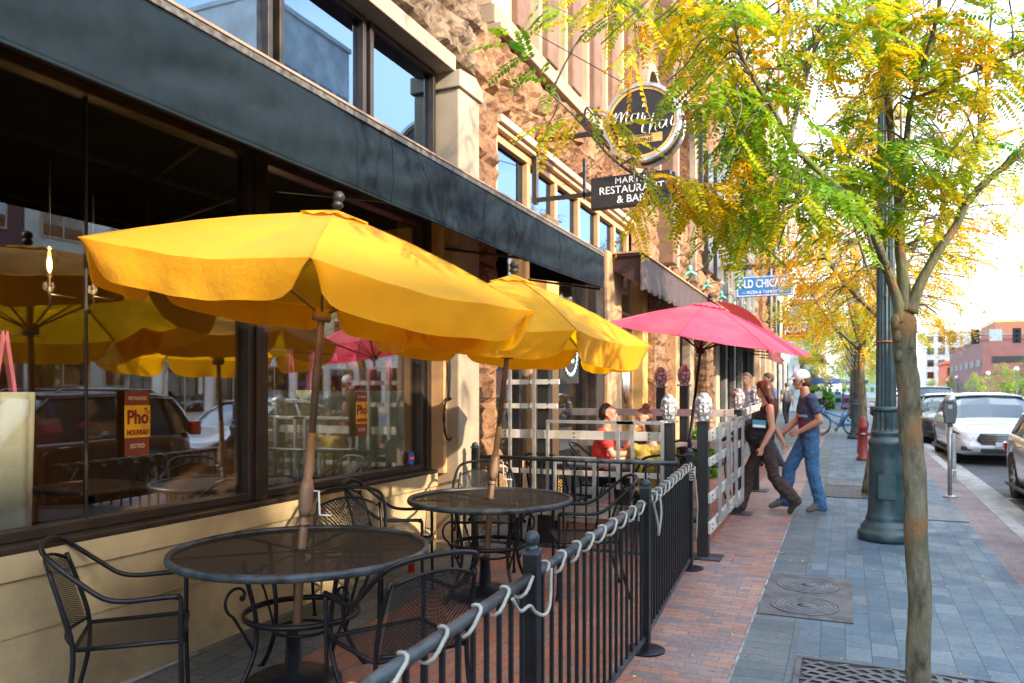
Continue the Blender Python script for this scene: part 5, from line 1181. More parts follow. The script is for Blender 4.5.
# foliage masses: (u, v, depth, ru, rv, twigs, how yellow)
masses = [(548, 96, 3.5, 22, 16, 3, .25), (585, 112, 3.55, 22, 22, 5, .55), (606, 140, 3.6, 22, 16, 6, .62), (655, 190, 3.7, 26, 16, 7, .66), (690, 196, 3.75, 30, 22, 9, .60), (725, 204, 3.7, 30, 24, 9, .42),
 (600, 6, 3.3, 50, 8, 4, .45), (650, 18, 3.3, 40, 18, 7, .55), (700, 25, 3.3, 35, 28, 9, .42), (700, 75, 3.4, 30, 35, 9, .30), (745, 50, 3.3, 35, 40, 12, .40), (735, 110, 3.4, 32, 34, 10, .25), (775, 90, 3.5, 35, 45, 10, .72), (725, 150, 3.5, 30, 20, 6, .28),
 (785, 165, 3.5, 36, 34, 12, .22), (770, 205, 3.6, 40, 22, 9, .45), (815, 205, 3.5, 35, 26, 10, .42), (850, 190, 3.7, 24, 30, 6, .40), (850, 240, 3.6, 30, 26, 6, .45), (800, 30, 3.6, 45, 30, 12, .62), (840, 40, 3.7, 36, 36, 10, .30), (872, 100, 3.9, 26, 30, 7, .50), (880, 45, 3.9, 35, 35, 10, .28),
 (925, 40, 3.6, 40, 36, 11, .40), (965, 35, 3.6, 35, 36, 9, .72), (1005, 30, 3.5, 32, 28, 8, .45), (925, 100, 3.7, 36, 34, 10, .55), (960, 105, 3.7, 26, 26, 6, .40), (1000, 75, 3.5, 32, 22, 7, .35), (905, 150, 3.7, 32, 30, 8, .25), (915, 200, 3.75, 26, 26, 5, .30), (940, 160, 3.7, 26, 22, 5, .6), (985, 130, 3.6, 26, 14, 4, .5), (1018, 155, 3.5, 16, 14, 3, .25),
 (870, 150, 3.8, 22, 26, 5, .35), (830, 130, 3.6, 14, 24, 3, .3)]
tw = MB(); leaves = []
allv = allp
for (u, v, d, ru, rv_, n, ye) in masses:
    branchlets = []
    for k in range(max(1, round(n / 3.2))):
        e = at(u + rnd.gauss(0, ru * .55), v + rnd.gauss(0, rv_ * .5), d + rnd.uniform(-.25, .25)); q = min(allv, key=lambda a: (a - e).length_squared)
        bl = spline([q, q.lerp(e, .5) + Vector((rnd.gauss(0, .03), rnd.gauss(0, .03), .06)), e, e + (e - q).normalized() * .1 + Vector((0, 0, -.05))], 5); tw.tube(bl, [.0055 - .003 * i / len(bl) for i in range(len(bl))], 5, caps=False); branchlets += bl[4:]
    for k in range(int(n * .62)):
        uu, vv = u + rnd.gauss(0, ru * .5), v + rnd.gauss(0, rv_ * .5)
        if (uu - 642) ** 2 + (vv - 118) ** 2 < 56 ** 2 and vv - 118 < (uu - 642) * .3 + 34: continue
        if 584 < uu < 648 and 135 < vv < 215: continue
        if 596 < uu < 702 and 66 < vv < 150 and uu - vv > 500: continue
        vv -= 12; p = at(uu, vv, d + rnd.uniform(-.3, .3))
        q = min(branchlets, key=lambda a: (a - p).length_squared); dirv = (p - q); p = q.lerp(p, .35)
        if dirv.length < .05: dirv = Vector((rnd.gauss(0, 1), rnd.gauss(0, 1), .3))
        dirv = dirv.normalized() + Vector((rnd.gauss(0, .5), rnd.gauss(0, .5), rnd.uniform(-.5, .15)))
        twig(rnd, tw, leaves, p, dirv, rnd.uniform(.26, .42), ye + rnd.gauss(0, .07), 9, .175)
for k in range(150):     # the part of the crown above the frame
    a = rnd.uniform(0, 6.283); q = math.sqrt(rnd.random()) * 1.7; p = Vector((.35 + q * math.cos(a), 4.3 + q * math.sin(a), rnd.uniform(4.0, 6.0)))
    if (p - at(900, 0, 1)).length < .3 or p.y < 3.1: continue
    qn = min(allv, key=lambda a_: (a_ - p).length_squared); tw.tube([qn, p], [.008, .005], 5, caps=False)
    twig(rnd, tw, leaves, p, (p - qn), .4, rnd.uniform(.2, .7), 9, .16)
tw.build('twigs', M['bark_grey'], t1, M=inv1, fix=False)
def uv(p):
    dd = -p[0] * SA + p[1] * CA; return 512 + 770 * (p[0] * CA + p[1] * SA) / dd, 394 - 770 * (p[2] - H_EYE) / dd
def keep(l):      # the sprays the wind and pruning keep off the two hanging signs
    u, v = uv(l[0])
    if (u - 648) ** 2 + (v - 116) ** 2 < 46 ** 2 and v < 100 + (u - 600) * .62: return False
    if 588 < u < 640 and 146 < v < 200: return False
    return True
leaves = [l for l in leaves if keep(l)]
iv = np.array((.33, 4.24, gz(4.24))); leaves = [(tuple(np.array(l[0]) - iv), l[1], l[2], l[3]) for l in leaves]
leafmesh('crown', leaves, t1, 11, .0165, .034)

def back_tree(x, y, label, seed, yellow, H=6.2, rad=1.9, fork=2.2, ntw=230, L=.22, pairs=6, tr=.075, zlow=2.3, kind='honey_locust_tree', group='honey locust trees along the pavement', colfn=None, lean=(0, 0)):
    rnd = random.Random(seed); r = empty(kind, (x, y, gz(y)), 0, label, 'tree', group); m = MB()
    top = Vector((lean[0], lean[1], fork)); pts = spline([(0, 0, -.03), (lean[0] * .3 + .02, 0, fork * .4), (lean[0] * .7 - .02, 0, fork * .75), tuple(top)], 5)
    m.tube(pts, [tr * (1.25 - .4 * i / len(pts)) * (1 + .08 * noise.noise(Vector((i * .7, seed, 0)))) for i in range(len(pts))], 12); m.build('trunk', M['bark'], r); ends = []
    cz = (H + zlow) / 2; hz = (H - zlow) / 2
    for k in range(6):
        a = k * 1.05 + rnd.uniform(-.3, .3); q = rad * rnd.uniform(.45, .8); e = Vector((q * math.cos(a), q * math.sin(a), rnd.uniform(cz - .1, H - .6)))
        pl = spline([top + Vector((0, 0, -.08)), top.lerp(e, .4) + Vector((math.cos(a) * .12, math.sin(a) * .12, -.12)), e], 6); m = MB(); m.tube(pl, [.04 * (1 - .75 * i / len(pl)) for i in range(len(pl))], 7); m.build('limb', M['bark_grey'], r); ends += pl[3:]
    tw = MB(); leaves = []
    for k in range(ntw):
        while True:
            p = Vector((rnd.uniform(-1, 1), rnd.uniform(-1, 1), rnd.uniform(-1, 1)))
            if .35 < p.length < 1: break
        p = Vector((p.x * rad * (1 - .25 * p.z) + lean[0], p.y * rad * (1 - .25 * p.z), cz + p.z * hz))
        if noise.noise(Vector((p.x * .9 + seed, p.y * .9, p.z * .9))) < -.16: continue
        q = min(ends, key=lambda a_: (a_ - p).length_squared); dv = p - q
        if dv.length > .1: tw.tube([q, q.lerp(p, .5) + Vector((0, 0, .06)), p], [.012, .009, .007], 4, caps=False)
        ye = yellow + .35 * noise.noise(Vector((p.x * .8, p.y * .8, p.z * .8 + seed)))
        twig(rnd, tw, leaves, p, dv.normalized() + Vector((rnd.gauss(0, .5), rnd.gauss(0, .5), rnd.uniform(-.5, .2))), rnd.uniform(.35, .6), ye, 10, L, 4)
    tw.build('twigs', M['bark_grey'], r, fix=False); 
    leaves = [l for l in leaves if not (lambda q: 732 < q[0] < 778 and 266 < q[1] < 300)(uv((l[0][0] + x, l[0][1] + y, l[0][2] + gz(y))))]
    leafmesh('crown', leaves, r, pairs, .020 * (.15 / L) * (L / .15) * .9, .034); return r
bt = back_tree(.27, 11.9, 'golden yellow honey locust, second along the pavement, behind the lamp post', 3, .68, 6.0, 1.62, 2.3, 430, .21, 7, .072, lean=(.36, 0))
back_tree(.30, 18.6, 'third honey locust along the pavement, yellow, beside the red bollard', 5, .66, 6.2, 1.9, 2.3, 360, .26, 5, .08)
back_tree(.30, 27.5, 'fourth honey locust along the pavement, greener, behind the bicycles', 8, .5, 6.8, 2.2, 2.4, 320, .32, 4, .09)
back_tree(.30, 36, 'fifth honey locust along the pavement, mixed green and gold', 9, .55, 7.0, 2.4, 2.4, 220, .38, 4, .1)
back_tree(.30, 46, 'sixth honey locust along the pavement, small in the distance', 10, .45, 7.2, 2.6, 2.4, 200, .45, 3, .1)
back_tree(.30, 60, 'seventh honey locust, far down the pavement', 11, .5, 7.2, 2.8, 2.4, 180, .55, 3, .1)
for i, (x, y, s, lb) in enumerate(((20.6, 112, 1, 'young green street tree at the far right, before the garage'), (20.4, 128, 2, 'young yellow green street tree before the garage, left of the first one'), (20.2, 150, 3, 'small young tree by the garage corner'), (20.8, 96, 4, 'young tree at the right edge across the road'), (20.2, 190, 5, 'distant young tree along the garage side'), (21, 235, 6, 'distant tree by the orange red building'))):
    back_tree(x, y, lb, 40 + s, .12 + .1 * (i % 3), 5.6, 1.5, 1.6, 110, .7, 2, .09, 1.5, 'street_tree', 'young trees across the road')
for i, (x, y, lb) in enumerate(((-1.5, 78, 'green leafy tree beside the distant blue umbrella'), (1.5, 120, 'large far tree closing the left pavement'), (9, 250, 'far tree in the middle of the street end'), (14, 262, 'far tree left of the white apartment block'))):
    back_tree(x, y, lb, 60 + i, .2, 8 + i, 3.2 + .3 * i, 1.8, 150, .9, 2, .15, .8, 'street_tree', 'distant leafy trees')
# low hedge across the road
def bush(x, y, r_, h, label, seed, ye=.1, kind='bush'):
    rnd = random.Random(seed); e = empty(kind, (x, y, gz(y)), 0, label, 'bush', 'low bushes by the road'); lv = []; m = MB()
    for k in range(9): a = rnd.uniform(0, 6.28); m.tube([(0, 0, 0), (r_ * .5 * math.cos(a), r_ * .5 * math.sin(a), h * .8)], [.03, .01], 5)
    m.build('stems', M['bark_grey'], e)
    for k in range(420):
        a = rnd.uniform(0, 6.28); z = rnd.random(); q = r_ * math.sqrt(max(.05, 1 - z * z)) * rnd.uniform(.6, 1.05); lv.append(((q * math.cos(a), q * math.sin(a), z * h), (math.cos(a), math.sin(a), rnd.uniform(-.3, .8)), .33 * r_ + .05, leafcol(rnd, ye)))
    leafmesh('foliage', lv, e, 3, .07, .10)
for i, (x, y) in enumerate(((21, 104), (23.5, 108), (26, 110))): bush(x, y, 1.5, 1.3, ('yellowish low bush at the far right edge', 'low bush second from the right edge before the garage', 'low bush nearest the garage wall')[i], i, .35)
bush(-2.6, 70, 1.6, 1.6, 'dense green shrub by the distant cafe seats', 7, .02); bush(-2.3, 12.9, .25, .75, 'leafy green planter bush behind the walking woman', 8, .12)
pl = empty('planter', (-2.3, 12.9, 0), 0, 'dark pot holding the leafy bush behind the walking woman', 'planter'); m = MB(); m.lathe([(.20, gz(12.9)), (.26, gz(12.9) + .3), (.27, gz(12.9) + .32)], (0, 0, 0), 14); m.build('pot', M['brown_col'], pl)
# ================================================================== VEHICLES
M['tyre'] = plain('black_tyre', (.018, .018, .02), .8); M['rim'] = plain('silver_alloy', (.42, .43, .44), .3, metal=.8)
M['car_glass'] = NT('car_window_glass').m; t_ = M['car_glass'].node_tree.nodes['Principled BSDF']; t_.inputs['Base Color'].default_value = (.02, .05, .065, 1); t_.inputs['Roughness'].default_value = .03; t_.inputs['Specular IOR Level'].default_value = 1.0; t_.inputs['Coat Weight'].default_value = 1
M['chrome'] = plain('chrome_trim', (.6, .62, .63), .15, metal=.95, var=.02)
M['headlight'] = plain('headlight_lens', (.10, .11, .12), .1, spec=1.0, coat=1); M['amber_lens'] = plain('amber_lens', (.6, .2, .03), .2, coat=1); M['tail'] = plain('red_tail_lens', (.5, .015, .015), .2, coat=1)
def paint(name, c, metal=.3): 
    t = NT(name); t.base(c); t.rough(.28); t.b.inputs['Metallic'].default_value = metal; t.b.inputs['Coat Weight'].default_value = 1; t.b.inputs['Coat Roughness'].default_value = .04; return t.m
def interp(tab, x):
    for (a, va), (b, vb) in zip(tab, tab[1:]):
        if x <= b: t = (x - a) / (b - a); t = t * t * (3 - 2 * t) * .4 + t * .6; return va + (vb - va) * t
    return tab[-1][1]
def make_car(L, W, deck, roof, cab, belt, colour, suv=False, rims=5, wr=.33, front='sedan', clear=.19):
    """x forward (front at +L/2), y across, z up.  deck: (x, z) of bonnet / belt / boot; cab: windscreen foot, roof front, roof rear, rear foot"""
    r = empty('parked_car', (0, 0, 0)); r['category'] = 'car'; hw = W / 2; NX, NS = 56, 10
    def half(x):   # plan outline
        e = abs(x) / (L / 2); return hw * (1 - .30 * max(0, (e - .72) / .28) ** 2.2) 
    wx = (L / 2 - wr - .52, -(L / 2 - wr - .58))
    secs = []
    for i in range(NX + 1):
        x = -L / 2 + L * i / NX; h = half(x); zt = interp(deck, x); e = abs(x) / (L / 2)
        zb = clear + .10 * max(0, (e - .88) / .12); zm = zb + (zt - zb) * .52; nose = max(0, (e - .93) / .07); xx = x
        pt = [(h * .80, zb), (h * .96, zb + .05), (h * 1.0, zm - .08), (h * 1.005, zm + .03), (h * .985, zt - .16 + .03 * nose), (h * .95, zt - .055), (h * .86, zt - .012), (h * .5, zt + .018), (0, zt + .028)]
        secs.append([(x - (.10 * nose * (abs(z_ - zm) / max(.1, zt - zb)) * 1.2 * (1 if x > 0 else -1)) if True else x, y_, z_) for (y_, z_) in pt])
    m = MB(); k = len(secs[0]); vs = [p for s_ in secs for p in s_] + [(p[0], -p[1], p[2]) for s_ in secs for p in s_]; o = len(secs) * k; fs = []
    for i in range(NX):
        for j in range(k - 1):
            a = i * k + j; fs.append((a, a + k, a + k + 1, a + 1)); fs.append((o + a, o + a + 1, o + a + k + 1, o + a + k))
        fs.append((i * k, o + i * k, o + (i + 1) * k, (i + 1) * k))
    fs.append(tuple(range(k)) + tuple(o + j for j in range(k - 2, -1, -1))); e_ = NX * k; fs.append(tuple(e_ + j for j in range(k - 1, -1, -1)) + tuple(o + e_ + j for j in range(0, k - 1)))
    m.add(vs, fs, 0, True); body = m.build('body', colour, r)
    # wheel arches cut out of the body
    cm = MB()
    for x in wx:
        n = 24; vs = [(x + (wr + .06) * math.cos(2 * math.pi * q / n), yy, wr + .01 + (wr + .06) * math.sin(2 * math.pi * q / n)) for yy in (-hw - .2, -hw + .27) for q in range(n)]
        for s in (1, -1): cm.add([(p[0], p[1] * s, p[2]) for p in vs], [tuple(range(n)), tuple(range(2 * n - 1, n - 1, -1))] + [(q, n + q, n + (q + 1) % n, (q + 1) % n) for q in range(n)])
    cut = cm.build('cut', M['black']); bo = body.modifiers.new('b', 'BOOLEAN'); bo.operation = 'DIFFERENCE'; bo.object = cut; bo.solver = 'EXACT'
    dg = bpy.context.evaluated_depsgraph_get(); dg.update(); me = bpy.data.meshes.new_from_object(body.evaluated_get(dg)); body.modifiers.clear(); old = body.data; body.data = me; bpy.data.meshes.remove(old); bpy.data.objects.remove(cut)
    while len(body.data.materials) > 1: body.data.materials.pop()
    # cabin
    (xa, xb, xc, xd) = cab; tw = hw * (.80 if suv else .74)
    def cabsec(x, z, yw): return (x, yw, z)
    gl = MB(); pts = []
    prof = [(xa, interp(deck, xa) - .0, hw * .90), (xa - (xa - xb) * .5, (interp(deck, xa) + roof) / 2 + .03, hw * .86), (xb, roof - .035, tw), ((xb + xc) / 2, roof - .0, tw + .01), (xc, roof - .04, tw - .01), ((xc + xd) / 2, (roof + interp(deck, xd)) / 2 + .05, hw * .80), (xd, interp(deck, xd), hw * .84)]
    def beltz(x): return interp(deck, max(min(x, L / 2), -L / 2)) - .03
    vs = []; 
    for (x, z, yw) in prof: vs += [(x, hw * .93 if z > belt else yw, min(z, beltz(x))), (x, yw, z - .03), (x, yw * .75, z + .008), (x, 0, z + .03)]
    kk = 4; o = len(vs); vs += [(p[0], -p[1], p[2]) for p in vs]; fg = []
    for i in range(len(prof) - 1):
        for j in range(kk - 1):
            a = i * kk + j; fg.append((a, a + kk, a + kk + 1, a + 1)); fg.append((o + a, o + a + 1, o + a + kk + 1, o + a + kk))
    gl.add(vs, fg, 0, False); gl.build('windows', M['car_glass'], r)
    # roof skin and pillars
    rf = MB(); sub = [p for p in prof[2:5]]
    def rfn(u, v):
        x = xb + .04 + (xc - xb - .02) * u; t = v * 2 - 1; z = interp([(xc, roof - .03), ((xb + xc) / 2, roof + .01), (xb + .05, roof - .03)], x)
        return (x, (tw + .012) * t, z + .045 - .045 * t * t * abs(t) + .0)
    rf.grid(10, 12, rfn); rf.build('roof', colour, r, solid=.03)
    for s in (1, -1):
        pi = MB(); q = lambda i, dy=.008: Vector((prof[i][0], s * (prof[i][2] + dy), prof[i][1] - .02))
        pi.tube([q(0), q(1), q(2)], [.035, .03, .03], 6); pi.tube([q(2), q(3), q(4)], .026, 6); pi.tube([q(4), q(5), q(6)], [.035, .05, .07] if not suv else [.04, .05, .05], 6)
        xm = (xb + xc) / 2; pi.beam((xm, s * (tw + .016), roof - .03), (xm - .05, s * hw * .94, beltz(xm) - .0), .07, .02)
        if suv: xm2 = xc + .15; pi.beam((xm2 + .02, s * (tw + .012), roof - .04), (xm2 - .12, s * hw * .93, beltz(xm2)), .09, .02)
        pi.build('pillars', colour, r)
    if suv:
        rr = MB()
        for s in (1, -1): rr.tube([(xb - .2, s * tw * .86, roof + .03), (xb - .3, s * tw * .86, roof + .085), (xc + .3, s * tw * .86, roof + .085), (xc + .2, s * tw * .86, roof + .03)], .016, 6)
        rr.build('roof_rails', M['steel'], r)
    # wheels
    for x in wx:
        for s in (1, -1):
            w = MB(); n = 28; pr = [(wr * .62, 0), (wr * .94, 0), (wr, .03), (wr, .18), (wr * .94, .21), (wr * .62, .21)]
            vs = [(rr_ * math.cos(2 * math.pi * q / n), yy, rr_ * math.sin(2 * math.pi * q / n)) for rr_, yy in pr for q in range(n)]
            w.add(vs, [(a * n + q, a * n + (q + 1) % n, (a + 1) * n + (q + 1) % n, (a + 1) * n + q) for a in range(5) for q in range(n)], 0, True)
            T = Matrix.Translation((x, s * (hw - .02), wr)) @ Matrix.Scale(-s, 4, (0, 1, 0)); wo = w.build('wheel', M['tyre'], r, M=T)
            w = MB(); discY(w, (0, 0), wr * .63, .10, .12, 24); 
            for q in range(rims): a = 2 * math.pi * q / rims; w.beam((wr * .12 * math.cos(a), .035, wr * .12 * math.sin(a)), (wr * .61 * math.cos(a), .02, wr * .61 * math.sin(a)), .05, .03, up=(0, 1, 0))
            discY(w, (0, 0), wr * .16, .02, .06, 16); discY(w, (0, 0), wr * .66, .005, .04, 28, ri=wr * .58); w.build('rim', M['rim'], wo, M=T)
    # lights, grille, plate, mirrors, handles
    fxx = L / 2; zt = interp(deck, fxx - .1)
    def onbody(yy, z, off=.0):   # point on the nose
        e = abs(yy) / hw; return (fxx - .02 - .30 * e ** 3 - .12 * abs(z - .5) + off, yy, z)
    g = MB(); zg = .56 if not suv else .72; gh = .13 if not suv else .2
    g.prism([(-.50, zg - gh * .2), (-.40, zg - gh), (.40, zg - gh), (.50, zg - gh * .2), (.42, zg + gh * .8), (-.42, zg + gh * .8)], 'x', fxx - .16, fxx + .0); gr = g.build('grille', M['black'], r, bevel=.01)
    g = MB()
    for q in range(6): z = zg - gh * .8 + q * gh * .28; w_ = .44 - abs(z - zg) * .3; g.tube([(fxx + .004, -w_, z), (fxx + .012, 0, z), (fxx + .004, w_, z)], .007, 5)
    g.build('grille_bars', M['chrome'], gr)
    for s in (1, -1):
        g = MB(); a = [(fxx - .12, .52, zt - .20), (fxx - .26, hw * .80, zt - .17), (fxx - .52, hw * .965, zt - .15), (fxx - .50, hw * .955, zt - .25), (fxx - .22, hw * .82, zt - .30), (fxx - .10, .54, zt - .27)]
        zz = (.08, .07, .05, .15, .19, .18); a = [(p[0] + .05, p[1] * 1.04, interp(deck, min(p[0], fxx)) - zz[qi] * (1.3 if suv else 1)) for qi, p in enumerate(a)]; b_ = [(p[0] - .10, p[1] * .93, p[2]) for p in a]
        g.add([(p[0], s * p[1], p[2]) for p in a + b_], [tuple(range(6)), tuple(range(11, 5, -1))] + [(q, (q + 1) % 6, 6 + (q + 1) % 6, 6 + q) for q in range(6)]); hl = g.build('headlight', M['headlight'], r)
        g = MB(); g.sphere((fxx - .42, s * hw * .985, interp(deck, fxx - .42) - .12), .05, 8, sc=(1.6, .3, .7)); g.build('turn_signal', M['amber_lens'], hl)
        g = MB(); g.box(fxx - .13, fxx - .055, s * .50 if s > 0 else -.78, .78 if s > 0 else -.50, .30, .39); fg_ = g.build('fog_light', M['black'], r, bevel=.02); g = MB(); g.sphere((fxx - .06, s * .6, .345), .035, 10, sc=(.4, 1.2, .8)); g.build('lens', M['headlight'], fg_)
        g = MB(); g.box(-fxx + .02, -fxx + .19, s * hw * .80 if s > 0 else -hw * .97, hw * .97 if s > 0 else -hw * .80, (zt if not suv else belt - .05) - .02, (zt if not suv else belt - .05) + (.12 if not suv else .22)); g.build('tail_light', M['tail'], r, bevel=.03)
        g = MB(); g.sphere((xa - .28, s * (hw + .07), interp(deck, xa) + .07), .10, 10, sc=(.6, 1.0, .65)); g.beam((xa - .26, s * hw * .9, interp(deck, xa)), (xa - .28, s * (hw + .06), interp(deck, xa) + .05), .04, .03); g.build('wing_mirror', colour, r)
        for xq in (.25, -.75): g = MB(); g.tube([(xq - .1, s * (hw * 1.003), belt - .14), (xq, s * (hw * 1.003 + .02), belt - .135), (xq + .1, s * (hw * 1.003), belt - .14)], .011, 6); g.build('door_handle', M['chrome'], r)
    g = MB(); g.box(fxx - .10, fxx - .03, -.42, .42, .26, .36); g.build('lower_intake', M['black'], r, bevel=.02)
    g = MB(); g.box(fxx - .02, fxx + .025, -.16, .16, .40, .50); g.build('number_plate', plain('plate_white', (.6, .62, .66), .5), r)
    g = MB(); g.tube([(-L * .38, hw * 1.0, clear + .03), (L * .36, hw * 1.0, clear + .03)], .03, 6); g.tube([(-L * .38, -hw * 1.0, clear + .03), (L * .36, -hw * 1.0, clear + .03)], .03, 6); g.build('side_skirt', M['black'], r)
    return r
SED = [(-2.43, .80), (-2.3, .97), (-1.75, 1.03), (-.5, .98), (.75, .97), (1.1, .95), (1.9, .80), (2.25, .70), (2.43, .55)]
SUVD = [(-2.3, .95), (-2.2, 1.10), (-1.0, 1.10), (.7, 1.07), (1.1, 1.05), (1.8, .98), (2.15, .88), (2.3, .70)]
def park(car, x, y, label, first=True, face_=-1):
    o = car if first else copy_tree(car); z = gz(y) - .172; o.scale = (.97,) * 3; o.location = (x, y, z); o.rotation_euler = (0, 0, -math.pi / 2); o['label'] = label; o['group'] = 'cars parked along the kerb'; return o
white = make_car(4.86, 1.85, SED, 1.47, (1.05, .30, -.95, -1.85), .98, paint('white_car_paint', (.62, .63, .65), .0), rims=5)
park(white, 2.92, 20.6, 'white sedan parked facing the camera, with a dark mesh grille')
black = make_car(4.6, 1.78, SED, 1.44, (1.0, .28, -.9, -1.8), .98, paint('black_car_paint', (.03, .032, .035)), rims=7)
park(black, 2.85, 27.2, 'dark sedan parked just behind the white one')
suv = make_car(4.6, 1.86, SUVD, 1.70, (1.05, .38, -1.75, -2.15), 1.1, paint('dark_bronze_suv_paint', (.022, .02, .02), .5), suv=True, wr=.36, rims=5, clear=.22)
park(suv, 2.98, 7.4, 'black off roader beside the camera, mirrored in the restaurant window')
silver = make_car(4.7, 1.88, SUVD, 1.74, (1.05, .38, -1.75, -2.15), 1.1, paint('silver_suv_paint', (.42, .43, .42), .6), suv=True, wr=.37, clear=.24)
park(silver, 2.95, 34.6, 'tall silver off roader with roof rails behind the dark sedan')
redc = make_car(4.5, 1.78, SED, 1.45, (1.0, .28, -.9, -1.8), .98, paint('red_car_paint', (.35, .02, .02), .2)); park(redc, 2.85, 41.5, 'red car parked beyond the silver off roader, seen left of it')
park(white, 3.0, 48, 'second white sedan, far down the line of parked cars', False); park(silver, 3.0, 55, 'silver car with roof rails, last but one of the parked cars', False)
park(black, 3.0, 62, 'dark sedan, last of the parked cars', False); park(black, 3.0, 2.0, 'dark sedan parked beside the photographer, out of view', False)
w2 = park(white, 17.6, 12.5, 'white sedan parked across the road, mirrored in the shop glass', False); park(silver, 17.6, 19, 'silver off roader parked across the road, mirrored in the shop glass', False)
park(black, 17.6, 5, 'dark sedan parked across the road, mirrored in the shop glass', False)
tan = make_car(4.6, 1.80, SED, 1.46, (1.0, .28, -.9, -1.8), .98, paint('pale_silver_car_paint', (.46, .43, .41), .5), rims=6)
park(tan, 3.1, 12.05, 'pale silver sedan cut off by the right edge of the photograph')
# traffic signal arm with two heads
ts = empty('traffic_signal', (19.5, 66, gz(66)), 0, 'traffic signal arm with two dark heads and a pale sign plate over the far road', 'traffic signal')
m = MB(); m.tube([(0, 0, 0), (0, 0, 6.6)], .12, 10); m.tube([(0, 0, 5.5), (-11.2, 0, 5.6)], .06, 8); m.build('mast', M['steel'], ts)
for x in (-8.2, -10.8):
    m = MB(); m.box(x - .27, x + .27, -.2, -.09, 4.95, 6.05); m.build('signal_head', M['black'], ts, bevel=.03)
    for z in (5.15, 5.5, 5.85): m = MB(); m.sphere((x, -.2, z), .1, 8); m.build('lens', M['iron'], ts)
m = MB(); m.box(-9.9, -9.1, -.12, -.07, 5.15, 6.0); m.build('street_name_plate', plain('pale_plate', (.6, .66, .66), .5), ts)
m = MB(); discY(m, (-1.2, 4.2), .4, -.05, .0, 20); m.build('round_plate', plain('green_plate', (.2, .45, .42), .5), ts)

# ---------------- bicycles
def bicycle(colour):
    r = empty('bicycle', (0, 0, 0)); r['category'] = 'bicycle'; wr = .34
    for x in (-.52, .52):
        m = MB(); m.tube([(x + wr * math.cos(k * .1963), 0, wr + wr * math.sin(k * .1963)) for k in range(32)], .018, 6, closed=True); w = m.build('wheel', M['tyre'], r)
        m = MB()
        for k in range(14): a = k * .4488; m.tube([(x, 0, wr), (x + wr * .95 * math.cos(a), 0, wr + wr * .95 * math.sin(a))], .003, 3)
        m.sphere((x, 0, wr), .04, 8); m.build('spokes', M['steel'], w)
        m = MB(); m.tube([(x + (wr + .035) * math.cos(a), 0, wr + (wr + .035) * math.sin(a)) for a in [(.3 + k * .18) for k in range(14)]], .02, 5, flat=.4); m.build('mudguard', colour, r)
    m = MB()
    for a, b in (((-.52, 0, .34), (-.08, 0, .30)), ((-.08, 0, .30), (-.22, 0, .78)), ((-.08, 0, .30), (.38, 0, .62)), ((-.20, 0, .55), (.36, 0, .72)), ((-.52, 0, .34), (-.2, 0, .6)), ((.52, 0, .34), (.36, 0, .85))): m.tube([a, b], .022, 8)
    m.build('frame', colour, r)
    m = MB(); m.sphere((-.24, 0, .84), .11, 10, sc=(1.2, .7, .35)); m.tube([(-.24, 0, .84), (-.22, 0, .75)], .015, 6); m.build('saddle', M['black'], r)
    m = MB(); m.tube(spline([(.22, .28, 1.03), (.34, .18, 1.05), (.37, 0, 1.0), (.34, -.18, 1.05), (.22, -.28, 1.03)], 4), .013, 6); m.tube([(.36, 0, .85), (.37, 0, 1.0)], .016, 6); m.build('handlebar', M['black'], r)
    m = MB(); m.tube([(-.08, .06, .30), (-.0, .08, .18)], .012, 5); m.tube([(-.08, -.06, .30), (-.16, -.08, .42)], .012, 5); m.box(-.03, .05, .06, .14, .15, .18); m.build('pedals', M['black'], r)
    m = MB(); m.prism([(.40, .62), (.72, .66), (.70, .92), (.42, .90)], 'y', -.16, .16); m.build('basket', M['iron'], r, bevel=.02); return r
bi = bicycle(plain('bright_blue_paint', (.02, .22, .5), .35, coat=.6))
for i, (x, y, a, lb) in enumerate(((-.28, 25.2, 174, 'blue bicycle nearest on the pavement, wheel towards the camera side'), (-.30, 26.3, 170, 'blue bicycle parked just behind the first one'), (.9, 24.5, 100, 'blue bicycle beside the kerb right of the lamp post'))):
    place(bi, i == 0, (x, y, gz(y)), R(a), lb, 'blue bicycles at the rack')
# distant blue umbrella, seats, boxes
umbrella('blue_umbrella', 'distant blue umbrella over the pavement cafe', Vector((-1.5, 66, gz(66) + .74)), RV * 0, Vector((-1.5, 66, gz(66) + 2.1)), 2.3, .55, 8, 10, RV, 0, fabric('blue_canvas', (.03, .12, .42), .3), 0, 'pole', False, pr=.04)
sq_table(-1.5, 66.6, 1.0, 1.0, 'distant cafe table under the blue umbrella')
for i, (x, y, c_, lb) in enumerate(((-.6, 63, (.12, .35, .42), 'pale teal newspaper box far down the pavement'), (.0, 61, (.2, .08, .3), 'purple newspaper box far down the pavement'))):
    r = empty('newspaper_box', (x, y, gz(y)), 0, lb, 'newspaper box'); m = MB(); m.box(-.25, .25, -.22, .22, .35, 1.05); m.box(-.25, .25, -.10, .22, 1.05, 1.2); m.build('body', plain(lb[:6], c_, .5), r, bevel=.02)
    m = MB(); m.box(-.2, .2, -.235, -.221, .6, .95); m.build('window', M['black'], r); m = MB(); m.box(-.2, .2, -.2, .2, 0, .35); m.build('pedestal', M['steel'], r)
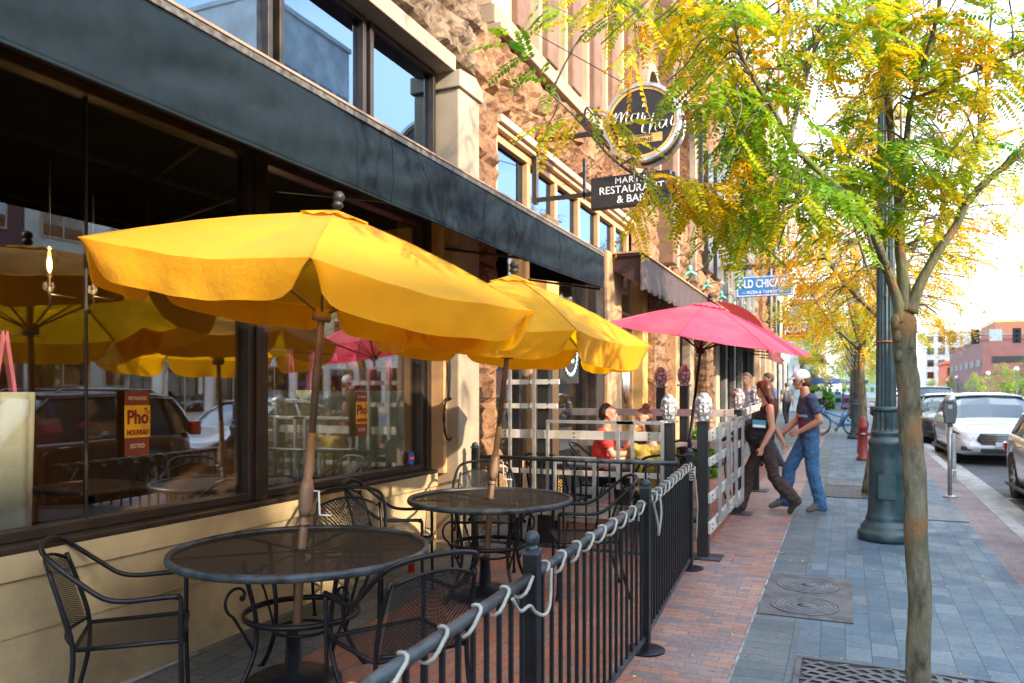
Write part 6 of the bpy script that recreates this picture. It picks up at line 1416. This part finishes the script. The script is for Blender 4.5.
# ================================================================== PEOPLE
def capsule(m, a, ra, b, rb, mi=0, n=14):
    a = Vector(a); b = Vector(b); d = b - a; L = d.length
    t = d / L if L > 1e-6 else Vector((0, 0, 1)); u = t.orthogonal().normalized(); w = t.cross(u); prof = []
    for k in range(5): q = -math.pi / 2 + k * math.pi / 8; prof.append((ra * math.cos(q), ra * math.sin(q)))
    for k in range(5): q = k * math.pi / 8; prof.append((rb * math.cos(q), L + rb * math.sin(q)))
    vs = [a + t * z + (u * math.cos(2 * math.pi * k / n) + w * math.sin(2 * math.pi * k / n)) * max(r_, 1e-5) for r_, z in prof for k in range(n)]
    fs = [(i * n + k, i * n + (k + 1) % n, (i + 1) * n + (k + 1) % n, (i + 1) * n + k) for i in range(len(prof) - 1) for k in range(n)]
    m.add(vs, fs + [tuple(range(n - 1, -1, -1)), tuple(range(len(vs) - n, len(vs)))], mi, True)
class Fig:
    def __init__(s): s.c = []
    def cap(s, tagn, a, ra, b, rb, flat=None): s.c.append(('c', tagn, Vector(a), ra, Vector(b), rb))
    def ell(s, tagn, c, r): s.c.append(('e', tagn, Vector(c), Vector(r), None, None))
def voxel(m, size, smooth=6):
    me = bpy.data.meshes.new('tmp'); me.from_pydata([tuple(v) for v in m.v], [], m.f); o = bpy.data.objects.new('tmp', me); COL.objects.link(o)
    r = o.modifiers.new('r', 'REMESH'); r.mode = 'VOXEL'; r.voxel_size = size; r.use_smooth_shade = True
    s = o.modifiers.new('s', 'SMOOTH'); s.factor = .5; s.iterations = smooth
    dg = bpy.context.evaluated_depsgraph_get(); dg.update(); out = bpy.data.meshes.new_from_object(o.evaluated_get(dg)); bpy.data.objects.remove(o); bpy.data.meshes.remove(me); return out
skin_n = [0]
def skin(c): skin_n[0] += 1; t = NT('skin'); v = t.coord(); t.base(t.ramp(t.noise(v, 8, 3), [(.3, tuple(x * .88 for x in c)), (.7, c)])); t.rough(.5); t.b.inputs['Subsurface Weight'].default_value = .08; t.b.inputs['Subsurface Radius'].default_value = (.02, .008, .004); return t.m
def cloth(name, c, stripes=None):
    t = NT(name); v = t.coord(); n = t.noise(v, 9, 5); col = t.ramp(n, [(.3, tuple(x * .75 for x in c)), (.7, c)])
    if stripes:
        sp = t.new('ShaderNodeSeparateXYZ'); t.link(v, sp.inputs[0])
        for (z0, z1, cc) in stripes:
            a = t.math('MULTIPLY', t.math('GREATER_THAN', sp.outputs[2], z0), t.math('LESS_THAN', sp.outputs[2], z1)); a = t.math('MULTIPLY', a, t.math('GREATER_THAN', sp.outputs[0], -.02)); a = t.math('MULTIPLY', a, t.math('LESS_THAN', t.math('ABSOLUTE', sp.outputs[1]), .17)); col = t.mix(a, col, cc)
    t.base(col); t.rough(.85); h = t.noise(v, 7, 5, .65); t.bump(h, 1.0, .07); return t.m
def hand(F, tg, wrist, d, palm_n, sc=1.0, curl=.5):
    """palm and five bent fingers. d = direction of the hand, palm_n = palm normal (fingers curl towards it)"""
    d = Vector(d).normalized(); pn = (Vector(palm_n) - d * Vector(palm_n).dot(d)).normalized(); s = d.cross(pn).normalized(); w = Vector(wrist)
    F.cap(tg, w, .024 * sc, w + d * .05 * sc, .022 * sc)
    for k in (-1.5, -.5, .5, 1.5): F.cap(tg, w + d * .02 * sc + s * k * .010 * sc, .014 * sc, w + d * .085 * sc + s * k * .019 * sc, .0125 * sc)
    ln = [.070, .080, .076, .060]
    for i, k in enumerate((-1.5, -.5, .5, 1.5)):
        p = w + d * .088 * sc + s * k * .0205 * sc; L = ln[i] * sc; dd = d
        for j, fr in enumerate((.45, .32, .23)):
            a = curl * (.35 + .4 * j); dd2 = (d * math.cos(a * (j + 1) * .7) + pn * math.sin(a * (j + 1) * .7) + s * k * .03).normalized(); q = p + dd2 * L * fr; F.cap(tg, p, (.0098 - .0008 * j) * sc, q, (.009 - .0008 * j) * sc); p = q
    p = w + d * .03 * sc - s * .022 * sc; q = p + (d * .55 - s * .75 + pn * .25).normalized() * .042 * sc; F.cap(tg, p, .014 * sc, q, .011 * sc); F.cap(tg, q, .0105 * sc, q + (d * .9 - s * .15 + pn * .35).normalized() * .034 * sc, .009 * sc)
def head(F, c, fwd, up=(0, 0, 1), sc=1.0, tg='skin'):
    """skull, jaw, nose, ears, brow, lips; c = centre of the head"""
    f = Vector(fwd).normalized(); up = Vector(up); l = up.cross(f).normalized(); u = f.cross(l).normalized(); c = Vector(c); P = lambda a, b_, z: c + (f * a + l * b_ + u * z) * sc
    F.cap(tg, P(-.022, 0, .030), .080 * sc, P(.018, 0, .028), .074 * sc); F.cap(tg, P(.005, 0, -.02), .066 * sc, P(.045, 0, -.062), .040 * sc); F.cap(tg, P(.05, 0, -.075), .026 * sc, P(.068, 0, -.082), .020 * sc)
    for s in (1, -1): F.cap(tg, P(.0, s * .052, -.02), .022 * sc, P(.045, s * .024, -.075), .020 * sc); F.cap(tg, P(-.012, s * .074, .01), .012 * sc, P(-.018, s * .082, -.02), .010 * sc); F.cap(tg, P(.052, s * .036, -.012), .022 * sc, P(.058, s * .020, -.03), .02 * sc)
    F.cap(tg, P(.080, 0, .008), .009 * sc, P(.102, 0, -.028), .013 * sc); F.cap(tg, P(.078, -.025, .022), .012 * sc, P(.078, .025, .022), .012 * sc)
    F.cap(tg, P(.082, -.014, -.053), .008 * sc, P(.082, .014, -.053), .008 * sc); F.cap(tg, P(.08, -.012, -.064), .009 * sc, P(.08, .012, -.064), .009 * sc)
    return P
def build_figure(name, label, F, mats, loc, heading, h, vox=.008, extra=None, group=None, hip=0.0):
    """mats: dict tag -> material ; F in 1.75 m space facing +X"""
    r = empty(name, loc, R(heading), label, 'person', group); sc = h / 1.75; m = MB()
    for k, tg, a, ra, b, rb in F.c:
        if k == 'c': capsule(m, a * sc, ra * sc, b * sc, rb * sc)
        else:
            j = len(m.v); m.sphere(a * sc, 1, 16, sc=tuple(x * sc for x in ra))
    me = voxel(m, vox); tags = list(mats); me.materials.clear()
    for t in tags: me.materials.append(mats[t])
    n = len(me.polygons); cen = np.empty(n * 3); me.polygons.foreach_get('center', cen); cen = cen.reshape(-1, 3) / sc
    best = np.full(n, 1e9); idx = np.zeros(n, int)
    for k, tg, a, ra, b, rb in F.c:
        if k == 'c':
            a_ = np.array(a); ab = np.array(b) - a_; t = np.clip(((cen - a_) @ ab) / max(1e-9, ab @ ab), 0, 1); dist = np.linalg.norm(cen - a_ - t[:, None] * ab, axis=1) - (ra + (rb - ra) * t)
        else:
            q = (cen - np.array(a)) / np.array(ra); L_ = np.linalg.norm(q, axis=1); dist = (L_ - 1) * min(ra)
        u = dist < best; best[u] = dist[u]; idx[u] = tags.index(tg)
    nv = len(me.vertices); cl = np.zeros(nv, bool); nl = len(me.loops); lv = np.empty(nl, 'i'); me.loops.foreach_get('vertex_index', lv)
    lt = np.empty(n, 'i'); me.polygons.foreach_get('loop_total', lt); isc = np.array([t in ('shirt', 'pants') for t in tags])[idx]; cl[lv[np.repeat(isc, lt)]] = True
    vc_ = np.empty(nv * 3, 'f'); me.vertices.foreach_get('co', vc_); vc_ = vc_.reshape(-1, 3); vn_ = np.array([tuple(x.vector) for x in me.vertex_normals]); sd_ = len(label)
    for q_ in np.nonzero(cl)[0]:
        x_, y_, z_ = (vc_[q_] / sc).tolist(); d_ = noise.noise(Vector((x_ * 9 + sd_, y_ * 9, z_ * 16 + x_ * 8))) * .011 + noise.noise(Vector((x_ * 22, y_ * 22 + sd_, z_ * 34))) * .005
        vc_[q_] += vn_[q_] * (d_ * sc)
    me.vertices.foreach_set('co', vc_.astype('f').ravel())
    me.polygons.foreach_set('material_index', idx.astype('i')); me.polygons.foreach_set('use_smooth', [True] * n); me.update(); me.name = 'body'
    o = bpy.data.objects.new('body', me); COL.objects.link(o); o.parent = r
    return r, sc
def childmesh(r, sc, name, F, mat, vox=.010, sm=4):
    m = MB()
    for k, tg, a, ra, b, rb in F.c:
        if k == 'c': capsule(m, a * sc, ra * sc, b * sc, rb * sc)
        else: m.sphere(a * sc, 1, 16, sc=tuple(x * sc for x in ra))
    me = voxel(m, vox, sm); me.materials.clear(); me.materials.append(mat); me.name = name; me.polygons.foreach_set('use_smooth', [True] * len(me.polygons)); o = bpy.data.objects.new(name, me); COL.objects.link(o); o.parent = r; return o
def eyes(r, sc, P, col=(.03, .02, .015)):
    m = MB()
    for s in (1, -1): m.sphere(P(.072, s * .031, .004) * sc, .0105 * sc, 8)
    m.build('eyes', EYE, r); m = MB()
    for s in (1, -1): m.tube([P(.079, s * .048, .020) * sc, P(.090, s * .032, .027) * sc, P(.091, s * .016, .022) * sc], .0035 * sc, 5)
    m.build('eyebrows', BROW, r)
EYE = plain('dark_eye', (.02, .015, .012), .2); BROW = plain('brow_hair', (.035, .02, .012), .8)
def torso(F, hipc, chest, neck, sh, tg='shirt', lower='pants', wid=1.0, belly=0):
    hipc, chest, neck = Vector(hipc), Vector(chest), Vector(neck); Y = Vector((0, 1, 0))
    for s in (1, -1):
        F.cap(lower, hipc + Y * s * .075, .105 * wid, hipc + Y * s * .06 + (chest - hipc) * .25, .10 * wid)
        F.cap(tg, hipc.lerp(chest, .04) + Y * s * .07, .110 * wid, hipc.lerp(chest, .4) + Y * s * .065, .106 * wid); F.cap(tg, hipc.lerp(chest, .30) + Y * s * .062, .104 * wid, chest + Y * s * .085, .108 * wid)
        F.cap(tg, chest + Y * s * .08, .100 * wid, chest.lerp(neck, .55) + Y * s * sh * .62, .066)
    F.cap(tg, chest.lerp(neck, .62) + Y * (sh - .03), .058, chest.lerp(neck, .62) - Y * (sh - .03), .058)
    F.cap('skin', neck - (neck - chest) * .15, .058, neck + Vector((.015, 0, .07)), .054)
    if belly: F.ell(tg, hipc.lerp(chest, .38) + Vector((.115 * belly, 0, 0)), (.15, .145, .17))
def leg(F, hip, knee, ank, toe, r=(.098, .074, .064), tg='pants', shoe='shoe', loose=0):
    F.cap(tg, hip, r[0], knee, r[1]); F.cap(tg, knee, r[1], Vector(knee).lerp(Vector(ank), .35), r[1] * (.98 + loose)); F.cap(tg, Vector(knee).lerp(Vector(ank), .35), r[1] * (.98 + loose), ank, r[2] * (1 + loose))
    a = Vector(ank); t = Vector(toe); d = (t - a); F.cap(shoe, a + Vector((-.035, 0, -.035)) if abs(d.z) < .09 else a + Vector((-.03, 0, -.02)), .044, a + d * .45 + Vector((0, 0, .014)), .050); F.cap(shoe, a + d * .45 + Vector((0, .006, .004)), .046, t, .036); F.cap(shoe, a + d * .45 + Vector((0, -.006, .004)), .046, t, .036)
def arm(F, sh, el, wr, sleeve=None, r=(.050, .040, .028), tg='skin'):
    sh, el, wr = Vector(sh), Vector(el), Vector(wr)
    if sleeve:
        e = sh.lerp(el, sleeve); F.cap('shirt', sh, r[0] + .012, e, r[0] + .012); F.cap(tg, e, r[0] * .9, el, r[1])
    else: F.cap(tg, sh, r[0], el, r[1])
    F.cap(tg, el, r[1], el.lerp(wr, .35), r[1] * 1.02); F.cap(tg, el.lerp(wr, .35), r[1] * 1.02, wr, r[2])

# ---- woman in mid stride
F = Fig(); torso(F, (0, 0, .93), (-.02, 0, 1.25), (-.02, 0, 1.46), .155, wid=.93, belly=1)
F.cap('shirt', (.05, .06, 1.27), .07, (.06, .065, 1.25), .065); F.cap('shirt', (.05, -.06, 1.27), .07, (.06, -.065, 1.25), .065)
leg(F, (0, -.09, .93), (.20, -.09, .53), (.30, -.09, .10), (.45, -.10, .045), loose=.35)
leg(F, (0, .09, .93), (-.10, .09, .50), (-.36, .08, .20), (-.30, .08, .055), loose=.25)
arm(F, (-.03, .175, 1.40), (-.05, .215, 1.13), (.07, .20, .90)); hand(F, 'skin', (.07, .20, .90), (.25, 0, -1), (.3, -1, 0), .92, .9)
arm(F, (-.03, -.175, 1.40), (-.16, -.20, 1.15), (-.27, -.19, .94)); hand(F, 'skin', (-.27, -.19, .94), (-.25, 0, -1), (.3, 1, 0), .92, .5)
P = head(F, (.015, 0, 1.625), (1, 0, -.06), sc=.97)
r, sc = build_figure('person', 'pregnant woman in a dark sleeveless top and brown trousers walking into the patio', F, {'skin': skin((.62, .33, .21)), 'shirt': cloth('black_top', (.018, .016, .018)), 'pants': cloth('brown_trousers', (.055, .034, .028)), 'shoe': plain('dark_shoe', (.025, .022, .022), .6)}, (-.90, 9.64, gz(9.64)), 196, 1.60, .0078)
Hh = Fig(); Hh.cap('h', P(-.03, 0, .045), .090, P(.015, 0, .055), .078)
for s in (1, -1): Hh.cap('h', P(-.03, s * .05, .03), .060, P(-.055, s * .06, -.12), .050); Hh.cap('h', P(.03, s * .060, .045), .028, P(-.01, s * .078, -.07), .026)
Hh.cap('h', P(-.05, 0, .03), .08, P(-.085, 0, -.12), .07); Hh.cap('h', P(-.085, 0, -.12), .075, P(-.10, .02, -.34), .055); Hh.cap('h', P(-.08, .055, -.12), .045, P(-.075, .07, -.33), .028); Hh.cap('h', P(-.10, -.05, -.12), .045, P(-.12, -.04, -.32), .028)
hm = NT('dark_auburn_hair'); v = hm.coord(scale=(1, 1, .15)); hm.base(hm.ramp(hm.noise(v, 60, 4), [(.3, (.03, .009, .006)), (.7, (.11, .03, .018))])); hm.rough(.4); hm.bump(hm.noise(v, 80, 3), .6, .01)
childmesh(r, sc, 'hair', Hh, hm.m); eyes(r, sc, P)
bk = empty('booklet', (0, 0, 0), 0, 'teal and white booklet tucked under the walking woman\'s arm', 'booklet'); bk.location = (-.93, 9.44, gz(9.6) + 1.09); bk.rotation_euler = (R(4), R(4), R(14))
m = MB(); m.box(-.09, .06, -.006, .006, -.045, .045); m.build('cover', plain('teal_card', (.05, .30, .42), .5), bk); m = MB(); m.box(-.085, .055, -.009, -.0065, -.04, -.01); m.build('white_band', M['white'], bk)
# ---- man in cap
F = Fig(); torso(F, (0, 0, .95), (.02, 0, 1.27), (.045, 0, 1.475), .185, wid=1.02)
leg(F, (0, -.09, .95), (.22, -.09, .54), (.27, -.09, .12), (.44, -.10, .05), r=(.102, .080, .072)); leg(F, (0, .09, .95), (-.02, .10, .50), (-.12, .10, .095), (.03, .11, .04), r=(.102, .080, .072))
arm(F, (.02, .215, 1.42), (-.07, .25, 1.15), (.13, .17, 1.02), .55, r=(.052, .044, .031)); hand(F, 'skin', (.13, .17, 1.02), (.9, -.25, -.35), (0, -1, -.3), 1.0, .7)
arm(F, (.02, -.215, 1.42), (.08, -.25, 1.16), (.25, -.20, 1.0), .55, r=(.052, .044, .031)); hand(F, 'skin', (.25, -.20, 1.0), (.8, .1, -.6), (0, 1, -.3), 1.0, .6)
P = head(F, (.10, 0, 1.635), (1, 0, -.14))
r, sc = build_figure('person', 'man in a grey cap, striped navy t-shirt and blue jeans walking behind the woman', F, {'skin': skin((.55, .27, .16)), 'shirt': cloth('navy_striped_shirt', (.055, .085, .15), [(1.155, 1.185, (.45, .48, .5)), (1.03, 1.10, (.25, .035, .10)), (1.10, 1.115, (.03, .04, .08))]), 'pants': cloth('blue_jeans', (.055, .16, .32)), 'shoe': plain('grey_trainers', (.10, .095, .09), .7)}, (-.42, 10.02, gz(10)), 194, 1.70, .0082)
Hh = Fig(); Hh.cap('h', P(-.035, 0, .0), .086, P(-.03, 0, .03), .086); Hh.cap('h', P(-.07, 0, -.03), .05, P(-.07, 0, -.05), .045); childmesh(r, sc, 'hair', Hh, plain('short_brown_hair', (.04, .022, .014), .7)); eyes(r, sc, P)
Hh = Fig(); Hh.cap('c', P(-.025, 0, .058), .093, P(.015, 0, .055), .086)
for t in (-1, -.5, 0, .5, 1): Hh.cap('c', P(.07, t * .05, .052), .012, P(.155 - abs(t) * .03, t * .055, .040), .010)
Hh.cap('c', P(-.01, 0, .145), .012, P(-.01, 0, .148), .012); childmesh(r, sc, 'cap', Hh, plain('light_grey_cap', (.52, .52, .52), .8, scale=20))
# ---- seated people
def seated(F, lean=.05, wid=1.0, armpose='table', sleeve=.55, short=False):
    torso(F, (0, 0, .52), (lean, 0, .86), (lean + .03, 0, 1.07), .18, wid=wid)
    for s in (1, -1):
        leg(F, (.02, s * .10, .53), (.44, s * .13, .53), (.42, s * .13, .10), (.56, s * .14, .045), r=(.095, .066, .055))
        F2 = F; sh = (lean + .0, s * .205, 1.01)
        if armpose == 'table': el = (lean + .14, s * .25, .78); wr = (lean + .38, s * .16, .80); arm(F, sh, el, wr, sleeve); hand(F, 'skin', wr, (1, -s * .4, 0), (0, 0, -1), 1, .6)
        elif armpose == 'face' and s == -1: el = (lean + .20, s * .20, .80); wr = (lean + .20, s * .07, 1.02); arm(F, sh, el, wr, sleeve); hand(F, 'skin', wr, (-.1, .4, 1), (-1, 0, 0), 1, .9)
        else: el = (lean + .08, s * .24, .76); wr = (lean + .32, s * .14, .70); arm(F, sh, el, wr, sleeve); hand(F, 'skin', wr, (1, -s * .3, -.1), (0, 0, -1), 1, .6)
def hair_short(r, sc, P, mat, bald=False):
    Hh = Fig(); Hh.cap('h', P(-.045, 0, .02), .082, P(-.035 if bald else -.012, 0, .048), .079); Hh.cap('h', P(-.07, 0, -.03), .055, P(-.065, 0, -.055), .045)
    childmesh(r, sc, 'hair', Hh, mat)
F = Fig(); seated(F, .03, 1.08); P = head(F, (.10, 0, 1.235), (1, -.1, -.05))
r, sc = build_figure('person', 'seated man in a bright red patterned shirt behind the silver boards', F, {'skin': skin((.60, .27, .18)), 'shirt': cloth('red_patterned_shirt', (.72, .045, .03)), 'pants': cloth('dark_trousers', (.04, .04, .05)), 'shoe': M['black']}, (-2.63, 8.62, gz(8.6)), 10, 1.75, .010)
hair_short(r, sc, P, BROW, True); eyes(r, sc, P)
F = Fig(); seated(F, .10, .92, 'face'); P = head(F, (.17, 0, 1.23), (1, .1, -.25))
r, sc = build_figure('person', 'seated woman with hair tied up and a dark patterned top, hand at her mouth', F, {'skin': skin((.66, .36, .24)), 'shirt': cloth('dark_print_top', (.09, .06, .10)), 'pants': cloth('dark_skirt', (.05, .05, .06)), 'shoe': M['black']}, (-2.05, 8.92, gz(8.9)), 222, 1.68, .010)
hm2 = plain('light_brown_hair', (.16, .07, .03), .6, scale=30); hair_short(r, sc, P, hm2); eyes(r, sc, P); m = MB(); m.sphere(P(-.07, 0, .12) * sc, .045, 10); m.build('hair_bun', hm2, r)
F = Fig(); seated(F, .06, 1.05); P = head(F, (.12, 0, 1.22), (1, .2, 0))
r, sc = build_figure('person', 'person in a mustard yellow shirt seated with their back to the camera', F, {'skin': skin((.55, .3, .2)), 'shirt': cloth('mustard_shirt', (.50, .33, .05)), 'pants': cloth('dark_trousers_b', (.04, .045, .05)), 'shoe': M['black']}, (-1.80, 7.72, gz(7.7)), 112, 1.62, .010)
hair_short(r, sc, P, BROW); eyes(r, sc, P)
# ---- background walkers
def walker(label, x, y, hd, shirt, pants, hairc=(.05, .03, .02), h=1.72, vox=.02, phase=1, grp='people far down the pavement', bare=False):
    F = Fig(); torso(F, (0, 0, .95), (0, 0, 1.27), (.01, 0, 1.475), .18)
    leg(F, (0, -.09, .95), (.14 * phase, -.09, .53), (.16 * phase, -.09, .10), (.30 * phase + .02, -.09, .045)); leg(F, (0, .09, .95), (.02, .10, .50), (-.18 * phase, .10, .11), (-.05 * phase, .10, .05))
    for s in (1, -1): arm(F, (0, s * .21, 1.42), (-.02 * s, s * .25, 1.15), (.10 * s * phase, s * .22, .92), .5); hand(F, 'skin', (.10 * s * phase, s * .22, .92), (.2, 0, -1), (0, -s, 0), 1, .5)
    P = head(F, (.03, 0, 1.635), (1, 0, 0)); k = abs(hash(label)) % 97
    r, sc = build_figure('person', label, F, {'skin': skin((.5, .28, .19)), 'shirt': cloth('walker_shirt', shirt), 'pants': cloth('walker_trousers', pants), 'shoe': M['black']}, (x, y, gz(y)), hd, h, vox, group=grp)
    Hh = Fig(); Hh.cap('h', P(-.03, 0, .02), .088, P(.0, 0, .05), .084); childmesh(r, sc, 'hair', Hh, plain('walker_hair', hairc, .7), .02); return r
walker('person in a bright blue shirt standing just beyond the walking couple', -1.28, 14.6, 200, (.02, .15, .55), (.05, .06, .09), vox=.014, grp=None)
walker('person in a pale lilac shirt half hidden behind the woman\'s hair', -1.62, 14.2, 250, (.45, .45, .6), (.08, .08, .1), (.12, .08, .05), vox=.014, grp=None)
walker('distant walker in a white shirt with a dark backpack seen from behind', -1.95, 62, 90, (.6, .62, .66), (.02, .02, .03))
walker('distant walker in white shirt and white shorts', -1.25, 72, 100, (.65, .65, .66), (.6, .58, .55), phase=-1)
walker('distant walker in a navy top beside the one in white', -.8, 74, 95, (.06, .07, .15), (.3, .3, .32))
walker('distant person in purple near the newspaper boxes', -.25, 64, 180, (.15, .05, .22), (.1, .03, .05), h=1.6)
walker('distant person in a dark grey top beyond the walking man', -2.3, 34, 120, (.10, .11, .13), (.05, .04, .04), (.1, .06, .03))
walker('tiny walker in grey at the end of the pavement', -.9, 100, 270, (.3, .3, .33), (.08, .08, .1))

# ================================================================== CAMERA, LIGHT
cam = bpy.data.cameras.new('camera'); co = bpy.data.objects.new('camera', cam); COL.objects.link(co); scene.camera = co
co.location = (0, 0, H_EYE); co.rotation_euler = (R(90), 0, math.atan(335 / 770)); cam.sensor_width = 36; cam.lens = 36 * 770 / 1024
cam.shift_y = (394 - 341.5) / 1024; cam.clip_start = .05; cam.clip_end = 2000; cam.dof.use_dof = True; cam.dof.focus_distance = 4.6; cam.dof.aperture_fstop = 3.2
AZ = -18; EL = 24.5
sd = Vector((math.cos(R(AZ)) * math.cos(R(EL)), math.sin(R(AZ)) * math.cos(R(EL)), math.sin(R(EL))))
su = bpy.data.lights.new('sun', 'SUN'); su.energy = 2.5; su.angle = R(.8); su.color = (1, .80, .58); so = bpy.data.objects.new('sun', su); COL.objects.link(so)
so.rotation_euler = sd.to_track_quat('Z', 'Y').to_euler(); so.location = (30, -10, 30)
w = bpy.data.worlds.new('World'); scene.world = w; w.use_nodes = True; nt = w.node_tree; bg = nt.nodes['Background']
sky = nt.nodes.new('ShaderNodeTexSky'); sky.sky_type = 'NISHITA'; sky.sun_disc = False; sky.sun_elevation = R(EL); sky.sun_rotation = R(90 - AZ); sky.air_density = 1.0; sky.dust_density = 1.0
tc = nt.nodes.new('ShaderNodeTexCoord'); mp = nt.nodes.new('ShaderNodeMapping'); mp.inputs['Scale'].default_value = (1, 1, 2.6); nz = nt.nodes.new('ShaderNodeTexNoise'); nz.inputs['Scale'].default_value = 1.6; nz.inputs['Detail'].default_value = 7
nt.links.new(tc.outputs['Generated'], mp.inputs[0]); nt.links.new(mp.outputs[0], nz.inputs['Vector'])
rp = nt.nodes.new('ShaderNodeValToRGB'); rp.color_ramp.elements[0].position = .40; rp.color_ramp.elements[1].position = .64; nt.links.new(nz.outputs['Fac'], rp.inputs[0])
mx = nt.nodes.new('ShaderNodeMix'); mx.data_type = 'RGBA'; nt.links.new(rp.outputs[0], mx.inputs[0]); nt.links.new(sky.outputs[0], mx.inputs[6]); mx.inputs[7].default_value = (6.3, 7.1, 8.2, 1)
nt.links.new(mx.outputs[2], bg.inputs[0]); bg.inputs[1].default_value = .15
scene.view_settings.view_transform = 'Standard'; scene.view_settings.look = 'None'; scene.view_settings.exposure = 2.1; scene.view_settings.gamma = 1
cy = scene.cycles; cy.max_bounces = 7; cy.diffuse_bounces = 3; cy.glossy_bounces = 4; cy.transmission_bounces = 4; cy.transparent_max_bounces = 14; cy.use_denoising = True; cy.sample_clamp_indirect = 6; cy.caustics_reflective = False; cy.caustics_refractive = False
try: cy.denoiser = 'OPENIMAGEDENOISE'
except Exception: pass
